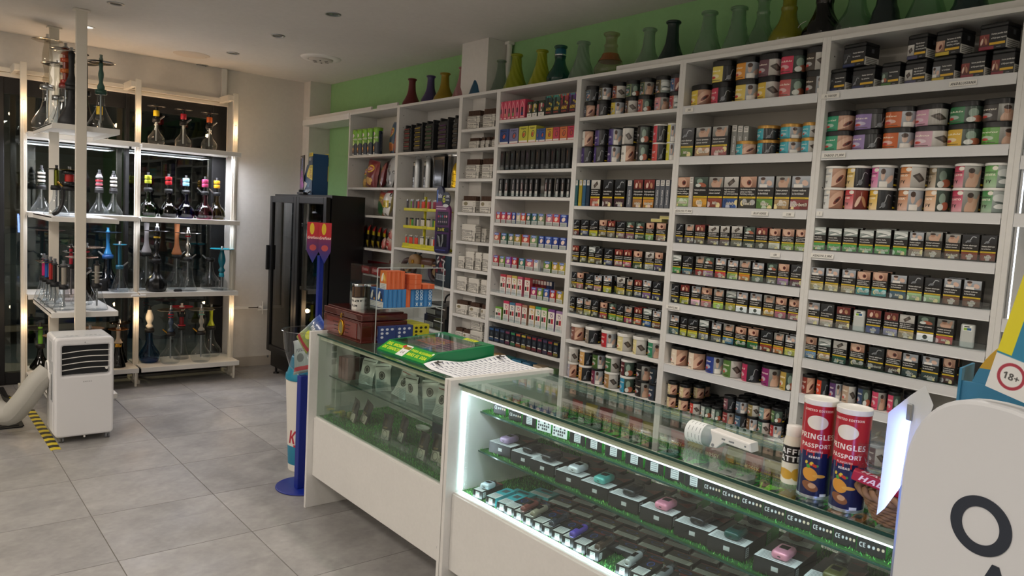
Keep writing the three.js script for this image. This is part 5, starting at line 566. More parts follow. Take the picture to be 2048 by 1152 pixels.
// ================= glass vases along the top =================
{ const prof = { bell: [[0, 0.001], [0.9, 0], [1, 0.02], [1, 0.09], [0.93, 0.17], [0.72, 0.3], [0.54, 0.43], [0.43, 0.56], [0.385, 0.7], [0.38, 0.93], [0.47, 0.95], [0.48, 0.985], [0.42, 1], [0.35, 0.985], [0.345, 0.94]], cone: [[0, 0.001], [0.97, 0], [1, 0.03], [0.97, 0.08], [0.84, 0.2], [0.68, 0.36], [0.53, 0.52], [0.43, 0.68], [0.39, 0.82], [0.39, 0.93], [0.48, 0.95], [0.48, 0.985], [0.42, 1], [0.35, 0.985], [0.345, 0.94]], round: [[0, 0.001], [0.7, 0], [0.93, 0.06], [1, 0.16], [0.97, 0.22], [0.78, 0.34], [0.58, 0.45], [0.45, 0.56], [0.4, 0.66], [0.43, 0.7], [0.43, 0.735], [0.38, 0.75], [0.38, 0.9], [0.5, 0.95], [0.51, 0.985], [0.44, 1], [0.35, 0.98], [0.345, 0.94]] };
  const V = [[-5.458, 'dark red', 'bell', 0x7a2228, 0.5, 0.078, 0.235, 0], [-5.175, 'violet', 'bell', 0x55487e, 0.35, 0.078, 0.228, 0], [-4.975, 'amber yellow', 'bell', 0xb59a1c, 0.32, 0.086, 0.227, 1], [-4.729, 'rose pink', 'cone', 0xc08a8a, 0.42, 0.083, 0.242, 3], [-4.516, 'petrol blue', 'cone', 0x1c6488, 0.4, 0.083, 0.25, 2], [-4.273, 'clear cut', 'cone', 0xc4d2c8, 0.12, 0.072, 0.236, 3], [-4.103, 'lime yellow', 'cone', 0xaab41e, 0.36, 0.086, 0.256, 3], [-3.841, 'lime yellow', 'cone', 0xb2b81f, 0.36, 0.086, 0.248, 3], [-3.661, 'teal', 'round', 0x3f9a9a, 0.06, 0.084, 0.25, 0], [-3.453, 'frosted clear', 'cone', 0xb9cdbd, 0.3, 0.09, 0.245, 3], [-3.217, 'clear amber-banded', 'round', 0xd8d4bd, 0.04, 0.096, 0.263, 0], [-2.922, 'frosted clear', 'bell', 0xb4cab6, 0.36, 0.086, 0.242, 2], [-2.754, 'dark green-black', 'bell', 0x1d3531, 0.28, 0.086, 0.256, 2], [-2.517, 'clear scale-cut', 'cone', 0xb4ceb6, 0.25, 0.09, 0.266, 3], [-2.336, 'clear ring-cut', 'cone', 0xb0ccb2, 0.3, 0.09, 0.257, 4], [-2.196, 'clear leaf-cut', 'round', 0xc6d8c8, 0.12, 0.075, 0.285, 3], [-2.056, 'olive yellow', 'round', 0x96961c, 0.2, 0.088, 0.28, 2], [-1.877, 'black', 'round', 0x14181a, 0.14, 0.092, 0.28, 3], [-1.724, 'plain clear', 'round', 0xbfd6c4, 0.04, 0.092, 0.27, 0], [-1.593, 'dark smoke', 'cone', 0x263536, 0.25, 0.08, 0.27, 4], [-1.423, 'plain clear', 'cone', 0xbfd8c4, 0.05, 0.095, 0.27, 0], [-1.258, 'dark ringed', 'cone', 0x28403f, 0.2, 0.085, 0.26, 4]];
  const near = ['above the crisp bay', 'above the lighter cases', 'above the golden bullet', 'before the wall column', 'before the column edge', 'beside the column', 'above the slim vape boxes', 'above the big-number boxes', 'above the vape boxes', 'beside the amber-banded one', 'above the round black tins', 'beside the dark vase', 'above the first post of tins', 'above the square tins', 'above the gold-lidded jars', 'above the red square tin', 'next to the black vase', 'with a hanging tag', 'after the black vase', 'above the first black boxes', 'above the stacked boxes', 'last along the wall'];
  V.forEach(([z, n, pr, col, rough, r, h, cut], i) => {
    const t = thing('hookah_vase', `${n} glass hookah vase ${near[i]}`, 'vase', [3.32, TOP + 0.0005, z], i * 0.7, 'glass vases along the shelf top');
    const pts = prof[pr].map(([a, b]) => [a * r, b * h]), spl = new THREE.CatmullRomCurve3(pts.map(([a, b]) => new THREE.Vector3(a, b, 0)), false, 'centripetal'), fine = spl.getPoints(44).map((v) => [Math.max(0.0003, v.x), v.y]);
    const g = lathe(fine, 48); if (cut) { const P = g.attributes.position; for (let k = 0; k < P.count; k++) { const x = P.getX(k), y = P.getY(k), q = P.getZ(k), a = Math.atan2(x, q), v = y / h; if (v > 0.88 || v < 0.02) continue; const f = cut === 1 ? 0.5 * Math.sin(a * 16) * Math.sin(v * 60) : cut === 2 ? 0.7 * Math.sin(a * 9 + v * 11) * Math.sin(a * 5 - v * 17) : cut === 3 ? 0.9 * Math.sin(a * 10 + v * 22) : 0.8 * Math.sin(v * 90); const s = 1 + 0.035 * f; P.setX(k, x * s); P.setZ(k, q * s); } g.computeVertexNormals(); }
    const clear = rough < 0.15;
    part(t, 'vessel', g, phy({ color: col, roughness: clear ? 0.06 : rough, transmission: clear ? 0.93 : n.startsWith('dark') ? 0.45 : n.includes('clear') ? 0.8 : 0.5, thickness: 0, ior: 1.5 }));
    if (i === 8) { part(t, 'neck_sleeve', lathe([[r * 0.39, h * 0.74], [r * 0.44, h * 0.75], [r * 0.44, h * 0.9], [r * 0.39, h * 0.92]], 30), phy({ color: 0x1f7f9a, roughness: 0.1, transmission: 0.6, thickness: 0 })); part(t, 'silver_band', lathe([[r * 0.445, h * 0.745], [r * 0.45, h * 0.76], [r * 0.445, h * 0.775]], 30), MAT.chrome); }
    if (i === 10) part(t, 'amber_band', lathe([[r * 0.76, h * 0.36], [r * 0.6, h * 0.45], [r * 0.5, h * 0.53]].map(([a, b]) => [a + 0.001, b]), 36), phy({ color: 0xa86a3a, roughness: 0.15, transmission: 0.55, thickness: 0 }));
    if (i === 17) { const tc = cell(60, 80, (c, w, h) => { fill(c, '#4a3536', 0, 0, w, h); c.strokeStyle = '#c9b9a8'; c.beginPath(); c.moveTo(18, 44); c.lineTo(36, 6); c.lineTo(42, 44); c.stroke(); fill(c, '#e9e7e2', 8, h * 0.66, w - 16, 18); }); part(t, 'hang_tag', at(sheet(0.04, 0.055, tc), -0.075, 0.06, -0.075, 0, -PI + 0.75 - 0.0, 0), pm(tc, 0.6)); part(t, 'tag_string', tube([[-0.055, 0.115, -0.05], [-0.07, 0.1, -0.07], [-0.076, 0.085, -0.076]], 0.0012, 8, 5), MAT.white); t.rotation.y = -0.2; }
  });
}
// ================= drinks fridge =================
{ const zF = -5.91, zB = -7.145, w = zF - zB, h = 1.745, d = 0.362, f = thing('drinks_fridge', 'tall black two-door glass-fronted drinks fridge in the corner', 'fridge', [2.81, 0, (zF + zB) / 2], ry), bk = std(0x0c0d10, 0.35);
  part(f, 'cabinet', [box(w, 0.14, d - 0.05, 0, 0.13, -d / 2 - 0.025), box(0.03, h - 0.2, d - 0.05, -w / 2 + 0.015, 0.2 + (h - 0.2) / 2, -d / 2 - 0.025), box(0.03, h - 0.2, d - 0.05, w / 2 - 0.015, 0.2 + (h - 0.2) / 2, -d / 2 - 0.025), box(w - 0.06, 0.09, d - 0.05, 0, h - 0.045, -d / 2 - 0.025), box(w - 0.06, h - 0.25, 0.03, 0, h / 2 + 0.08, -d + 0.015)], bk);
  for (const s of [-1, 1]) { const x = s * w / 4, dw = w / 2 - 0.006, dh = h - 0.24, D = part(f, 'door', [rbox(0.055, dh, 0.04, 0.005, x - dw / 2 + 0.0275, 0.2 + dh / 2 + 0.02, -0.02), rbox(0.055, dh, 0.04, 0.005, x + dw / 2 - 0.0275, 0.2 + dh / 2 + 0.02, -0.02), rbox(dw - 0.11, 0.06, 0.04, 0.005, x, 0.25, -0.02), rbox(dw - 0.11, 0.06, 0.04, 0.005, x, h - 0.05, -0.02)], MAT.black); part(D, 'pane', box(dw - 0.1, dh - 0.1, 0.006, x, 0.22 + dh / 2, -0.02), glassM(0x8d979a, 0.02)); part(D, 'handle', rbox(0.026, 0.24, 0.03, 0.006, s < 0 ? -w / 2 + 0.01 : w / 2 - 0.03, 1.13, 0.014), MAT.black); part(D, 'edge_light', rbox(0.016, dh - 0.2, 0.006, 0.002, x - dw / 2 + 0.07, 0.22 + dh / 2, -0.045), std(0xb9bec2, 0.3, 0.3)); }
  for (const y of [0.5, 0.78, 1.06, 1.34]) { const g = []; for (let i = 0; i < 24; i++) g.push(cyl(0.003, 0.003, d - 0.1, 0, 0, 0, 6).rotateX(PI / 2).translate(-w / 2 + 0.05 + i * (w - 0.1) / 23, y, -d / 2 - 0.03)); g.push(cyl(0.005, 0.005, w - 0.07, 0, 0, 0, 8).rotateZ(PI / 2).translate(0, y, -0.1)); part(f, 'wire_shelf', g, MAT.steel); }
  for (const [x, z] of [[-w / 2 + 0.12, -0.06], [w / 2 - 0.12, -0.06], [-w / 2 + 0.12, -d + 0.08], [w / 2 - 0.12, -d + 0.08]]) part(f, 'foot', [cyl(0.012, 0.012, 0.06, x, 0.04, z, 10), cyl(0.025, 0.028, 0.014, x, 0.007, z, 14)], MAT.black);
  part(f, 'lock', cyl(0.012, 0.012, 0.01, 0, 0, 0, 14).rotateX(PI / 2).translate(-w / 2 + 0.05, 0.16, -0.0), MAT.steel);
  // drinks
  const bt = lathe([[0, 0], [0.03, 0], [0.033, 0.006], [0.033, 0.12], [0.03, 0.15], [0.014, 0.19], [0.013, 0.215]], 18), cap = cyl(0.015, 0.015, 0.018, 0, 0.22, 0, 14), cn = lathe([[0, 0.004], [0.024, 0], [0.033, 0.01], [0.033, 0.11], [0.027, 0.12], [0, 0.118]], 18), m = {};
  const D = [['b', 0x6a5a3a, -6.05, 1.34, 'amber'], ['b', 0x7a6a3a, -6.2, 1.34, 'golden'], ['c', 0xa03038, -6.34, 1.34, 'red'], ['c', 0xc8c6be, -6.44, 1.34, 'white'], ['c', 0xa8602c, -6.75, 1.34, 'orange'], ['b', 0x8a5a2a, -6.9, 1.34, 'brown'], ['b', 0x2f6a7a, -6.1, 1.06, 'teal'], ['c', 0x2a4a8a, -6.25, 1.06, 'blue'], ['b', 0xb9bcc0, -6.4, 1.06, 'clear'], ['c', 0xb0242c, -6.72, 1.06, 'red'], ['b', 0x3a4a8a, -6.85, 0.78, 'blue'], ['b', 0x6a8a3a, -6.1, 0.78, 'green'], ['b', 0xc9ccd0, -6.3, 0.78, 'clear'], ['b', 0x4a7a3a, -6.45, 0.5, 'green'], ['b', 0x3a6a30, -6.7, 0.5, 'green'], ['b', 0x4a7a3a, -6.85, 0.5, 'green'], ['c', 0x8a8c8e, -6.1, 0.5, 'silver'], ['b', 0xc0c4c4, -6.95, 0.78, 'clear']];
  const lv = { 1.34: 'top', 1.06: 'second', 0.78: 'third', 0.5: 'bottom' }, seen = {};
  D.forEach(([k, c, z, y, n], i) => { const t = thing(k === 'b' ? 'drink_bottle' : 'drink_can', `${n} ${k === 'b' ? 'drink bottle' : 'drink can'} inside the fridge on its ${lv[y]} wire shelf, ${z > -6.5 ? 'near' : 'far'} door${seen[n + k + y + (z > -6.5)] ? ', second of two' : ''}`, k === 'b' ? 'bottle' : 'can', [2.93 + 0.05 * hash(i, 1, 1), y + 0.0055, z], 0, 'drinks in the fridge'); seen[n + k + y + (z > -6.5)] = 1; part(t, 'body', k === 'b' ? bt : cn, m[c] ||= std(c, 0.2, k === 'b' ? 0 : 0.3)); if (k === 'b') part(t, 'cap', cap, MAT.white); else part(t, 'rim', new THREE.TorusGeometry(0.027, 0.002, 6, 18).rotateX(PI / 2).translate(0, 0.12, 0), MAT.steel); });
  // on top: poster and tiered sweet display
  const po = cell(150, 310, (c, w, h) => { fill(c, '#17181d', 0, 0, w, h); fill(c, '#b9a8a0', 6, 8, 54, 14); for (let i = 0; i < 40; i++) { const q = i / 40; blob(c, w * (0.5 + (q - 0.3) * 0.9 * (hash(i, 1, 1) - 0.5) * 1.6), h * (0.08 + 0.85 * q), 12 + 10 * q, 10 + 12 * q, i, q < 0.45 ? ['#3f4f9a', '#5a6fc0', '#8fa4d8'][i % 3] : ['#8a2f8a', '#b04fae', '#6a2470'][i % 3]); } fill(c, '#6a6f8a', 10, h * 0.3, 60, 4); });
  const ps = thing('small_poster', 'small framed poster of blue and purple smoke standing on the fridge', 'poster', [2.9, 1.79, -6.62], ry - 0.25); part(ps, 'print', sheet(0.2, 0.31, po).translate(0, 0.155, 0.004), pm(po, 0.3)); part(ps, 'backing', rbox(0.206, 0.316, 0.006, 0.002, 0, 0.155, 0), MAT.dark); part(ps, 'stand', rbox(0.04, 0.045, 0.06, 0.004, 0.02, -0.0225, 0), MAT.black);
  solo('cable_clip', 'flat black adapter and lead lying on the fridge top', 'adapter', [rbox(0.14, 0.022, 0.06, 0.006, 0, 0.011, 0), tube([[0.06, 0.011, 0], [0.12, 0.02, 0], [0.16, 0.03, 0.01], [0.2, 0.008, 0]], 0.005, 16, 6)], MAT.black, [2.86, 1.7455, -6.5], ry);
  const hs = thing('sweet_display', 'blue and yellow tiered cardboard sweet display on the fridge', 'display', [2.93, 1.7455, -6.34], ry - 0.15);
  const s1 = cell(200, 260, (c, w, h) => { fill(c, '#153a5c', 0, 0, w, h); for (let i = 0; i < 7; i++) { c.strokeStyle = '#5f9ac0'; c.lineWidth = 2; c.beginPath(); c.moveTo(w * 0.6, h * 0.82); c.lineTo(w * (0.25 + i * 0.12), h * 0.62); c.stroke(); } txt(c, 'HALLS', w * 0.52, h * 0.93, 40, '#dfe6ea', 'italic bold', 'center'); txt(c, 'HALLS', w * 0.66, h * 0.15, 24, '#dfe6ea', 'bold', 'center'); fill(c, '#d2bf2a', w * 0.42, 0, w * 0.58, h * 0.09); txt(c, 'OFERTA', w * 0.72, h * 0.045, 18, '#7a4a1c', 'bold', 'center'); c.fillStyle = '#d2c02c'; c.beginPath(); c.moveTo(w * 0.42, h * 0.5); c.lineTo(w * 0.7, h * 0.3); c.lineTo(w, h * 0.3); c.lineTo(w, h * 0.66); c.lineTo(w * 0.42, h * 0.56); c.fill(); txt(c, 'OFERTA', w * 0.83, h * 0.345, 17, '#5a3a1c', 'bold', 'center'); txt(c, '2x', w * 0.8, h * 0.44, 40, '#7a2a1c', 'bold', 'center'); txt(c, '1,70€', w * 0.76, h * 0.56, 34, '#7a2a1c', 'bold', 'center'); });
  const sil = [[-0.24, 0], [0.05, 0], [0.05, 0.37], [-0.06, 0.37], [-0.075, 0.27], [-0.12, 0.265], [-0.21, 0.16], [-0.21, 0.125], [-0.1, 0.1], [-0.21, 0.03]];
  for (const z of [-0.07, 0.07]) part(hs, 'side_card', planarUV(extr(sil, 0.004, 0.0008).translate(0, 0, z - 0.002), s1, -0.24, 0.05, 0, 0.37), pm(s1, 0.35));
  part(hs, 'tray', [rbox(0.15, 0.004, 0.136, 0.001, -0.13, 0.125, 0), rbox(0.004, 0.035, 0.136, 0.001, -0.205, 0.142, 0), rbox(0.2, 0.004, 0.136, 0.001, -0.12, 0.004, 0), rbox(0.004, 0.04, 0.136, 0.001, -0.225, 0.02, 0), rbox(0.004, 0.36, 0.136, 0.001, 0.045, 0.18, 0)], std(0x174a78, 0.4));
  for (let t = 0; t < 2; t++) for (let i = 0; i < 4; i++) { const q = solo('sweet_pack', `${i % 2 ? 'white' : 'orange'} sweet stick pack lying in the ${t ? 'upper' : 'lower'} tier of the blue display, ${JOIN[i + 1]} one`, 'sweets', [rbox(0.1, 0.018, 0.026, 0.007, 0, 0.009, 0, 2)], std([0xd0763a, 0xd8d4cc][i % 2], 0.35), [2.93 - 0.001, 0, -6.34], ry - 0.15, 'sweet packs in the blue display'); const o = new THREE.Vector3(-0.13, (t ? 0.1275 : 0.0065), -0.05 + i * 0.033).applyEuler(new THREE.Euler(0, ry - 0.15, 0)); q.position.add(o).setY(1.7455 + o.y); }
}
// ================= hookah rack in front of the window =================
const RY = [2.1, 1.47, 0.815, 0.165], PZ = -7.16;      // shelf heights, post line
{ const r = thing('hookah_rack', 'white steel hookah rack with lit shelves standing against the shop window', 'rack');
  for (const [i, x] of [0.8, 1.634, 2.465].entries()) {
    part(r, 'post', [rbox(0.045, 2.645, 0.028, 0.003, x, 1.3225, PZ), rbox(0.014, 2.3, 0.008, 0.002, x, 1.2, PZ + 0.017)], MAT.whiteMetal);
    part(r, 'bracket', [rbox(0.035, 0.06, 0.26, 0.003, x - 0.045, 2.6, PZ - 0.145), rbox(0.06, 0.05, 0.03, 0.003, x - 0.03, 2.6, PZ - 0.01)], MAT.whiteMetal);
    part(r, 'foot', rbox(0.04, 0.03, 0.3, 0.004, x, 0.015, PZ - 0.06), MAT.whiteMetal);
  }
  [[0.815, 1.618], [1.65, 2.45]].forEach(([a, b], s) => RY.forEach((y, k) => {
    const zf = k === 3 ? -6.96 : -7.03, zb = -7.4, L = b - a + (s ? 0.045 : 0), xc = (a + b) / 2 + (s ? 0.01 : 0);
    const sh = part(r, 'shelf', [rbox(L, 0.012, zf - zb, 0.002, xc, y - 0.006, (zf + zb) / 2), rbox(L, 0.042, 0.012, 0.003, xc, y - 0.02, zf + 0.0), rbox(L, 0.036, 0.01, 0.002, xc, y - 0.018, zb)], MAT.white);
    if (k === 3) part(r, 'shelf_leg', rbox(0.018, y - 0.03, 0.03, 0.002, s ? b - 0.01 : b - 0.02, (y - 0.03) / 2, zf - 0.03), MAT.whiteMetal);
    if (k < 2) { const n = k ? 1 : 3; for (let q = 0; q < n; q++) { const z = zf - 0.05 - q * 0.085; part(r, 'led_bar', rbox(L - 0.12, 0.012, 0.022, 0.004, xc, y - 0.02, z), glow(0xf4f6ff, k ? 4 : 6)); } area(L - 0.12, k ? 0.03 : 0.2, 0xf2f4ff, SHELF_LED * (k ? 1.6 : 1), [xc, y - 0.05, k ? zf - 0.06 : zf - 0.14], [xc, 0, k ? zf - 0.06 : zf - 0.14]); }
  }));
  // unseen warm strips on the top shelves, placed to wash wall and ceiling
  for (const xc of [1.2165, 2.06]) { part(r, 'unseen_uplight_strip', rbox(0.7, 0.008, 0.014, 0.002, xc, 2.104, -7.385), glow(0xffd9b0, 2)); area(0.7, 0.014, 0xffcf9f, UNSEEN_UPLIGHT, [xc, 2.112, -7.385], [xc, 3, -7.36]); }
  for (const x of [0.8, 1.634, 2.465]) { const s = new THREE.PointLight(0xffd6a8, 0.1, 3, 2); s.position.set(x, 2.3, PZ + 0.1); scene.add(s); const s2 = new THREE.PointLight(0xffd6a8, 0.08, 3, 2); s2.position.set(x, 0.6, PZ + 0.1); scene.add(s2); }  // unseen warm lamps at the posts, placed to brighten posts and shelves
  part(r, 'handrail_cap', [rbox(0.12, 0.02, 0.03, 0.006, 1.62, 0.79, -7.0)], MAT.white);
}
const PFX = [0.845, 1.272], PY = [2.113, 1.466, 0.787, 0.165], PFZ = -6.1;
{ const r = thing('peninsula_shelf', 'white shelving arm with two square poles projecting into the shop from the hookah rack', 'rack');
  part(r, 'pole', [rbox(0.068, CEIL, 0.036, 0.003, 1.015, CEIL / 2, -6.05), box(0.07, 0.004, 0.038, 1.015, 2.215, -6.05), rbox(0.1, 0.012, 0.06, 0.003, 1.015, CEIL - 0.007, -6.05)], MAT.whiteMetal);
  part(r, 'pole', [rbox(0.066, CEIL, 0.036, 0.003, 0.968, CEIL / 2, -6.87), rbox(0.1, 0.012, 0.06, 0.003, 0.968, CEIL - 0.007, -6.87)], MAT.whiteMetal);
  PY.forEach((y, k) => { const L = 0.9, zc = PFZ - L / 2, w = PFX[1] - PFX[0], xc = (PFX[0] + PFX[1]) / 2; part(r, 'shelf', [rbox(w, 0.012, L, 0.002, xc, y - 0.006, zc), rbox(w, k === 1 ? 0.034 : 0.038, 0.012, 0.002, xc, y - 0.018, PFZ), rbox(0.012, 0.038, L, 0.002, PFX[0] + 0.006, y - 0.018, zc), rbox(0.012, 0.038, L, 0.002, PFX[1] - 0.006, y - 0.018, zc)], MAT.white); if (k === 2) part(r, 'edge_rail', rbox(0.012, 0.01, L - 0.04, 0.003, PFX[0] + 0.03, y + 0.005, zc), MAT.steel); });
}
// ---------- hookahs ----------
const HP = {
  bell: [[0.8, 0], [0.95, 0.01], [1, 0.05], [0.97, 0.14], [0.78, 0.28], [0.55, 0.42], [0.38, 0.56], [0.3, 0.7], [0.28, 0.92], [0.34, 0.97], [0.34, 1]],
  drop: [[0.62, 0], [0.78, 0.01], [0.9, 0.06], [1, 0.22], [0.95, 0.3], [0.7, 0.42], [0.46, 0.54], [0.34, 0.68], [0.3, 0.92], [0.36, 0.97], [0.36, 1]],
  bulb: [[0.7, 0], [0.85, 0.02], [1, 0.14], [1, 0.26], [0.82, 0.42], [0.52, 0.54], [0.36, 0.66], [0.32, 0.9], [0.4, 0.96], [0.4, 1]],
  cone: [[0.9, 0], [1, 0.01], [1, 0.06], [0.86, 0.2], [0.68, 0.4], [0.52, 0.62], [0.42, 0.82], [0.4, 0.95], [0.46, 1]],
  flare: [[0.95, 0], [1, 0.01], [0.9, 0.08], [0.72, 0.24], [0.58, 0.42], [0.5, 0.62], [0.48, 0.8], [0.56, 0.94], [0.58, 1]],
  jar: [[0.9, 0], [1, 0.03], [1, 0.55], [0.85, 0.65], [0.6, 0.75], [0.6, 0.95], [0.66, 1]],
};
const stemPts = (kind, r, h) => ({ rod: [[r, 0], [r, h]], vase: [[r * 1.9, 0], [r * 2.1, h * 0.1], [r * 1.1, h * 0.25], [r * 1.5, h * 0.45], [r * 1.5, h * 0.55], [r, h * 0.7], [r * 1.3, h * 0.9], [r, h]], trumpet: [[r * 2.2, 0], [r * 2.3, h * 0.04], [r * 1.9, h * 0.12], [r * 1.15, h * 0.3], [r, h * 0.6], [r * 1.2, h * 0.92], [r * 1.25, h]], stack: [[r * 1.8, 0], [r * 2, h * 0.08], [r, h * 0.16], [r, h * 0.3], [r * 1.5, h * 0.36], [r * 1.5, h * 0.5], [r, h * 0.56], [r, h * 0.72], [r * 1.5, h * 0.78], [r * 1.4, h * 0.9], [r, h]], bead: [[r, 0], [r * 1.9, h * 0.12], [r * 1.1, h * 0.26], [r * 2, h * 0.5], [r * 1.9, h * 0.68], [r * 1.2, h * 0.9], [r * 0.9, h]] }[kind]);
const mcache = {};
const HM = (c, k) => mcache[c + k] ||= k === 'glass' ? glassM(c, 0.03, { ior: 1.5 }) : k === 'frost' ? phy({ color: c, roughness: 0.25, transmission: 0.6, thickness: 0 }) : k === 'metal' ? std(c, 0.22, 1) : k === 'matt' ? std(c, 0.6) : std(c, 0.25, 0.1);
// o: base [profile, colour, kind, r, h, cut], stem [profile, colour, kind, r], top, tray [r, colour, kind] + ty, port, bowl, bands
function hookah(label, p, turn, o) {
  const t = thing('hookah', label, 'hookah', p, turn, 'hookahs in the window rack'), [pf, bc, bk, br, bh, cut] = o.base;
  const sp = new THREE.CatmullRomCurve3(HP[pf].map(([a, b]) => new THREE.Vector3(a * br, b * bh, 0)), false, 'centripetal').getPoints(26).map((v) => [v.x, v.y]); const g = lathe([[0, 0.001], ...sp], 32);
  if (cut) { const P = g.attributes.position; for (let k = 0; k < P.count; k++) { const a = Math.atan2(P.getX(k), P.getZ(k)), v = P.getY(k) / bh; if (v > 0.8 || v < 0.02) continue; const s = 1 + 0.045 * (cut === 2 ? Math.cos(a * 12) : Math.sin(a * 8 + v * 20) * Math.sin(a * 8 - v * 20)); P.setX(k, P.getX(k) * s); P.setZ(k, P.getZ(k) * s); } g.computeVertexNormals(); }
  part(t, 'base', g, HM(bc, bk), o.baseLabel);
  const bl = o.water; if (bl) part(t, 'water', lathe([[0, 0.003], ...sp.filter(([, y]) => y < bh * 0.14).map(([x, y]) => [x * 0.96, y + 0.002]), [0, bh * 0.13]], 28), HM(bl, 'frost'));
  const gy = bh; part(t, 'gasket', lathe([[0.008, gy - 0.012], [br * 0.44, gy - 0.014], [br * 0.46, gy + 0.004], [br * 0.42, gy + 0.022], [0.008, gy + 0.022]], 22), o.gasket || MAT.gasket);
  if (bk === 'glass' || bk === 'frost') part(t, 'downstem', cyl(0.0065, 0.0065, gy * 0.82, 0, gy * 0.58, 0, 10), MAT.steel);
  const sh = o.top - gy - 0.02 - (o.bowl === 0 ? 0 : 0.035), [sk, sc, sm, sr] = o.stem; part(t, 'stem', lathe(new THREE.CatmullRomCurve3(stemPts(sk, sr, sh).map(([a, b]) => new THREE.Vector3(a, b, 0)), false, 'centripetal').getPoints(24).map((v) => [v.x, v.y + gy + 0.02]), 20), HM(sc, sm));
  if (o.bands) o.bands.forEach(([f, c, w]) => part(t, 'stem_band', lathe([[sr * 1.16, gy + 0.02 + sh * f], [sr * 1.75, gy + 0.022 + sh * f], [sr * 1.75, gy + 0.018 + sh * f + w], [sr * 1.16, gy + 0.02 + sh * f + w]], 20), HM(c, 'gloss')));
  const ty = o.ty ?? (o.top - 0.04); if (o.tray) { const [tr, tc, tk] = o.tray; part(t, 'tray', lathe([[0.01, ty], [tr * 0.35, ty - 0.002], [tr * 0.8, ty - 0.001], [tr, ty + 0.006], [tr * 0.985, ty + 0.009], [tr * 0.8, ty + 0.002], [tr * 0.3, ty + 0.002], [0.01, ty + 0.004]], 36), HM(tc, tk || 'metal')); }
  if (o.bowl !== 0) part(t, 'bowl_seat', lathe([[sr, o.top - 0.036], [sr * 1.2, o.top - 0.03], [0.009, o.top - 0.02], [0.011, o.top], [0, o.top]], 16), o.bowl || MAT.steel);
  if (o.port !== 0) part(t, 'hose_port', [at(cyl(0.006, 0.008, 0.06, 0, 0.03, 0, 12), (o.port || -1) * br * 0.3, gy + 0.008, 0, 0, 0, (o.port || -1) * -0.85)], o.portM || MAT.steel);
  if (o.hang) part(t, 'hang_tag', [rbox(0.018, 0.028, 0.003, 0.001, 0, gy - 0.06, br * 0.36)], MAT.dark);
  return t;
}
const Gc = 0xf1f4f6, S0 = 'gloss';
// ----- right-hand side of the rack, bottom shelf
const R3 = RY[3], R2 = RY[2], R1 = RY[1], R0 = RY[0];
hookah('hookah with blue glass base and white speckled stem on the bottom shelf', [1.757, R3, -7.2], 0, { base: ['drop', 0x3f9fc4, 'glass', 0.088, 0.285], water: 0x2f9fc8, stem: ['bead', 0xe2dccb, 'matt', 0.016], top: 0.51, port: 0, bowl: MAT.gasket });
hookah('clear hookah with navy and red ribbed stem and broad pale tray', [1.905, R3, -7.08], 0.2, { base: ['drop', Gc, 'glass', 0.088, 0.265], stem: ['stack', 0x3f5068, S0, 0.014], bands: [[0.62, 0x8a2230, 0.012], [0.75, 0xb02a3a, 0.012], [0.88, 0x8a2230, 0.012]], top: 0.525, ty: 0.477, tray: [0.115, 0xd8d3c4], hang: 1, portM: MAT.gold });
hookah('clear speckled hookah with red and black stem behind the navy one', [2.045, R3, -7.25], 0, { base: ['cone', 0xe6e8ea, 'glass', 0.066, 0.285, 1], stem: ['rod', 0x7a1a26, S0, 0.02], bands: [[0.02, 0xa02434, 0.014], [0.5, 0x17181a, 0.05], [0.82, 0x17181a, 0.03]], top: 0.52, ty: 0.482, tray: [0.1, 0xc23648, S0], bowl: MAT.white });
hookah('clear hookah with grey and mint banded stem and pale tray', [2.164, R3, -7.06], -0.1, { base: ['drop', Gc, 'glass', 0.088, 0.265], stem: ['stack', 0x9c9a92, 'matt', 0.014], bands: [[0.7, 0x7fbcae, 0.012], [0.84, 0x7fbcae, 0.012]], top: 0.53, ty: 0.478, tray: [0.115, 0xd8d3c4], portM: MAT.gold });
hookah('clear hookah with lime green fluted stem at the back of the bottom shelf', [2.318, R3, -7.27], 0, { base: ['drop', Gc, 'glass', 0.09, 0.275], stem: ['trumpet', 0x9aaa1e, S0, 0.014], top: 0.5, ty: 0.475, tray: [0.1, 0x77716e], port: 0 });
// third shelf
hookah('clear hookah with tall white crackled stem beside the middle post', [1.742, R2, -7.28], 0, { base: ['drop', Gc, 'glass', 0.09, 0.315], stem: ['trumpet', 0xa8a4a6, 'matt', 0.018], top: 0.6, ty: 0.535, port: -1, bowl: 0 });
hookah('all-black ribbed hookah with wide thin tray and yellow hose collar', [1.789, R2, -7.12], 0, { base: ['bulb', 0x0d0e10, S0, 0.086, 0.27, 2], stem: ['stack', 0x17171a, S0, 0.016], top: 0.6, ty: 0.53, tray: [0.105, 0x5a5a5c], port: 0, bands: [[0.66, 0xc9a32a, 0.016]] });
hookah('clear hookah with tall copper crackled stem', [2.0, R2, -7.28], 0, { base: ['drop', Gc, 'glass', 0.092, 0.3], stem: ['trumpet', 0xa8683c, 'matt', 0.019], top: 0.6, port: 1, bowl: 0 });
hookah('clear flared hookah with chrome stem and red collar under its tray', [2.052, R2, -7.12], 0, { base: ['flare', Gc, 'glass', 0.086, 0.285, 2], stem: ['stack', 0xc9c6be, 'metal', 0.014], top: 0.575, ty: 0.52, tray: [0.11, 0x9a9892], port: 1, bands: [[0.78, 0xb82234, 0.016]] });
hookah('clear hookah with thin black rod stem near the right post', [2.306, R2, -7.3], 0, { base: ['drop', Gc, 'glass', 0.092, 0.27], stem: ['rod', 0x1a1a1c, S0, 0.007], top: 0.6, port: -1, bowl: 0, gasket: MAT.black });
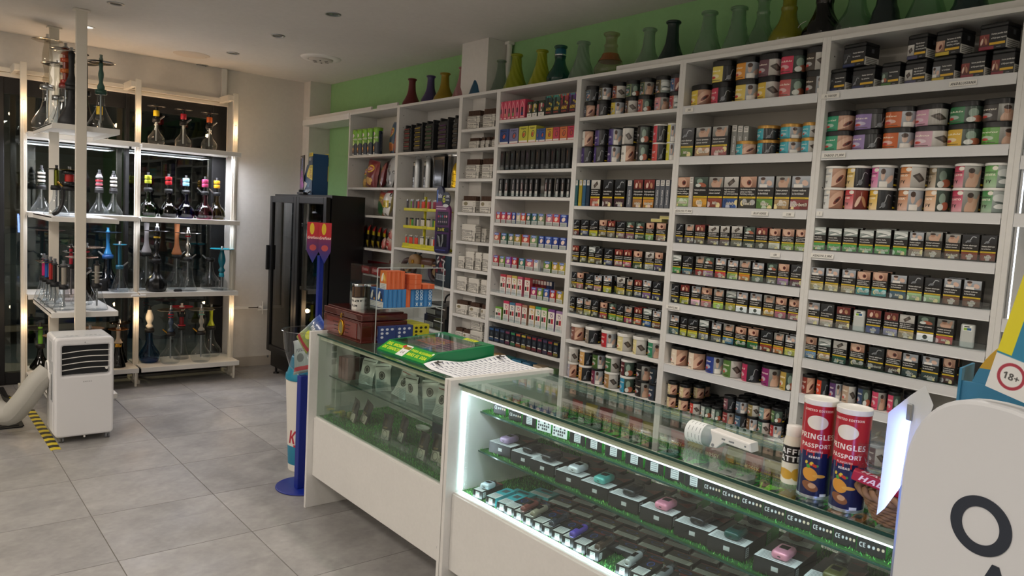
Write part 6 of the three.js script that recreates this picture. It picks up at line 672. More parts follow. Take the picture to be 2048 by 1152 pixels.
hookah('small hookah with turquoise glass ball and turquoise tray on a clear plate', [2.36, R2, -7.13], 0, { base: ['jar', Gc, 'glass', 0.052, 0.14], stem: ['bead', 0x2a9ab0, 'frost', 0.016], top: 0.41, ty: 0.382, tray: [0.108, 0x2c9fb2, S0], port: 0, gasket: HM(0x1f9ab4, 'gloss') });
{ const pl = thing('glass_plate', 'clear glass plate beneath the small turquoise hookah', 'plate', [2.36, R2 - 0.0, -7.1]); part(pl, 'dish', lathe([[0, 0.001], [0.07, 0.001], [0.1, 0.008], [0.104, 0.01], [0.1, 0.012], [0.07, 0.004], [0, 0.004]], 36), HM(Gc, 'glass')); solo('mouthpiece_case', 'small dark ridged box lying before the copper-stemmed hookah', 'box', [rbox(0.07, 0.018, 0.03, 0.006, 0, 0.009, 0), rbox(0.056, 0.004, 0.02, 0.001, 0, 0.02, 0)], MAT.dark, [1.955, R2, -7.06]); }
// second shelf, five coloured ones
[['green', 0x3f8a34, 0xb8c23a, 1.73, -7.2], ['black', 0x1d1d20, 0xb3242c, 1.9, -7.2], ['blue', 0x2a3f9a, 0x8fc4d8, 2.06, -7.24], ['pink', 0xc0708e, 0xc84a78, 2.21, -7.18], ['yellow', 0xa8942a, 0xd8a028, 2.345, -7.27]].forEach(([n, c, c2, x, z], i) => hookah(`short hookah with ${n} crackled glass base and ${['lime', 'red', 'sky blue', 'pink', 'amber'][i]} rings on its black stem`, [x, R1, z], 0, { base: ['bulb', c, 'glass', 0.077, 0.235, 1], stem: ['rod', 0x141416, S0, 0.016], top: 0.39, port: i > 2 ? -1 : 0, bands: [[0.38, c2, 0.034], [0.76, c2, 0.034]], bowl: MAT.gasket }));
// top shelf
[['yellow', 0xd8b81e, 1.775], ['red', 0xc8283a, 2.0], ['orange', 0xe0662a, 2.225]].forEach(([n, c, x]) => hookah(`clear hookah with ${n} collar under a dark tray on the top shelf`, [x, R0, -7.14], 0, { base: ['drop', Gc, 'glass', 0.07, 0.21], stem: ['rod', 0x17171a, S0, 0.014], top: 0.355, ty: 0.325, tray: [0.075, 0x2a2a2c, S0], bands: [[0.2, c, 0.05]], port: 1, bowl: MAT.gasket }));
// ----- behind the peninsula
hookah('yellow-collared clear hookah half hidden at the peninsula end of the top shelf', [1.345, R0, -7.2], 0, { base: ['drop', Gc, 'glass', 0.07, 0.18], stem: ['rod', 0x1a1a1c, S0, 0.014], top: 0.32, bands: [[0.1, 0xd8b81e, 0.07]], port: 0, bowl: MAT.gasket });
hookah('tall blue-stemmed hookah with blue glass base and thin dark tray', [1.432, R2, -7.28], 0, { base: ['drop', 0x3f7a9c, 'glass', 0.1, 0.29], stem: ['trumpet', 0x2a78b0, S0, 0.014], top: 0.545, ty: 0.5, tray: [0.11, 0x3a4a5a, S0], gasket: HM(0x2a5a9a, 'gloss'), bowl: HM(0x2f8ac0, 'gloss') });
hookah('cut-glass hookah with slim petrol blue stem and small blue tray', [1.495, R2, -7.13], 0, { base: ['cone', Gc, 'glass', 0.07, 0.21, 1], stem: ['rod', 0x1f5f78, S0, 0.014], top: 0.435, ty: 0.402, tray: [0.055, 0x2f7890, S0], port: 1, gasket: HM(0x1f5f78, 'gloss') });
{ const d = thing('cut_glass_bowl', 'cut-glass bowl under the slim petrol blue hookah', 'bowl', [1.495, R2, -7.12]); part(d, 'bowl', lathe([[0.06, 0.001], [0.075, 0.004], [0.098, 0.03], [0.1, 0.032], [0.094, 0.03], [0.074, 0.012]], 40), HM(Gc, 'glass')); }
hookah('bronze-stemmed clear hookah with dark tray beside the far post', [1.0, R2, -7.28], 0, { base: ['drop', Gc, 'glass', 0.075, 0.26], stem: ['rod', 0x8a6a54, 'metal', 0.014], top: 0.54, ty: 0.5, tray: [0.11, 0x4a3a34, S0], port: -1 });
[[1.35, 'pink-grey', 0x8a7a84], [1.46, 'black and white', 0x2a2a2c], [0.93, 'dark green', 0x1f2a22]].forEach(([x, n, c], i) => hookah(`short clear hookah with ${n} ribbed stem ${i < 2 ? 'on the second shelf behind the peninsula' : 'in the far corner of the second shelf'}`, [x, R1, -7.22], 0, { base: ['bell', Gc, 'glass', 0.075, 0.2], stem: ['stack', c, S0, 0.016], top: 0.38, bands: [[0.2, i ? 0xd8d6d0 : 0xa8525e, 0.02], [0.45, i ? 0xd8d6d0 : 0xa02a34, 0.02], [0.7, i ? 0xd8d6d0 : 0x8a8a8c, 0.02]], port: 0, bowl: MAT.gasket }));
hookah('dark hookah with bright green stem on the bottom shelf by the far post', [0.925, R3, -7.24], 0, { base: ['bell', 0x26262a, 'glass', 0.075, 0.19, 2], stem: ['rod', 0x6fae3a, S0, 0.018], top: 0.39, ty: 0.34, tray: [0.105, 0x2a2626, S0], port: 0, bowl: MAT.gasket });
hookah('dark cut-glass hookah with pale stem and copper tray on the bottom shelf', [1.479, R3, -7.08], 0, { base: ['cone', 0x3a3a40, 'glass', 0.06, 0.19, 1], stem: ['trumpet', 0xc9b8a4, S0, 0.015], top: 0.37, ty: 0.325, tray: [0.08, 0xb8763a, 'metal'], port: 0, gasket: MAT.gold });
hookah('dark hookah with bronze tray at the back of the bottom shelf', [1.53, R3, -7.27], 0, { base: ['cone', 0x3a3a40, 'glass', 0.065, 0.2, 1], stem: ['rod', 0x2a2422, S0, 0.013], top: 0.39, ty: 0.35, tray: [0.09, 0x6a4a34, 'metal'], port: 0 });
// ----- on the peninsula, top
const p0 = PY[0], p1 = PY[1], p2 = PY[2];
hookah('very tall clear hookah with blown-bubble glass stem and high chrome tray', [0.912, p0, -6.78], 0, { base: ['bell', Gc, 'glass', 0.11, 0.31], stem: ['bead', 0xe8e6e0, 'glass', 0.018], top: 0.71, ty: 0.655, tray: [0.105, 0xb9b4aa], port: 0, gasket: MAT.steel, bowl: MAT.chrome });
hookah('clear hookah with straight glass tube stem and grey tray', [0.955, p0, -6.6], 0, { base: ['bell', Gc, 'glass', 0.09, 0.22], stem: ['rod', 0xe6e4de, 'glass', 0.024], top: 0.5, ty: 0.462, tray: [0.11, 0x6a6868], port: 0, gasket: MAT.steel, bowl: MAT.chrome });
hookah('fluted glass hookah with orange-red translucent stepped stem', [0.975, p0, -6.4], 0, { base: ['flare', Gc, 'glass', 0.1, 0.29, 2], stem: ['rod', 0xa84428, 'frost', 0.02], top: 0.6, ty: 0.545, tray: [0.1, 0x8a8784], bands: [[0.0, 0x9a3022, 0.03], [0.3, 0xb8642a, 0.03], [0.6, 0xb04a2a, 0.03]], port: 0, gasket: HM(0x8a2a24, 'gloss'), bowl: MAT.steel });
hookah('black hookah with broad matt black base at the front of the peninsula', [0.982, p0, -6.21], 0, { base: ['bell', 0x17191c, 'matt', 0.085, 0.26], stem: ['trumpet', 0x1b1e20, 'matt', 0.018], top: 0.545, ty: 0.5, tray: [0.108, 0xa8a6a0], port: 0, hang: 1, gasket: std(0x202224, 0.5) });
hookah('black hookah standing behind the front pole', [1.115, p0, -6.5], 0, { base: ['bell', 0x2a2b2e, 'glass', 0.09, 0.27], stem: ['rod', 0x15161a, S0, 0.02], top: 0.53, ty: 0.49, tray: [0.1, 0x8f8f8c], port: 0 });
hookah('clear hookah with marbled green bulging stem and split dark tray', [1.17, p0, -6.22], 0, { base: ['bell', Gc, 'glass', 0.088, 0.26], stem: ['vase', 0x45685c, 'matt', 0.012], top: 0.53, ty: 0.468, tray: [0.095, 0x4a484a], port: 0, gasket: HM(0x33554a, 'gloss'), bowl: HM(0x7f8f86, 'matt') });
// middle
hookah('large crackled clear hookah with red block stem behind the white pole', [0.985, p1, -6.3], 0, { base: ['bell', 0xe9ecee, 'glass', 0.105, 0.2, 1], stem: ['rod', 0xb02a26, S0, 0.03], bands: [[0.02, 0x17181a, 0.03], [0.8, 0x17181a, 0.025]], top: 0.36, ty: 0.33, tray: [0.07, 0x6a5a2a], port: -1, portM: MAT.gold });
hookah('clear hookah with olive green stem beside the red block one', [0.93, p1, -6.48], 0, { base: ['bell', 0xe9ecee, 'glass', 0.085, 0.2], stem: ['rod', 0x7a8030, 'metal', 0.017], top: 0.37, ty: 0.335, tray: [0.06, 0x4a4420], port: 0, bowl: MAT.gasket });
solo('curved_bottle', 'black curved horn-shaped hookah hose holder at the shelf edge', 'accessory', tube([[0, 0.012, 0], [0.03, 0.03, 0], [0.055, 0.08, 0], [0.062, 0.14, 0], [0.06, 0.19, 0]], 0.013, 24, 10), MAT.black, [0.87, p1, -6.22]);
// low: a row of five with coloured stems
[['pink', 0xd82a78, -7.06 + 0.1, 0.912], ['blue', 0x2a5fb4, -6.81, 0.912], ['red', 0xb02a2a, -6.63, 0.915], ['black', 0x1a1a1c, -6.44, 0.915], ['silver', 0xb9b4aa, -6.25, 0.944]].forEach(([n, c, z, x], i) => hookah(`compact cut-glass hookah with ${n} stem and grey rubber cap, ${JOIN[5 - i]} from the front in its row`, [x, p2, z], 0, { base: ['cone', Gc, 'glass', 0.07, 0.165, 1], stem: ['rod', c, i === 4 ? 'metal' : S0, i === 4 ? 0.021 : 0.013], top: 0.36, port: 0, bowl: std(0x5c5f62, 0.7), bands: [[0.9, 0x2a2b2d, 0.012]], ...(i < 2 ? { tray: [0.06, 0x8a7a6a], ty: 0.3 } : {}) }));
hookah('compact cut-glass hookah with ribbed silver stem at the far front corner', [1.15, p2, -6.21], 0, { base: ['cone', Gc, 'glass', 0.075, 0.175, 1], stem: ['rod', 0xb9b4aa, 'metal', 0.02], bands: [[0.2, 0xa8a49a, 0.006], [0.4, 0xa8a49a, 0.006], [0.6, 0xa8a49a, 0.006]], top: 0.365, port: 0, bowl: MAT.gasket });
hookah('clear hookah with red speckled stem and black tip behind the compact row', [1.075, p2, -6.79], 0, { base: ['flare', 0xe2dcdc, 'glass', 0.06, 0.27, 1], stem: ['rod', 0xb0283a, S0, 0.013], top: 0.45, ty: 0.385, tray: [0.06, 0x77716a], port: 0, bowl: MAT.black });
hookah('dark-glass hookah with wide bronze tray in the middle of the low arm', [1.19, p2, -6.83], 0, { base: ['bell', 0x2c2c30, 'glass', 0.08, 0.24], stem: ['rod', 0x6a5c54, 'metal', 0.013], top: 0.46, ty: 0.42, tray: [0.135, 0x9a8672], port: 0, bands: [[0.75, 0xc83a50, 0.014]] });
hookah('clear hookah with copper tray behind the front pole', [1.11, p2, -6.55], 0, { base: ['bell', Gc, 'glass', 0.075, 0.22], stem: ['rod', 0x8a7a70, 'metal', 0.012], top: 0.4, ty: 0.36, tray: [0.115, 0xc9a08a], port: 1 });
solo('black_pouch', 'black soft hookah hose pouch hanging behind the peninsula corner', 'pouch', [at(rbox(0.13, 0.11, 0.06, 0.03, 0, 0.055, 0, 3), 0, 0, 0)], std(0x141416, 0.8), [1.36, R2, -7.2]);
// bottom of the peninsula: hookahs whose trays show under the shelf
[[0.93, -6.42, 'copper', 0xc9a070, 0.44], [1.06, -6.3, 'brass', 0xd8b070, 0.4], [1.16, -6.5, 'bronze', 0xb88a62, 0.47], [1.1, -6.75, 'blue', 0x3a5f9a, 0.38]].forEach(([x, z, n, c, h]) => hookah(`clear hookah with ${n} tray on the lowest peninsula shelf behind the air conditioner`, [x, PY[3], z], 0, { base: ['bell', Gc, 'glass', 0.075, 0.2], stem: ['rod', 0xa8a49c, 'metal', 0.012], top: h, ty: h - 0.04, tray: [0.1, c], port: 0 }));
// ================= portable air conditioner, hose, tape, mat =================
{ const w = 0.345, d = 0.34, h = 0.655, y0 = 0.042, t = thing('air_conditioner', 'white portable air conditioner on castors with black louvred outlet', 'air conditioner', [0.955, 0, -5.68]), pl = std(0xe3e3e5, 0.32);
  // front shell with an outlet opening, sides, back
  const rs = (a, b, c2, e, r) => { const s = new THREE.Shape(); s.moveTo(a + r, b); s.lineTo(c2 - r, b); s.quadraticCurveTo(c2, b, c2, b + r); s.lineTo(c2, e - r); s.quadraticCurveTo(c2, e, c2 - r, e); s.lineTo(a + r, e); s.quadraticCurveTo(a, e, a, e - r); s.lineTo(a, b + r); s.quadraticCurveTo(a, b, a + r, b); return s; };
  const fs = rs(-w / 2, 0, w / 2, h, 0.03), hole = rs(-w / 2 + 0.042, h * 0.62, w / 2 - 0.026, h * 0.925, 0.012); fs.holes.push(hole);
  part(t, 'front_cover', extr(fs, 0.07, 0.012, 6).translate(0, y0, d / 2 - 0.07), pl);
  part(t, 'rear_cover', [rbox(w, h, d - 0.07, 0.02, 0, y0 + h / 2, -0.036, 3)], pl);
  part(t, 'outlet', [rbox(w - 0.06, h * 0.32, 0.03, 0.006, 0.008, y0 + h * 0.775, d / 2 - 0.07), ], std(0x14161a, 0.5));
  for (let i = 0; i < 4; i++) { const y = y0 + h * (0.685 + i * 0.058); part(t, 'louvre', tube([[-w / 2 + 0.042, y - 0.008, d / 2 - 0.02], [0.01, y + 0.006, d / 2 - 0.014], [w / 2 - 0.026, y + 0.002, d / 2 - 0.02]], 0.0032, 18, 6), MAT.white); }
  part(t, 'knob', cyl(0.008, 0.008, 0.012, 0, 0, 0, 14).rotateX(PI / 2).translate(w / 2 - 0.045, y0 + h * 0.68, d / 2 - 0.006), MAT.white);
  part(t, 'control_panel', [rbox(w * 0.9, 0.006, d * 0.72, 0.003, 0, y0 + h + 0.001, -0.02, 2)], std(0xdcdfe2, 0.08)); for (let i = 0; i < 7; i++) part(t, 'button', rbox(0.015, 0.002, 0.009, 0.0008, -0.09 + i * 0.027 + (i > 2 ? 0.03 : 0), y0 + h + 0.0045, 0.085), std(0x8d9094, 0.5));
  const lg = cell(180, 36, (c, w2, h2) => { fill(c, '#e3e3e5', 0, 0, w2, h2); txt(c, 'B A I V O O', w2 / 2, h2 / 2, 24, '#77787c', 'bold', 'center'); }); part(t, 'logo', sheet(0.075, 0.015, lg).translate(0.015, y0 + h * 0.555, d / 2 + 0.0006), pm(lg, 0.4));
  part(t, 'sensor', cyl(0.004, 0.004, 0.002, 0, 0, 0, 10).rotateX(PI / 2).translate(0.0, y0 + h * 0.955, d / 2), std(0x9a9b9e, 0.4));
  const sl = []; for (let i = 0; i < 22; i++) sl.push(rbox(0.004, 0.004, 0.11, 0.001, -w / 2 - 0.0005, y0 + h * 0.62 + i * 0.0098, 0.0)); part(t, 'side_grille', sl, std(0x97989c, 0.5));
  part(t, 'side_recess', [rbox(0.006, 0.27, 0.055, 0.004, -w / 2 - 0.0005, y0 + 0.36, 0.06)], std(0xb9bbbe, 0.35)); part(t, 'side_gauge', [rbox(0.004, 0.17, 0.024, 0.002, -w / 2 - 0.003, y0 + 0.32, 0.06)], std(0x3a4044, 0.2)); part(t, 'drain_cap', rbox(0.02, 0.035, 0.03, 0.006, w / 2 + 0.008, y0 + 0.215, -0.02), MAT.white);
  for (const [x, z] of [[-0.13, 0.12], [0.14, 0.13], [-0.13, -0.12], [0.14, -0.12]]) { const c = part(t, 'castor', [rbox(0.028, 0.016, 0.03, 0.004, x, 0.036, z)], MAT.grey); part(c, 'wheel', [cyl(0.017, 0.017, 0.01, 0, 0, 0, 18).rotateZ(PI / 2).translate(x - 0.01, 0.0172, z), cyl(0.017, 0.017, 0.01, 0, 0, 0, 18).rotateZ(PI / 2).translate(x + 0.01, 0.0172, z)], std(0x7a7c80, 0.4)); }
  part(t, 'drain_plug', cyl(0.006, 0.006, 0.012, 0, 0.036, 0.16, 10), MAT.white);
  // corrugated exhaust hose
  const path = new THREE.CatmullRomCurve3([[0.79, 0.43, -5.8], [0.72, 0.36, -5.79], [0.64, 0.24, -5.79], [0.57, 0.155, -5.83], [0.49, 0.19, -5.88], [0.44, 0.32, -5.96], [0.39, 0.46, -6.1], [0.33, 0.62, -6.35], [0.28, 0.75, -6.7], [0.2, 0.8, -7.2]].map((p) => new THREE.Vector3(...p))), g = new THREE.TubeGeometry(path, 230, 0.073, 22); { const P = g.attributes.position, n = 23; for (let i = 0; i <= 230; i++) { const c = path.getPointAt(i / 230), f = i % 2 ? 0.975 : 1.0; for (let j = 0; j < n; j++) { const k = i * n + j; P.setXYZ(k, c.x + (P.getX(k) - c.x) * f, c.y + (P.getY(k) - c.y) * f, c.z + (P.getZ(k) - c.z) * f); } } g.computeVertexNormals(); }
  const hz = thing('exhaust_hose', 'thick grey-white corrugated exhaust hose leading to the window', 'hose'); part(hz, 'hose', g, std(0xa9a79f, 0.5)); part(hz, 'collar', at(new THREE.TorusGeometry(0.074, 0.008, 10, 26), 0.783, 0.428, -5.8, 0, PI / 2, 0), MAT.white);
  const tp = [['hazard_tape', 'yellow and black striped hazard tape stuck to the floor beside the air conditioner', 20, (i) => [0.775 - 0.0005 * i, -5.4 - i * 0.056], 0], ['hazard_tape', 'short yellow and black hazard tape piece by the far post', 6, (i) => [0.66 + i * 0.001, -6.72 - i * 0.056], 0]];
  for (const [n, l, k, f] of tp) { const q = thing(n, l, 'tape'); for (let i = 0; i < k; i++) { const [x, z] = f(i), pc = new THREE.Shape(V2b([[-0.029, 0], [0, 0.014], [0.029, 0], [0.029, 0.056], [0, 0.07], [-0.029, 0.056]])); part(q, 'stripe', new THREE.ExtrudeGeometry(pc, { depth: 0.0012, bevelEnabled: false }).rotateX(-PI / 2).translate(x, 0.0004, z), i % 2 ? std(0x17171a, 0.5) : std(0xd2bd28, 0.5)); } }
  const mt = thing('door_mat', 'dark entrance mat under the exhaust hose', 'mat', [-0.1, 0, -6.72]); part(mt, 'carpet', rbox(1.5, 0.012, 1.3, 0.004, 0, 0.006, 0), std(0x232224, 0.95)); part(mt, 'edging', [rbox(1.54, 0.008, 0.03, 0.003, 0, 0.004, 0.66), rbox(0.03, 0.008, 1.3, 0.003, 0.765, 0.004, 0)], MAT.rubber);
}
// ================= the two glass counters =================
const turfMat = std(0xffffff, 0.8);
function turf(label, x0, x1, z0, z1, y, n) {
  const t = thing('turf_mat', label, 'artificial grass'); part(t, 'backing', box(x1 - x0, 0.004, z1 - z0, (x0 + x1) / 2, y + 0.002, (z0 + z1) / 2), std(0x1f5a22, 0.9));
  const b = new THREE.BufferGeometry(); b.setAttribute('position', new THREE.Float32BufferAttribute([-0.0011, 0, 0, 0.0011, 0, 0, 0.0004, 0.011, 0.0035], 3)); b.setAttribute('normal', new THREE.Float32BufferAttribute([0, 0.5, 0.86, 0, 0.5, 0.86, 0, 0.5, 0.86], 3)); b.setAttribute('uv', new THREE.Float32BufferAttribute([0, 0, 1, 0, 0.5, 1], 2));
  const im = new THREE.InstancedMesh(b, turfMat, n), m = new THREE.Matrix4(), q = new THREE.Quaternion(), e = new THREE.Euler(), c = new THREE.Color();
  for (let i = 0; i < n; i++) { e.set(rr(-0.3, 0.3), rr(0, 6.3), rr(-0.3, 0.3)); const s = rr(0.7, 1.25); m.compose(new THREE.Vector3(rr(x0, x1), y + 0.003, rr(z0, z1)), q.setFromEuler(e), new THREE.Vector3(s, s, s)); im.setMatrixAt(i, m); im.setColorAt(i, c.setHSL(rr(0.29, 0.35), rr(0.62, 0.8), rr(0.22, 0.42))); }
  im.name = 'blades'; im.userData.kind = 'stuff'; t.add(im);
}
const caseGlass = glassM(0xf3faf6, 0.01), topGlass = glassM(0xeef8f3, 0.012);
function counter(label, z0, z1, led) {
  const t = thing('display_counter', label, 'counter', [1.705, 0, (z0 + z1) / 2], ry), L = z1 - z0, D = 0.555, w = MAT.board;
  for (const s of [-1, 1]) part(t, 'end_panel', bigUV(rbox(0.019, 0.972, D, 0.0015, s * (L / 2 - 0.0095), 0.486, -D / 2), 1), w);
  part(t, 'front_panel', bigUV(rbox(L - 0.04, 0.32, 0.018, 0.0015, 0, 0.34, -0.042), 1), w);
  part(t, 'deck', bigUV(rbox(L - 0.04, 0.018, D - 0.045, 0.0015, 0, 0.497, -D / 2 - 0.018), 1), w);
  part(t, 'front_glass', box(L - 0.042, 0.44, 0.006, 0, 0.728, -0.05), caseGlass);
  const tg = part(t, 'top_glass', box(L - 0.04, 0.008, 0.49, 0, 0.953, -0.285), topGlass); for (const [a, b] of [[-0.0385, 0], [-0.531, 0]]) part(tg, 'glass_edge', rbox(L - 0.04, 0.0086, 0.0035, 0.001, 0, 0.953, a), MAT.glassEdge);
  part(t, 'front_rail', rbox(L - 0.042, 0.024, 0.016, 0.002, 0, 0.936, -0.064), std(0xcfc6b4, 0.4)); part(t, 'rear_rail', rbox(L - 0.042, 0.03, 0.018, 0.002, 0, 0.934, -0.52), std(0xbfc3c2, 0.3, 0.6));
  part(t, 'rear_sill', bigUV(rbox(L - 0.042, 0.05, 0.018, 0.002, 0, 0.53, -0.53), 1), w);
  part(t, 'lock', rbox(0.04, 0.01, 0.004, 0.001, L / 2 - 0.045, 0.24, -0.0325), MAT.steel);
  for (const y of led ? [0.83, 0.665] : [0.725]) { const x0 = led ? -0.155 : -0.115, s = part(t, 'glass_shelf', box(L - 0.044, 0.006, 0.52 + x0, 0, y - 0.003, (x0 - 0.52) / 2), caseGlass); part(s, 'glass_edge', rbox(L - 0.044, 0.0066, 0.003, 0.001, 0, y - 0.003, x0 + 0.001), MAT.glassEdge); for (const e of [-1, 1]) part(t, 'shelf_peg', rbox(0.012, 0.008, 0.02, 0.002, e * (L / 2 - 0.026), y - 0.011, x0 - 0.03), MAT.steel); }
  if (led) { part(t, 'led_strip', rbox(0.008, 0.42, 0.012, 0.002, -L / 2 + 0.026, 0.722, -0.072), glow(0xe6f0ff, 5)); part(t, 'led_strip', rbox(L - 0.06, 0.008, 0.01, 0.002, 0, 0.921, -0.066), glow(0xe6f0ff, 3)); part(t, 'led_strip', rbox(L - 0.06, 0.006, 0.01, 0.002, 0, 0.511, -0.062), glow(0xe2f2ff, 3)); }
  else { part(t, 'rear_door', bigUV(rbox(0.62, 0.37, 0.014, 0.0015, -L / 2 + 0.33, 0.735, -0.512), 1), w); const st = []; for (let i = 0; i < 4; i++) st.push(rbox(0.001, 0.028, 0.03, 0.0004, -L / 2 + 0.0195, 0.905 - i * 0.036, -0.14)); part(t, 'sticker', st, std(0x9b9d99, 0.6)); part(t, 'corner_post', rbox(0.004, 0.42, 0.03, 0.001, -L / 2 + 0.021, 0.72, -0.17), std(0xd4d6d2, 0.5)); }
  return t;
}
counter('white counter with dim glass top case full of zip bags and black pouches', -3.74, -2.435, false);
counter('long white counter with brightly lit glass case of vape kits on turf', -2.43, -0.4, true);
area(0.4, 0.012, 0xe4eeff, CASE_LED, [1.775, 0.72, -2.39], [1.9, 0.72, -1.6]).rotateZ(PI / 2);
area(1.95, 0.012, 0xe4eeff, CASE_LED * 0.85, [1.774, 0.913, -1.415], [1.9, 0.6, -1.415]); area(1.95, 0.01, 0xe2f4ff, CASE_LED * 0.55, [1.77, 0.517, -1.415], [1.86, 0.62, -1.415]);
turf('bright green turf strip on the top glass shelf of the lit counter', 1.862, 2.2, -2.4, -0.45, 0.83, 9000);
turf('green turf strip on the middle glass shelf of the lit counter', 1.862, 2.2, -2.4, -0.45, 0.665, 9000);
turf('green turf on the deck of the lit counter', 1.765, 2.2, -2.4, -0.45, 0.506, 10000);
turf('dim green turf on the deck of the dim counter', 1.765, 2.19, -3.71, -2.465, 0.506, 7000);
// ---------- lit counter: boxes with a device on each ----------
const kitTop = (col) => packCache['kt' + col] ||= cell(90, 190, (c, w, h) => { fill(c, '#1d1f21', 0, 0, w, h); fill(c, '#e4e9e6', 0, h * 0.58, w, h * 0.42); for (let i = 0; i < 6; i++) fill(c, '#8b8f8d', 8, h * 0.64 + i * 10, w - 20, 3); for (let i = 0; i < 7; i++) { c.strokeStyle = hex(col); c.lineWidth = 7; c.beginPath(); c.moveTo(w * hash(i, 1, 3), h * 0.55); c.quadraticCurveTo(w * hash(i, 2, 3), h * 0.3, w * hash(i, 3, 3), h * 0.05); c.stroke(); } });
const kitEnd = (k) => packCache['ke' + k] ||= cell(90, 46, (c, w, h) => { fill(c, k === 2 ? '#dfe4e2' : '#191b1d', 0, 0, w, h); if (k === 0) { txt(c, 'CE', 8, h / 2, 17, '#d9dcda'); for (let i = 0; i < 4; i++) blob(c, 38 + i * 14, h / 2, 4.5, 4.5, 0, i > 1 ? '#d8c4a8' : '#c9cccb'); } else if (k === 1) { fill(c, '#cfd4d2', w * 0.3, 8, w * 0.4, h - 16); for (let i = 0; i < 4; i++) fill(c, '#77797a', w * 0.34, 12 + i * 7, w * 0.3, 2); } else { for (let i = 0; i < 6; i++) for (let j = 0; j < 3; j++) if (hash(i, j, 8) > 0.4) fill(c, '#3a3d3e', 8 + i * 12, 6 + j * 12, 9, 8); } });
const kitSide = packCache.ks = cell(160, 46, (c, w, h) => { fill(c, '#23b83a', 0, 0, w, h); fill(c, '#1da033', 0, h * 0.7, w, h * 0.3); fill(c, '#bfe6c2', 14, 10, 40, 26); for (let i = 0; i < 4; i++) fill(c, '#5aa864', 17, 14 + i * 6, 32, 2); });
const kitGeo = {};
function kit(label, p, w, h, d, end, turn, col = '39b54a', group) { // local +z is the end seen through the front glass
  const a = kitTop(col), e = kitEnd(end); const t = thing('vape_kit_box', label, 'box', p, ry + turn, group);
  part(t, 'carton', kitGeo[[w, h, d, end]] ||= (() => { const g = netBox(w, h, d, 0.0012, [kitSide, kitSide, a, kitSide, e, e]); return g.translate(0, h / 2, -d / 2); })(), pm(a, 0.4)); return t;
}
const devs = {};
function mod(label, p, turn, o, group) { // lying device, long axis along local z
  const [w, h, l, c, kind] = o, t = thing('vape_device', label, 'vape', p, ry + turn, group), m = kind === 'clear' ? phy({ color: c, roughness: 0.08, transmission: 0.5, thickness: 0, metalness: 0.1 }) : std(c, 0.25, kind === 'metal' ? 0.7 : 0.15), k = [w, h, l].join();
  const G = devs[k] ||= [rbox(w, h, l, Math.min(w, h) * (kind === 'pod' ? 0.45 : 0.28), 0, h / 2, 0, 3), rbox(w * 0.5, 0.0015, l * 0.34, 0.0006, 0, h + 0.0003, -l * 0.06), rbox(w * 0.62, h * 0.7, l * 0.22, 0.003, 0, h / 2, -l * 0.58), cyl(h * 0.3, h * 0.34, 0.012, 0, 0, 0, 14).rotateX(PI / 2).translate(0, h / 2, -l * 0.72), rbox(0.009, 0.003, 0.002, 0.001, 0, h * 0.45, l / 2), rbox(w * 1.01, 0.003, l * 0.86, 0.001, 0, h * 0.5, 0)];
  part(t, 'body', G[0], m); part(t, 'screen', G[1], MAT.blackGloss); part(t, 'pod', G[2], phy({ color: 0x55585a, roughness: 0.15, transmission: 0.4, thickness: 0 })); part(t, 'mouthpiece', G[3], MAT.black); part(t, 'usb_port', G[4], MAT.black); return t;
}
const TZ = [-2.34, -2.237, -2.151, -2.066, -1.979, -1.887, -1.805, -1.712, -1.619, -1.534, -1.452, -1.376, -1.308, -1.243, -1.177, -1.105, -1.036, -0.961, -0.9, -0.838, -0.74];
const TC = ['teal', 'dark grey', 'lilac', 'turquoise', 'clear green', 'silver', '', 'pale silver', 'graphite', 'sea green', '', 'silver-green', 'black', 'gunmetal', '', 'navy', 'steel blue', 'orange', 'bright orange', 'clear', 'grey'], TH = [0x3f8a94, 0x46524c, 0xa884b0, 0x4a9aa0, 0x8ab890, 0xa4aca8, 0, 0xb0b4b0, 0x4a504e, 0x6aa8a8, 0, 0x8a9a88, 0x24282a, 0x3a4442, 0, 0x2c4054, 0x2f4458, 0xd87a2a, 0xd47424, 0xc4ced0, 0x6a7074];
TZ.forEach((z, i) => { const w = i ? Math.min(0.072, (TZ[i] - TZ[i - 1]) * 0.9) : 0.072, e = [0, 0, 1, 2, 2, 1, 1, 1, 1, 1, 1, 1, 0, 0, 0, 0, 0, 0, 0, 0, 1][i] ; const W_ = +Math.min(0.07, i < 20 ? (TZ[i + 1] - z) * 0.93 : 0.07).toFixed(3), zz = z + W_ / 2, H_ = i === 0 ? 0.05 : 0.042;
  kit(`green-sided vape kit box ${TC[i] ? 'under the ' + TC[i] + ' device' : 'with bare white top panel'}, ${JOIN[i + 1]} along the top turf shelf`, [1.872 - (i === 0 ? -0.005 : 0), 0.838, zz], W_, H_, 0.145, e, 0.14, i % 5 === 4 ? '8ad83a' : '39b54a', 'kit boxes on the top turf shelf');
  if (TC[i]) mod(`${TC[i]} vape device lying on the ${JOIN[i + 1]} green box of the top turf shelf`, [1.93, 0.838 + H_ + 0.0005, zz + 0.003], 0.14, [W_ * 0.56, 0.021, 0.085, TH[i], i === 4 || i === 19 ? 'clear' : 'metal'], 'devices on the top turf shelf'); });
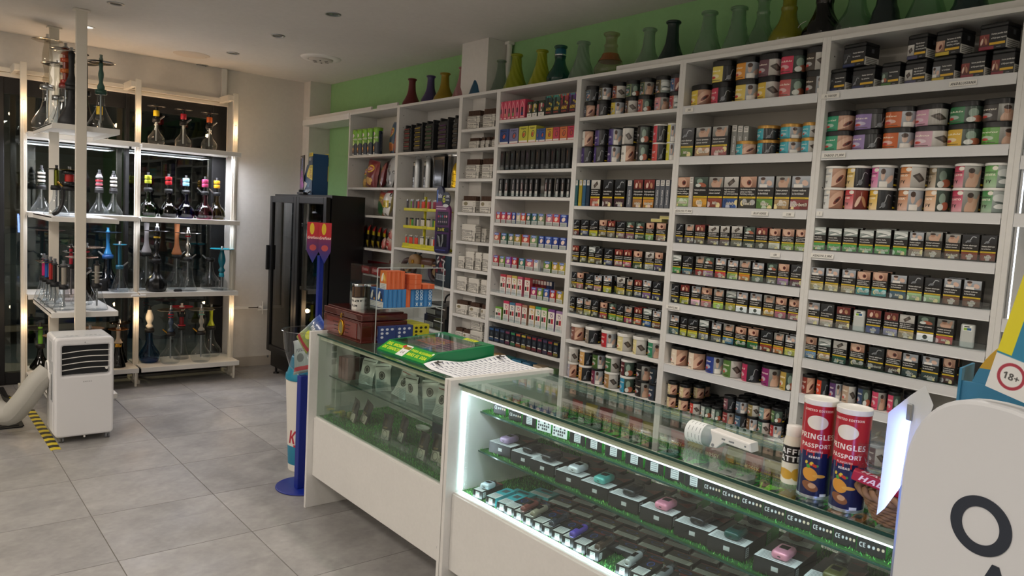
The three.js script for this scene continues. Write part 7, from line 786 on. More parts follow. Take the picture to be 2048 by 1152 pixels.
const MZ = [-2.351, -2.208, -2.095, -1.95, -1.819, -1.682, -1.542, -1.402, -1.278, -1.121, -0.97, -0.82, -0.67], MCn = ['lilac', 'black', 'matt black', 'clear-cased white', 'teal and white', 'charcoal', 'pink', 'jet black', 'dark green', 'rose', 'olive gold', 'graphite', 'ink black'], MCc = [0x9a84a4, 0x1c1c1f, 0x262629, 0xc6ccd0, 0x57a8a0, 0x222427, 0xd68aa0, 0x18191b, 0x1d4a44, 0xd890a6, 0x5a5a30, 0x303438, 0x1a1b1e];
const mTop = cell(120, 190, (c, w, h) => { fill(c, '#17181b', 0, 0, w, h); fill(c, '#dfe3e2', 0, h * 0.66, w, h * 0.34); for (let i = 0; i < 6; i++) fill(c, '#8a8d8d', 10, h * 0.7 + i * 9, w - 26, 4); c.fillStyle = '#7a2a28'; c.beginPath(); c.moveTo(w, h * 0.1); c.lineTo(w, h * 0.42); c.lineTo(w * 0.6, h * 0.32); c.fill(); fill(c, '#6a5a3a', w * 0.3, h * 0.48, 50, 4); }), mEnd = cell(120, 46, (c, w, h) => { fill(c, '#17191c', 0, 0, w, h); fill(c, '#b9bdbe', w * 0.44, h * 0.36, 20, 13); }), mSide = cell(160, 46, (c, w, h) => { fill(c, '#191b1e', 0, 0, w, h); fill(c, '#c3c6c6', 8, 8, 20, 28); for (let i = 0; i < 4; i++) fill(c, '#444', 11, 12 + i * 6, 14, 3); });
const mGeo = netBox(0.118, 0.046, 0.17, 0.0015, [mSide, mSide, mTop, mSide, mEnd, mSide]).translate(0, 0.023, -0.085);
MZ.forEach((z, i) => { const b = thing('vape_kit_box', `black vape kit box with white warning panel under the ${MCn[i]} device on the middle shelf`, 'box', [1.876, 0.673, z + 0.06], ry + 0.16, 'kit boxes on the middle turf shelf'); part(b, 'carton', mGeo, pm(mTop, 0.35)); mod(`${MCn[i]} rounded vape device on a black box of the middle shelf`, [1.925, 0.7195, z + 0.06], 0.16, [0.05, 0.026, 0.075, MCc[i], 'pod'], 'devices on the middle turf shelf'); });
// second rank on the middle shelf: darker kits towards the back
[-2.0, -1.88, -1.76, -1.64, -1.5, -1.37, -1.24, -1.1, -0.96, -0.8].forEach((z, i) => { const g = i < 4 ? 0 : i < 8 ? 1 : 0; const t = thing('vape_kit_box', `${g ? 'dark green-sided' : 'flat black'} kit box in the back rank of the middle shelf, ${JOIN[i + 1]} along`, 'box', [2.08, 0.673, z], ry + 0.2, 'back-rank kit boxes on the middle turf shelf'); part(t, 'carton', kitGeo['b' + g] ||= netBox(0.095, g ? 0.05 : 0.028, 0.11, 0.0015, [g ? kitSide : mSide, g ? kitSide : mSide, mTop, mSide, mEnd, mSide]).translate(0, g ? 0.025 : 0.014, -0.0), pm(mTop, 0.35)); if (i > 3) mod(`${['copper', 'smoke', 'dark', 'bronze', 'grey', 'black'][i - 4]} boxed device resting in the back rank of the middle shelf`, [2.06, 0.673 + (g ? 0.0505 : 0.0285), z], 0.2, [0.04, 0.03, 0.05, [0x8a4a2c, 0x55585a, 0x2c2e30, 0x6a4a34, 0x707478, 0x1f2022][i - 4], 'pod'], 'back-rank devices on the middle turf shelf'); });
// deck: front row of slim boxes with pens, low ranks behind
const DZ = [-2.316, -2.231, -2.162, -2.115, -2.06, -2.006, -1.955, -1.903, -1.85, -1.797, -1.74, -1.677, -1.545, -1.485, -1.42, -1.36], DC = ['pale blue', '', '', '', 'brick red', 'champagne', '', 'charcoal', '', 'violet', '', 'umber', 'silver', '', 'grey', ''], DH = [0xc8dae6, 0, 0, 0, 0x7a4440, 0x8f8a78, 0, 0x2c3440, 0, 0x5a48b0, 0, 0x4a3c34, 0xa8aeb0, 0, 0x777c80, 0];
const dTop = (k) => packCache['dt' + k] ||= cell(80, 190, (c, w, h) => { fill(c, k ? '#3fa8b0' : '#1e2022', 0, 0, w, h); fill(c, '#d3d8d8', 4, h * 0.6, w - 8, h * 0.38); for (let i = 0; i < 7; i++) fill(c, '#7d8182', 10, h * 0.64 + i * 9, w - 24, 4); if (k) { fill(c, '#4a5558', w * 0.24, h * 0.16, w * 0.52, h * 0.24); } else { c.strokeStyle = '#2f4a9a'; c.lineWidth = 5; c.beginPath(); c.ellipse(w * 0.5, h * 0.3, 16, 24, 0, 0, 7); c.stroke(); fill(c, '#7a2f2c', 0, 0, w, h * 0.1); blob(c, w * 0.8, h * 0.5, 5, 5, 0, '#a89a3a'); } });
DZ.forEach((z, i) => { const k = i === 1 || i === 2 ? 1 : 0, a = dTop(k), e = kitEnd(1), W_ = 0.048, t = thing('pen_kit_box', `${k ? 'turquoise' : 'dark'} slim kit box ${DC[i] ? 'under the ' + DC[i] + ' pen' : 'with bare label'}, ${JOIN[i + 1]} along the counter deck`, 'box', [1.775, 0.512, z + 0.026], ry + 0.2, 'slim kit boxes on the counter deck'); part(t, 'carton', kitGeo['d' + k] ||= netBox(W_, 0.034, 0.13, 0.0012, k ? [sub(a, 0.02, 0.02, 0.2, 0.1), sub(a, 0.02, 0.02, 0.2, 0.1), a, a, e, e] : [mSide, mSide, a, mSide, e, e]).translate(0, 0.017, -0.065), pm(a, 0.35));
  if (DC[i]) mod(`${DC[i]} ${i ? 'pen-style vape lying across a slim box' : 'rounded vape on the box in the corner'} of the counter deck`, [1.825, 0.5465, z + 0.028], 0.26, i ? [0.026, 0.024, 0.1, DH[i], 'pod'] : [0.045, 0.024, 0.055, DH[i], 'pod'], 'devices on the counter deck'); });
for (let r = 0; r < 3; r++) for (let i = 0; i < 15; i++) { const z = -2.2 + i * 0.115 + r * 0.04, t = thing('pen_kit_box', `${i === 0 && r < 2 ? 'turquoise' : 'dark'} flat kit box, ${JOIN[i + 1]} in the ${['second', 'third', 'fourth'][r]} rank of the counter deck`, 'box', [1.925 + r * 0.09, 0.512, z], ry + 0.2, 'back-rank kit boxes on the counter deck'), k = i === 0 && r < 2 ? 1 : 0, a = dTop(k); part(t, 'carton', kitGeo['r' + k] ||= netBox(0.1, 0.02, 0.08, 0.0012, k ? [sub(a, 0.02, 0.02, 0.2, 0.1), sub(a, 0.02, 0.02, 0.2, 0.1), a, a, a, a] : [mSide, mSide, a, mSide, mSide, mSide]).translate(0, 0.01, 0), pm(a, 0.35)); }
// ---------- dim counter: zip bags, pouches ----------
const zipC = (k) => packCache['zip' + k] ||= cell(110, 140, (c, w, h) => { fill(c, '#c3c4bd', 0, 0, w, h); fill(c, '#d9d9d3', 0, 0, w, h * 0.22); fill(c, k % 3 === 1 ? '#9a3c34' : '#6b6a60', 8, h * 0.1, w - 16, 4); blob(c, w / 2, h * 0.44, 22, 22, 0, '#3a3832'); c.strokeStyle = '#a9a79c'; c.lineWidth = 3; c.beginPath(); c.ellipse(w / 2, h * 0.44, 14, 14, 0, 0, 7); c.stroke(); for (let i = 0; i < 6; i++) fill(c, '#8f8f86', 14, h * 0.68 + i * 7, w - 34, 3); });
const pouchC = cell(110, 170, (c, w, h) => { fill(c, '#1d1c1b', 0, 0, w, h); blob(c, w / 2, h * 0.32, 14, 22, 0, '#4a4034'); txt(c, 'HEMP', w / 2, h * 0.52, 17, '#a08a5a', 'bold', 'center'); fill(c, '#b9b4a6', w * 0.12, h * 0.6, w * 0.76, h * 0.38); c.strokeStyle = '#4a463c'; c.lineWidth = 4; c.beginPath(); c.ellipse(w / 2, h * 0.78, 24, 24, 0, 0, 7); c.stroke(); });
const zg = [0, 1, 2].map((k) => bagGeo(0.105, 0.135, 0.018, zipC(k), k * 3 + 1)), pg = bagGeo(0.075, 0.125, 0.026, pouchC, 4);
function soft(name, label, geo, c, p, turn, lean, roll, group) { const b = solo(name, label, 'bag', geo, pm(c, 0.28, { clearcoat: 0.4 }), p, 0, group); b.rotation.order = 'YXZ'; b.rotation.set(lean, ry + turn, roll); return b; }
[[1.87, -3.42, 0.25, -0.35, 0], [1.93, -3.36, 0.1, -0.3, 0.1], [1.88, -3.25, 0.3, -0.2, 0.15], [1.95, -3.2, -0.2, -0.3, 0], [1.89, -3.1, 0.2, -0.3, -0.15], [1.99, -3.1, 0, -0.15, 0], [1.87, -2.96, 0.05, -0.06, 0.05], [1.96, -2.93, 0.2, -0.25, -0.1], [1.9, -2.84, 0.3, -0.25, 0.2], [1.98, -2.78, 0, -0.2, -0.15], [1.87, -2.71, 0.05, -0.1, 0], [1.94, -2.62, 0.4, -0.25, -0.2], [1.88, -2.56, 0.1, -0.12, 0.1]].forEach(([x, z, tn, ln, rl], i) => soft('zip_bag', `pale grey zip bag with dark round emblem, ${JOIN[i + 1]} along the glass shelf of the dim counter`, zg[i % 3], zipC(i % 3), [x, 0.732, z], tn, ln, rl, 'zip bags on the glass shelf'));
{ const c = cell(140, 140, (c, w, h) => { fill(c, '#1f5f8a', 0, 0, w, h); blob(c, w / 2, h * 0.3, 30, 18, 0, '#5a94b8'); txt(c, 'Blue Dream', w / 2, h * 0.6, 20, '#b8cfdd', 'italic bold', 'center'); }); soft('zip_bag', 'blue pouch standing behind the zip bags in the dim counter', bagGeo(0.17, 0.16, 0.03, c, 2), c, [2.08, 0.726, -2.83], 0.05, -0.15, -0.1); }
[0, 1, 2].forEach((i) => solo('cigarillo_box', `dusty pink slim box leaning at the far end of the dim glass shelf, ${JOIN[i + 1]} of three`, 'box', [rbox(0.026, 0.12, 0.075, 0.002, 0, 0.06, 0), rbox(0.0265, 0.002, 0.0755, 0.0005, 0, 0.09, 0)], std(0x6a4442, 0.45), [1.87 + 0.004 * i, 0.7255, -3.63 + i * 0.03], ry + 0.12, 'pink slim boxes')); solo('cigarillo_box', 'black box standing behind the dusty pink slim boxes', 'box', [rbox(0.07, 0.13, 0.05, 0.002, 0, 0.065, 0), rbox(0.05, 0.02, 0.052, 0.001, 0, 0.1, 0)], std(0x1c1f24, 0.5), [1.97, 0.7255, -3.58], ry);
function acrTray(label, x, z, w, d, h, y) { const t = thing('acrylic_tray', label, 'tray', [x, y, z], ry, 'acrylic trays in the dim counter'); part(t, 'base', rbox(w, 0.003, d, 0.001, 0, 0.0015, 0), MAT.acrylic); part(t, 'front', rbox(w, h, 0.003, 0.001, 0, h / 2, d / 2), MAT.acrylic); part(t, 'back', rbox(w, h * 1.4, 0.003, 0.001, 0, h * 0.7, -d / 2), MAT.acrylic); for (const s of [-1, 1]) part(t, 'side', rbox(0.003, h, d, 0.001, s * w / 2, h / 2, 0), MAT.acrylic); }
[-3.36, -3.14, -2.92, -2.7, -2.54].forEach((z, i) => acrTray(`clear acrylic tray holding zip bags, ${JOIN[i + 1]} along the glass shelf`, 1.92, z, i === 4 ? 0.1 : 0.2, 0.16, 0.07, 0.7255));
[[1.86, -3.5], [1.9, -3.46], [1.85, -3.14], [1.9, -3.08], [1.84, -2.8], [1.88, -2.74], [1.95, -2.78], [1.86, -2.66], [1.93, -2.62]].forEach(([x, z], i) => soft('stand_up_pouch', `black stand-up pouch with pale emblem panel, ${JOIN[i + 1]} along the dim counter deck`, pg, pouchC, [x, 0.515, z], 0.15 * (i % 3 - 1), -0.08, i === 1 ? -0.3 : 0.05 * (i % 3 - 1), 'black pouches on the dim deck'));
[[-3.6, 0.12], [-3.1, 0.14], [-2.93, 0.16], [-2.7, 0.2]].forEach(([z, w], i) => acrTray(`low clear acrylic tray on the dim counter deck, ${JOIN[i + 1]} along`, 1.86, z, w, 0.12, 0.05, 0.511));
[-3.63, -3.58].forEach((z, i) => solo('grinder_pack', `small yellow-green blister pack ${i ? 'behind' : 'before'} its twin in the corner tray`, 'pack', [rbox(0.035, 0.03, 0.03, 0.01, 0, 0.015, 0, 2), rbox(0.04, 0.002, 0.034, 0.0008, 0, 0.001, 0)], std(0x8a8a4a, 0.5), [1.86 + 0.02 * i, 0.515, z], ry));
{ const t = thing('blue_card_box', 'dark blue upright card box in the middle of the dim counter', 'box', [2.09, 0.511, -3.02], ry); part(t, 'box', rbox(0.09, 0.12, 0.05, 0.002, 0, 0.06, 0), std(0x26384e, 0.4)); part(t, 'window', rbox(0.07, 0.04, 0.002, 0.0008, 0, 0.02, 0.026), std(0x3f5a60, 0.2)); part(t, 'rim', rbox(0.092, 0.006, 0.052, 0.001, 0, 0.12, 0), std(0x1b2a3c, 0.4)); solo('ashtray_shoe', 'small white scoop lying on the turf at the back of the dim counter', 'scoop', [lathe([[0, 0.004], [0.03, 0.002], [0.036, 0.018], [0.034, 0.02]], 20).scale(1.5, 1, 0.8)], MAT.white, [2.1, 0.511, -3.2], ry); }
// ================= on the dim counter =================
const CT = 0.9572;
{ const t = thing('humidor', 'dark red lacquered wooden humidor with oval brass emblem', 'humidor', [1.8, CT, -3.568], ry), wd = phy({ color: 0x4a0f0c, roughness: 0.16, clearcoat: 1 }), wd2 = phy({ color: 0x6e1a10, roughness: 0.2, clearcoat: 1 });
  part(t, 'case', [rbox(0.43, 0.105, 0.27, 0.006, 0, 0.0575, -0.14, 2), rbox(0.442, 0.012, 0.282, 0.004, 0, 0.006, -0.14)], wd); part(t, 'front_inlay', rbox(0.34, 0.08, 0.004, 0.001, 0, 0.058, -0.004), wd2); part(t, 'lid', [rbox(0.43, 0.034, 0.27, 0.006, 0, 0.129, -0.14, 2), rbox(0.4, 0.01, 0.24, 0.004, 0, 0.149, -0.14)], wd);
  part(t, 'emblem', [new THREE.TorusGeometry(0.028, 0.006, 10, 30).scale(0.85, 1.25, 0.6).translate(0.005, 0.055, 0.001)], std(0xc9a032, 0.25, 1)); part(t, 'gauge', cyl(0.024, 0.024, 0.004, 0, 0, 0, 26).rotateX(PI / 2).scale(0.85, 1.25, 1).translate(0.005, 0.055, 0.001), std(0x9a9068, 0.3, 0.5)); part(t, 'keyhole', [new THREE.TorusGeometry(0.007, 0.0025, 8, 18).scale(1, 1.5, 0.6).translate(0.004, 0.118, 0.001)], std(0xb8922c, 0.3, 1)); const ln = []; for (let i = 0; i < 3; i++) for (const s of [-1, 1]) ln.push(rbox(0.055 - i * 0.008, 0.004, 0.002, 0.001, 0.005 + s * (0.07 - i * 0.006), 0.078 - i * 0.02, -0.0015)); part(t, 'vent_slot', ln, MAT.black);
  const cc = cell(90, 150, (c, w, h) => { fill(c, '#3a2c24', 0, 0, w, h * 0.5); for (let i = 0; i < 5; i++) fill(c, '#5a4430', i * 18, 8, 12, h * 0.4); fill(c, '#e2e0d8', 0, h * 0.5, w, h * 0.5); txt(c, 'Fumar', 6, h * 0.62, 22, '#222'); txt(c, 'mata', 6, h * 0.82, 22, '#222'); });
  for (const [i, x, z] of [[0, 1.87, -3.52], [1, 1.935, -3.5]]) { const b = thing('cigar_tin', `${i ? 'mirror-dark' : 'brown and white'} metal-lidded cigar tin standing on the humidor`, 'tin', [x, CT + 0.1545, z], ry); part(b, 'body', wrap(0.024, 0.03, [[1, 0], [1, 0.125]], cc, 4, 32), i ? std(0x3a3834, 0.12, 0.8) : pm(cc, 0.25)); part(b, 'lid', wrap(0.025, 0.031, [[1, 0.122], [1, 0.132], [0.9, 0.134], [0, 0.134]], swatch('#000'), 4, 32), MAT.chrome); }
}
{ // two-level acrylic display with slim boxes
  const x0 = 1.875, x1 = 2.275, z0 = -3.62, z1 = -3.335, xc = (x0 + x1) / 2, zc = (z0 + z1) / 2, t = thing('acrylic_display', 'clear two-level acrylic display box behind the green dispenser', 'display', [0, 0, 0]), P = [[0.004, 0.385, z1 - z0, x0, CT + 0.1925, zc], [0.004, 0.385, z1 - z0, x1, CT + 0.1925, zc], [x1 - x0, 0.385, 0.004, xc, CT + 0.1925, z0]];
  part(t, 'side', box(...P[0]), MAT.acrylic); part(t, 'side', box(...P[1]), MAT.acrylic); part(t, 'back', box(...P[2]), MAT.acrylic); part(t, 'top', rbox(x1 - x0 + 0.004, 0.005, z1 - z0, 0.001, xc, CT + 0.386, zc), MAT.acrylic); const sy = 1.138; part(t, 'shelf', rbox(x1 - x0 - 0.006, 0.004, z1 - z0 - 0.006, 0.001, xc, sy - 0.0025, zc), MAT.acrylic); part(t, 'edge', [rbox(0.0045, 0.385, 0.004, 0.001, x0, CT + 0.1925, z1), rbox(0.0045, 0.385, 0.004, 0.001, x1, CT + 0.1925, z1), rbox(x1 - x0, 0.004, 0.004, 0.001, xc, CT + 0.387, z1), rbox(x1 - x0, 0.004, 0.004, 0.001, xc, sy - 0.002, z1)], phy({ color: 0xe4ecec, roughness: 0.2, transmission: 0.5, thickness: 0 }));
  const fr = (a, b) => cell(64, 96, (c, w, h) => { fill(c, a, 0, 0, w, h); fill(c, '#d9d7d0', 3, h * 0.68, w - 6, h * 0.3); blob(c, w * 0.36, h * 0.36, 9, 24, 0.3, '#f0ead8'); blob(c, w * 0.64, h * 0.42, 9, 22, -0.3, b); blob(c, w * 0.7, h * 0.58, 7, 7, 0, '#d8963a'); for (let i = 0; i < 3; i++) fill(c, '#8a8a84', 8, h * 0.74 + i * 8, w - 20, 2); });
  const spn = (a, mk) => cell(26, 96, (c, w, h) => { fill(c, a, 0, 0, w, h); fill(c, '#ffffff38', w * 0.45, 6, 3, h - 12); if (mk) { for (let i = 0; i < 3; i++) { c.strokeStyle = '#e6eef4'; c.lineWidth = 3; c.beginPath(); c.ellipse(w / 2, 14 + i * 18, 7, 7, 0, 0, 7); c.stroke(); } txt(c, 'X', w / 2, h * 0.84, 24, '#e6eef4', 'bold', 'center'); } });
  const fb = fr('#2f4f86', '#22304a'), fo = fr('#d8783a', '#e8c05a'), sB = spn('#3a7fc0', 0), sBm = spn('#3a7fc0', 1), sO = spn('#d8663c', 0), sOm = spn('#d8663c', 1);
  const slim = (l, p, fc, sc, o = {}) => solo('slim_vape_box', l, 'box', o.lie ? netBox(0.075, 0.0255, 0.09, 0.001, [sc, sc, sc, sc, sc, sc]).translate(0, 0.0128, 0) : netBox(0.0255, 0.094, 0.07, 0.001, [sc, fc, sc, sc, sc, sc]).translate(0, 0.047, 0), pm(fc, 0.35), p, 0, o.g);
  for (let i = 0; i < 11; i++) { const or = i === 5, mk = [7, 8, 10].includes(i); slim(`${or ? 'orange' : 'blue'} slim vape box ${mk ? 'with circle logo ' : ''}on the acrylic shelf, ${JOIN[i + 1]} along the row`, [1.93 + i * 0.0268, sy, -3.375], or ? fo : fb, or ? sO : mk ? sBm : sB, { g: 'slim boxes on the acrylic shelf' }); }
  [[-3.45, fb, 'blue'], [-3.525, fr('#58a89a', '#c83a58'), 'mint and pink']].forEach(([z, f, n]) => slim(`${n} slim vape box at the side end of the acrylic shelf`, [1.93, sy, z], f, sB));
  for (let i = 0; i < 4; i++) slim(`orange slim vape box standing in the upper row, ${JOIN[i + 1]} from the end`, [1.945 + i * 0.027, sy + 0.0945, -3.375], fo, sO, { g: 'orange boxes in the upper row' });
  for (let i = 0; i < 3; i++) slim(`orange slim vape box lying in the pile of three, ${['lowest', 'middle', 'topmost'][i]}`, [2.098, sy + 0.0945 + i * 0.0258, -3.375], fo, sO, { lie: 1, g: 'orange boxes lying in the upper row' });
  slim('single orange box with circle logos lying at the row end', [2.18, sy + 0.0945, -3.375], fo, sO, { lie: 1 });
  const flat = (l, p, a, dot) => { const s = cell(70, 80, (c, w, h) => { fill(c, a, 0, 0, w, h); for (let i = 0; i < 3; i++) for (let j = 0; j < 3 - i; j++) blob(c, 14 + j * 20, 16 + i * 18, 6, 6, 0, dot); }), f = cell(70, 80, (c, w, h) => { fill(c, a, 0, 0, w, h); for (let i = 0; i < 3; i++) { blob(c, 16 + i * 18, h * 0.4, 6, 22, 0, ['#d8b0c0', '#8ac0d0', '#e0d0a0'][i]); } fill(c, '#ffffff50', 6, h * 0.76, w - 12, 5); }), tp = sub(s, 0.02, 0.9, 0.2, 0.98); solo('vape_carton', l, 'box', netBox(0.1, 0.086, 0.09, 0.001, [s, f, tp, tp, s, f]).translate(0, 0.043, 0), pm(s, 0.4), p, 0, 'cartons under the acrylic shelf'); };
  flat('pink vape carton under the acrylic shelf at its far side', [1.945, CT + 0.001, -3.565], '#b8607e', '#e8d0d8'); flat('pale blue vape carton under the acrylic shelf', [1.945, CT + 0.001, -3.472], '#7a90b8', '#e0e6f0'); flat('navy dotted vape carton at the near corner under the acrylic', [1.945, CT + 0.001, -3.379], '#35457e', '#d8dce8'); flat('second navy dotted vape carton beside the yellow one', [2.047, CT + 0.001, -3.379], '#35457e', '#d8dce8'); flat('yellow carton with black dots under the acrylic shelf', [2.149, CT + 0.001, -3.379], '#c9c02c', '#22241c'); flat('yellow carton at the back under the acrylic shelf', [2.149, CT + 0.001, -3.472], '#b8b42c', '#22241c');
}
{ // green scratch-card dispenser, a wedge with a glazed top
  const t = thing('ticket_dispenser', 'green wedge-shaped scratch card dispenser with yellow lettering', 'dispenser', [0, CT + 0.0003, -2.968]), gm = std(0x0e7a48, 0.32), L = 0.425;
  const sec = new THREE.Shape(V2b([[1.8, 0], [2.19, 0], [2.19, 0.07], [2.135, 0.068], [2.135, 0.05], [1.9, 0.038], [1.9, 0.05], [1.868, 0.048], [1.8, 0.008]]));
  part(t, 'body', new THREE.ExtrudeGeometry(sec, { depth: L - 0.05, bevelEnabled: false }).translate(0, 0, -(L - 0.05) / 2), gm); for (const s of [-1, 1]) part(t, 'cheek', extr([[1.8, 0], [2.19, 0], [2.19, 0.07], [1.868, 0.049], [1.8, 0.008]], 0.025, 0.002).translate(0, 0, s * (L / 2 - 0.0125) - 0.0125), gm);
  const fc = cell(420, 90, (c, w, h) => { fill(c, '#2f9a34', 0, 0, w, h); txt(c, 'DEL MOMENTO', 14, h * 0.28, 30, '#e6e82c'); txt(c, 'DE EMOCION', 14, h * 0.64, 30, '#e6e82c'); fill(c, '#e9ebe6', w * 0.4, 2, 62, h - 4); fill(c, '#8a7a20', w * 0.41, 12, 54, 22); txt(c, '2 €', w * 0.42 + 6, h * 0.66, 22, '#444'); blob(c, w * 0.39, 16, 12, 12, 0, '#c8402c'); txt(c, 'PARA ALEGRARTE', w * 0.57, h * 0.3, 23, '#e6e82c'); txt(c, 'MÁS EL DIA', w * 0.57, h * 0.64, 30, '#e6e82c'); blob(c, w - 12, 14, 8, 8, 0, '#dfe8d8'); });
  const fp = part(t, 'front_print', at(sheet(0.41, 0.079, fc), 0, 0, 0, 0, 0, 0), pm(fc, 0.35)); fp.rotation.order = 'YXZ'; fp.rotation.set(-PI / 2 + 0.532, ry, 0); fp.position.set(1.8335, 0.0295, 0);
  const tk = cell(300, 200, (c, w, h) => { fill(c, '#4a4a44', 0, 0, w, h); for (let i = 0; i < 7; i++) { fill(c, '#c99aa0', w * 0.3, 14 + i * 26, w * 0.66, 12); for (let j = 0; j < 10; j++) fill(c, '#6a4448', w * 0.32 + j * 18, 16 + i * 26, 8, 8); } c.strokeStyle = '#e8703a'; c.lineWidth = 9; c.strokeRect(14, 14, w * 0.4, h * 0.5); for (let i = 0; i < 5; i++) fill(c, '#e07a40', 30, 30 + i * 16, 90, 7); fill(c, '#9a988a', w * 0.7, h * 0.7, 80, 50); });
  const tp = part(t, 'tickets', sheet(0.36, 0.23, tk), pm(tk, 0.5)); tp.rotation.order = 'YXZ'; tp.rotation.set(-PI / 2 + 0.05, ry, 0); tp.position.set(2.017, 0.046, 0); part(t, 'cover', extr([[1.87, 0.0495], [2.15, 0.0675], [2.15, 0.0695], [1.87, 0.0515]], L - 0.05, 0).translate(0, 0, -(L - 0.05) / 2), MAT.acrylic);
  const oc = cell(120, 36, (c, w, h) => { fill(c, '#d9dc2c', 0, 0, w, h); txt(c, 'ONCE', w / 2, h / 2, 26, '#2f7a34', 'bold', 'center'); }); const sk = part(t, 'sticker', sheet(0.1, 0.03, oc), pm(oc, 0.4)); sk.rotation.order = 'YXZ'; sk.rotation.set(-PI / 2 + 0.1, ry, 0); sk.position.set(2.162, 0.0705, 0.06);
}
{ const pc = cell(260, 260, (c, w, h) => { fill(c, '#eceef2', 0, 0, w, h); for (let j = 0; j < 16; j++) for (let i = 0; i < 9; i++) { fill(c, '#6f7488', 10 + i * 28, 12 + j * 15, 14 + 9 * hash(i, j, 4), 4); fill(c, '#a9adba', 10 + i * 28, 18 + j * 15, 10, 2); } });
  const g = new THREE.PlaneGeometry(0.31, 0.46, 14, 18), P = g.attributes.position, U = g.attributes.uv; for (let i = 0; i < P.count; i++) { const u = U.getX(i), v = U.getY(i), e = Math.pow(Math.max(0, 0.25 - u) * 4, 2); P.setZ(i, 0.001 + 0.022 * e * (0.6 + 0.4 * Math.sin(v * 9)) + 0.002 * Math.sin(v * 14) * (1 - u)); U.setXY(i, pc.u0 + (pc.u1 - pc.u0) * u, pc.v0 + (pc.v1 - pc.v0) * v); } g.computeVertexNormals();
  const t = thing('price_list', 'white sheet of small print tables lying by the counter divider', 'paper', [2.015, CT + 0.0006, -2.585], ry); const m = part(t, 'sheet', g.rotateX(-PI / 2), pm(pc, 0.7)); for (const [x, z] of [[-0.13, 0.17], [-0.13, -0.18]]) part(t, 'tape_scrap', [at(rbox(0.045, 0.003, 0.016, 0.001, 0, 0, 0), x, 0.021, z, 0.1, 0.4, 0.12), at(rbox(0.03, 0.003, 0.01, 0.001, 0, 0, 0), x + 0.01, 0.025, z + 0.006, 0, -0.5, -0.1)], std(0x4a4844, 0.5)); }
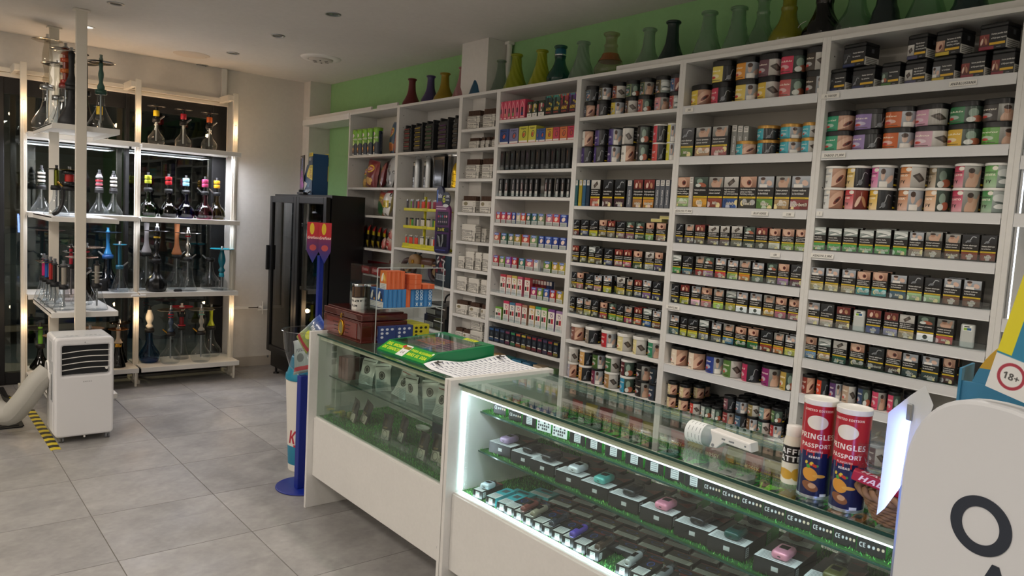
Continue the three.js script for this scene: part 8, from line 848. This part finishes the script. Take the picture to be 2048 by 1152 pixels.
// ================= on the lit counter =================
{ const pr = cell(420, 420, (c, w, h) => { fill(c, '#b02430', 0, 0, w, h); grad(c, 0, h * 0.56, w, h * 0.44, '#1d2350', '#1a1f48'); for (let i = 0; i < 14; i++) fill(c, '#1d2350', i * 30, h * (0.5 + 0.06 * hash(i, 1, 1)), 24, 60); fill(c, '#1f2650', w * 0.74, h * 0.16, w * 0.26, h); for (let i = 0; i < 34; i++) fill(c, '#9aa0b4', w * 0.76, h * 0.3 + i * 8, 70, 3); blob(c, w * 0.5, h * 0.19, 44, 32, 0, '#e8e2d2'); txt(c, 'LIMITED EDITION', w / 2, h * 0.06, 15, '#eadfd0', 'bold', 'center'); txt(c, 'PRINGLES', w / 2, h * 0.34, 34, '#f2ece0', 'bold', 'center'); txt(c, 'PASSPORT', w / 2, h * 0.44, 27, '#f2ece0', 'bold', 'center'); txt(c, 'FLAVOURS', w / 2, h * 0.5, 13, '#e8c8c0', 'bold', 'center'); txt(c, 'KEBAB', w / 2, h * 0.56, 15, '#f2ece0', 'bold', 'center'); blob(c, w * 0.47, h * 0.75, 34, 28, 0.6, '#d8983a'); blob(c, w * 0.56, h * 0.76, 26, 8, 0, '#e0a84a'); for (let i = 0; i < 9; i++) blob(c, w * (0.42 + 0.16 * hash(i, 1, 6)), h * (0.62 + 0.06 * hash(i, 2, 6)), 8, 6, i, ['#4a9a3a', '#c83a2a', '#e0c040'][i % 3]); blob(c, w * 0.48, h * 0.88, 36, 20, 0.4, '#8a5a3a'); blob(c, w * 0.5, h * 0.87, 16, 12, 0, '#c9a07a'); fill(c, '#e2e4ea', w * 0.58, h * 0.95, 30, 14); });
  tubeCan('red and navy crisp tube standing taller in front on the lit counter', [1.83, CT, -0.945], pr, 0.0405, 0.255, LIDS.white, -1.2, 'red crisp tubes'); tubeCan('second red and navy crisp tube beside the wicker basket', [1.815, CT, -0.85], pr, 0.0405, 0.255, LIDS.white, -1.45, 'red crisp tubes');
  const b = thing('coffee_bottle', 'slim yellow and black coffee drink bottle behind the red crisp tubes', 'bottle', [1.866, CT, -1.03], ry), lc = cell(120, 120, (c, w, h) => { fill(c, '#e6e0d0', 0, 0, w, h); fill(c, '#1f1c1a', 0, h * 0.2, w, h * 0.34); txt(c, 'CAFFE', w / 2, h * 0.3, 20, '#eee', 'bold', 'center'); txt(c, 'LATTE', w / 2, h * 0.45, 20, '#eee', 'bold', 'center'); for (let i = 0; i < 5; i++) blob(c, 24 * i + 10, h * 0.78, 12, 16, i, '#d2a23c'); }); part(b, 'body', wrap(0.026, 0.026, [[0.9, 0], [1, 0.005], [1, 0.11], [0.8, 0.13]], lc, 2, 26), pm(lc, 0.25)); part(b, 'cap', lathe([[0.02, 0.128], [0.021, 0.13], [0.021, 0.156], [0, 0.158]], 22), MAT.white);
  const te = thing('label_gun', 'white handheld labelling device with a fat paper roll on the glass counter', 'device', [1.935, CT, -1.31], ry), rl = cell(200, 120, (c, w, h) => { fill(c, '#e6ebe9', 0, 0, w, h); for (let i = 0; i < 9; i++) for (let j = 0; j < 4; j++) fill(c, '#8d9694', 10 + i * 22, 14 + j * 26, 12 + 6 * hash(i, j, 1), 4); });
  part(te, 'paper_roll', at(wrap(0.034, 0.034, [[0.9, 0], [1, 0], [1, 0.062], [0.3, 0.062]], rl, 2, 30), -0.105, 0.036, 0, 0, 0, -PI / 2), pm(rl, 0.6)); part(te, 'collar', at(lathe([[0.026, 0], [0.034, 0.002], [0.033, 0.026], [0.022, 0.034]], 28), -0.045, 0.036, 0, 0, 0, -PI / 2), std(0x97a3a2, 0.4)); part(te, 'arm', extr([[-0.02, 0.064], [0.12, 0.056], [0.125, 0.03], [0.03, 0.034], [0.005, 0.01], [-0.02, 0.008]], 0.044, 0.005).translate(0, 0, -0.022), MAT.white); part(te, 'screw', cyl(0.005, 0.005, 0.046, 0, 0, 0, 14).rotateX(PI / 2).translate(-0.006, 0.018, 0), MAT.grey); part(te, 'button', [rbox(0.012, 0.005, 0.003, 0.001, 0.03, 0.045, 0.022), rbox(0.018, 0.005, 0.003, 0.001, 0.058, 0.044, 0.022), rbox(0.006, 0.005, 0.003, 0.001, 0.105, 0.043, 0.022)], MAT.grey);
  const bk = thing('wicker_basket', 'brown braided wicker basket half hidden behind the white totem', 'basket', [1.84, CT, -0.72]), wm = std(0x8a6a4c, 0.75); for (let j = 0; j < 7; j++) { const pts = []; for (let i = 0; i < 36; i++) { const a = i / 36 * 2 * PI, r = 0.065 + j * 0.005 + 0.003 * ((i + j) % 2 ? 1 : -1); pts.push([r * Math.cos(a), 0.006 + j * 0.0095, r * Math.sin(a)]); } part(bk, 'weave', tube(pts, 0.0055, 90, 6, true), wm); } for (let s = 0; s < 2; s++) { const pts = []; for (let i = 0; i < 48; i++) { const a = i / 48 * 2 * PI, q = i / 48 * 2 * PI * 12 + s * PI; pts.push([(0.102 + 0.006 * Math.cos(q)) * Math.cos(a), 0.074 + 0.006 * Math.sin(q), (0.102 + 0.006 * Math.cos(q)) * Math.sin(a)]); } part(bk, 'braided_rim', tube(pts, 0.007, 200, 6, true), wm); } part(bk, 'bottom', cyl(0.064, 0.064, 0.006, 0, 0.004, 0, 24), wm);
  const hc = cell(140, 50, (c, w, h) => { fill(c, '#a81f3a', 0, 0, w, h); txt(c, 'HALLS', w / 2, h / 2, 36, '#f0dfe2', 'italic bold', 'center'); }), hp = solo('sweet_pack', 'red sweet stick pack lying on the wicker basket', 'sweets', netBox(0.11, 0.024, 0.03, 0.003, [hc, hc, hc, hc, hc, hc]), pm(hc, 0.35), [1.77, CT + 0.1, -0.76], ry + 0.3); hp.rotation.z = -0.2; solo('sweet_pack', 'small cream sweet packet under the red one in the basket', 'sweets', [rbox(0.06, 0.03, 0.012, 0.004), rbox(0.064, 0.003, 0.013, 0.001, 0, 0.012, 0)], std(0xc8a890, 0.35), [1.785, CT + 0.075, -0.735], ry + 0.3);
  const cg2 = new THREE.IcosahedronGeometry(0.085, 4), CP = cg2.attributes.position; for (let i = 0; i < CP.count; i++) { const x = CP.getX(i), y = CP.getY(i), z = CP.getZ(i), f = 1 + 0.22 * Math.sin(x * 90 + y * 60) * Math.sin(z * 80 - y * 70) + 0.12 * Math.sin(x * 190 + z * 150); CP.setXYZ(i, x * f, y * f * 0.7, z * f); } cg2.computeVertexNormals(); solo('plastic_wrap', 'crumpled clear plastic wrap in the wicker basket', 'wrapping', cg2, glassM(0xf0f3f6, 0.06), [1.85, CT + 0.14, -0.76]);
  const yc = cell(220, 240, (c, w, h) => { fill(c, '#cfa52c', 0, 0, w, h); fill(c, '#3a84a8', 0, h * 0.72, w, h * 0.28); txt(c, 'OFERTA', w * 0.34, h * 0.34, 36, '#a8382c'); txt(c, '2x1', w * 0.32, h * 0.52, 44, '#a8382c'); txt(c, 'PVP REC.', w * 0.32, h * 0.66, 17, '#8a4a2c'); }), od = thing('offer_display', 'yellow and blue cardboard two for one offer display behind the totem', 'display', [1.99, CT, -0.56], ry + 0.12); part(od, 'tray', [rbox(0.22, 0.35, 0.006, 0.001, 0, 0.175, 0.05), rbox(0.006, 0.38, 0.12, 0.001, -0.11, 0.19, 0), rbox(0.006, 0.38, 0.12, 0.001, 0.11, 0.19, 0), rbox(0.22, 0.006, 0.12, 0.001, 0, 0.003, 0)], std(0x3a84a8, 0.4)); const hs = new THREE.Shape(); hs.moveTo(-0.09, 0); hs.quadraticCurveTo(-0.06, 0.13, 0.06, 0.15); hs.lineTo(0.13, 0.15); hs.lineTo(0.13, 0); hs.closePath(); part(od, 'header', planarUV(extr(hs, 0.005, 0.001, 14), yc, -0.1, 0.13, 0, 0.16).translate(0, 0.34, 0.045), pm(yc, 0.4));
}
// small bags on the lowest shelves seen through the lit counter
['b83a30', 'c9b02c', 'a8343a', '8a9a3a', 'c85a4a', 'b8a83a'].forEach((c, i) => { const cc = cell(90, 120, (q, w, h) => { grad(q, 0, 0, w, h, hex(c), '#4a2a22'); txt(q, 'MOSSY', w / 2, h * 0.4, 22, i % 2 ? '#4a3a1a' : '#e8d8b0', 'bold', 'center'); blob(q, w * 0.5, h * 0.7, 22, 18, 0, '#c98a4a'); }); [5, 6].forEach((k) => soft('snack_pouch', `${colorName(c)} snack pouch on the lowest shelf of ${BN[k]}, ${JOIN[i + 1]} along`, bagProto['mo' + i] ||= bagGeo(0.1, 0.16, 0.04, cc, i), cc, [FX + 0.06, 0.381, bay(k).z0 + 0.08 + i * 0.115], 0.1 * (i % 3 - 1), -0.08, 0, 'snack pouches on the lowest shelves')); });
// lit end bay
area(0.03, 1.9, 0xeaf4ff, 9, [FX + 0.03, 1.3, -0.972], [FX + 0.1, 1.3, 0]); { const st = thing('led_channel', 'bright white LED channel down the edge of the lit end bay', 'light'); part(st, 'channel', rbox(0.012, 1.9, 0.01, 0.002, FX + 0.02, 1.35, -0.973), MAT.steel); part(st, 'diffuser', rbox(0.008, 1.88, 0.006, 0.002, FX + 0.02, 1.35, -0.968), glow(0xeaf4ff, 3)); carton('tall tobacco carton in the lit end bay', 8, 'b83a4a', 5, [FX + 0.06, 1.75, -0.87], 0.11, 0.16, 0.04); }
// ================= bin and snack stand at the counter end =================
{ const bc = cell(260, 200, (c, w, h) => { fill(c, '#e6e2d8', 0, 0, w, h); grad(c, 0, h * 0.72, w, h * 0.2, '#2f8aa8', '#1f7a9a'); txt(c, 'Kalise', w * 0.4, h * 0.62, 40, '#b8283a', 'italic bold', 'center'); fill(c, '#b8283a', w * 0.26, h * 0.7, 70, 5); }), b = thing('litter_bin', 'white tapered litter bin with teal open dome lid', 'bin', [1.96, 0, -4.32], 0.35); part(b, 'body', wrap(0.115, 0.115, [[0.72, 0], [0.76, 0.01], [0.98, 0.57], [1.02, 0.58]], bc, 2.6, 36), pm(bc, 0.4)); part(b, 'lid', lathe([[0.122, 0.575], [0.126, 0.58], [0.124, 0.61], [0.116, 0.615], [0.092, 0.71], [0.085, 0.72], [0.082, 0.712], [0.104, 0.62]], 36), std(0x1f86a4, 0.35));
  const s = thing('snack_stand', 'royal blue floor stand with clear bowl and red-blue header cards', 'display stand', [1.83, 0, -4.03]), bm = std(0x152a8a, 0.35); part(s, 'base', lathe([[0, 0], [0.155, 0], [0.158, 0.004], [0.155, 0.01], [0, 0.012]], 44), bm); part(s, 'post', rbox(0.052, 0.66, 0.05, 0.005, -0.035, 0.34, 0.03), bm); part(s, 'rear_post', rbox(0.03, 1.35, 0.03, 0.004, 0.075, 0.68, -0.03), bm); part(s, 'bowl', lathe([[0, 0.66], [0.05, 0.665], [0.1, 0.72], [0.13, 0.82], [0.14, 0.92], [0.15, 0.925], [0.148, 0.93], [0.136, 0.924]], 40), glassM(0xe9eef2, 0.05));
  const gc = cell(90, 240, (c, w, h) => { grad(c, 0, 0, w, h, '#b82430', '#1d2f8a'); fill(c, '#b82430', 0, 0, w, h * 0.4); blob(c, w * 0.4, h * 0.16, 16, 34, 0, '#d8b82c'); txt(c, 'Grefusa', w / 2, h * 0.38, 22, '#f0e6e0', 'italic bold', 'center'); blob(c, w / 2, h * 0.62, 24, 18, 0, '#b84a4a'); }), sh = [[-0.035, 0.07], [0, 0], [0.035, 0.07], [0.035, 0.235], [-0.035, 0.235]]; for (const [x, z] of [[0.085, 0], [0.04, -0.06]]) part(s, 'header_card', planarUV(extr(sh, 0.006, 0.001), gc, -0.035, 0.035, 0, 0.235).rotateY(-0.5).translate(x, 1.31, z), pm(gc, 0.35));
  [['blue and yellow', '#1f3a9a', '#b8c030', -0.04, 0.9, 0.75], ['white', '#d8d8d4', '#a8b0a8', 0.02, 0.8, 0.4], ['pale', '#c8ccc8', '#8a9a90', -0.03, 0.74, -0.3]].forEach(([n, a, q, x, y, r], i) => { const cc = bagCell(a, q, (c, w, h) => { fill(c, '#b82a34', 0, h * 0.8, w, 22); blob(c, w * 0.5, h * 0.55, 30, 24, 0, i ? '#6a726c' : '#c8cc3a'); }, 'PIPAS', i ? '#555' : '#eee'); soft('seed_bag', `${n} seed bag sticking out of the clear bowl`, bagGeo(0.13, 0.2, 0.04, cc, i + 2), cc, [1.83 + x, y - 0.06, -4.03 + 0.01 * i], 0.4, -0.2, -r); });
}
// ================= white totem in the foreground =================
{ const t = thing('totem', 'white arched advertising totem with dark ring logo standing before the lit counter', 'totem', [1.5, 1.122, -0.458], -PI / 2 - 0.2339), arch = (a, top, bot) => { const s = new THREE.Shape(); s.moveTo(-a, bot); s.lineTo(-a, 0.02); for (let i = 1; i < 24; i++) { const q = PI - i / 24 * PI, c = Math.cos(q), n = Math.sin(q); s.lineTo(a * Math.sign(c) * Math.abs(c) ** 0.8, 0.02 + (top - 0.02) * n ** 0.8); } s.lineTo(a, 0.02); s.lineTo(a, bot); s.closePath(); return s; };
  part(t, 'face', extr(arch(0.163, 0.223, -1.1), 0.05, 0.008, 8).translate(0, 0, -0.05), std(0xdadde2, 0.4)); part(t, 'backing', extr(arch(0.205, 0.12, -1.1), 0.03, 0.004, 8).translate(0, 0, -0.085), std(0x8f9499, 0.4, 0.3)); part(t, 'foot', rbox(0.42, 0.02, 0.2, 0.006, 0, -1.111, -0.05), MAT.grey);
  const ring = new THREE.Shape().absellipse(0, 0, 0.055, 0.053, 0, PI * 2), hole = new THREE.Path().absellipse(0, 0, 0.034, 0.034, 0, PI * 2); ring.holes.push(hole); const lm = std(0x272f3d, 0.5); part(t, 'logo_ring', new THREE.ExtrudeGeometry(ring, { depth: 0.002, bevelEnabled: false, curveSegments: 40 }), lm); part(t, 'logo_letter', extr([[-0.028, -0.2], [0.028, -0.06], [0.04, -0.06], [0.1, -0.2], [0.075, -0.2], [0.034, -0.1], [-0.002, -0.2]], 0.002).translate(0, 0, 0), lm);
  part(t, 'edge_light', rbox(0.008, 0.3, 0.01, 0.002, -0.168, 0.0, -0.04), glow(0x7f9cff, 4)); const e = area(0.03, 0.3, 0x86a2ff, 22, [1.54, 1.13, -0.625], [1.62, 1.15, -0.95]);
  const sg = new THREE.Shape(V2b([[-0.213, 0.152], [-0.168, 0.199], [-0.14, 0.224], [-0.12, 0.19], [-0.16, 0.03], [-0.2, -0.045], [-0.216, -0.065]])); const sh = thing('hung_sheet', 'white glowing paper sheet clipped to the edge of the totem', 'paper', [1.5, 1.122, -0.458], -PI / 2 - 0.2339); part(sh, 'sheet', new THREE.ExtrudeGeometry(sg, { depth: 0.0006, bevelEnabled: false }).translate(0, 0, -0.012), phy({ color: 0xeef1f4, roughness: 0.8, transmission: 0.5, thickness: 0 })); part(sh, 'clip', rbox(0.012, 0.034, 0.006, 0.002, -0.165, 0.165, -0.009), MAT.steel);
  const ac = cell(300, 360, (c, w, h) => { fill(c, '#2f86ac', 0, 0, w, h); fill(c, '#e2d82c', 0, 0, w * 0.1, h * 0.78); fill(c, '#e2d82c', w * 0.16, h * 0.3, w, 10); txt(c, 'ABRE', w * 0.2, h * 0.46, 52, '#eef2f4'); txt(c, 'PRUEBA', w * 0.2, h * 0.58, 52, '#e2e02c'); txt(c, 'SIENTE', w * 0.2, h * 0.71, 52, '#eef2f4'); fill(c, '#e4e6e6', 0, h * 0.79, w, h * 0.21); c.strokeStyle = '#a8384a'; c.lineWidth = 6; c.beginPath(); c.ellipse(42, h * 0.89, 24, 24, 0, 0, 7); c.stroke(); txt(c, '18+', 42, h * 0.89, 20, '#444', 'bold', 'center'); txt(c, 'Este producto contiene', 78, h * 0.855, 19, '#3a3a3a'); txt(c, 'nicotina y es adictivo', 78, h * 0.93, 19, '#3a3a3a'); });
  const ad = thing('advert_card', 'blue and yellow nicotine advert card tilted on top of the totem', 'sign', [1.5, 1.122, -0.458], -PI / 2 - 0.2339); part(ad, 'card', planarUV(extr([[0, 0], [0.27, 0], [0.27, 0.32], [0, 0.32]], 0.008, 0.001), ac, 0, 0.27, 0, 0.32).rotateZ(-0.21).translate(-0.034, 0.247, -0.03), pm(ac, 0.4)); part(ad, 'stem', rbox(0.03, 0.05, 0.012, 0.002, 0.05, 0.222, -0.04), MAT.white);
}
for (const o of scene.children) { const L = o.userData.label; if (L) { let w = L.split(' '); for (const d of ['the', 'its', 'a', 'an', 'of']) while (w.length > 16 && w.includes(d)) w.splice(w.indexOf(d), 1); o.userData.label = w.join(' '); } }
scene.traverse((o) => { if (o.isMesh) { o.castShadow = true; o.receiveShadow = true; } if (o.isLight && o.shadow) o.castShadow = true; });
renderer.render(scene, camera);
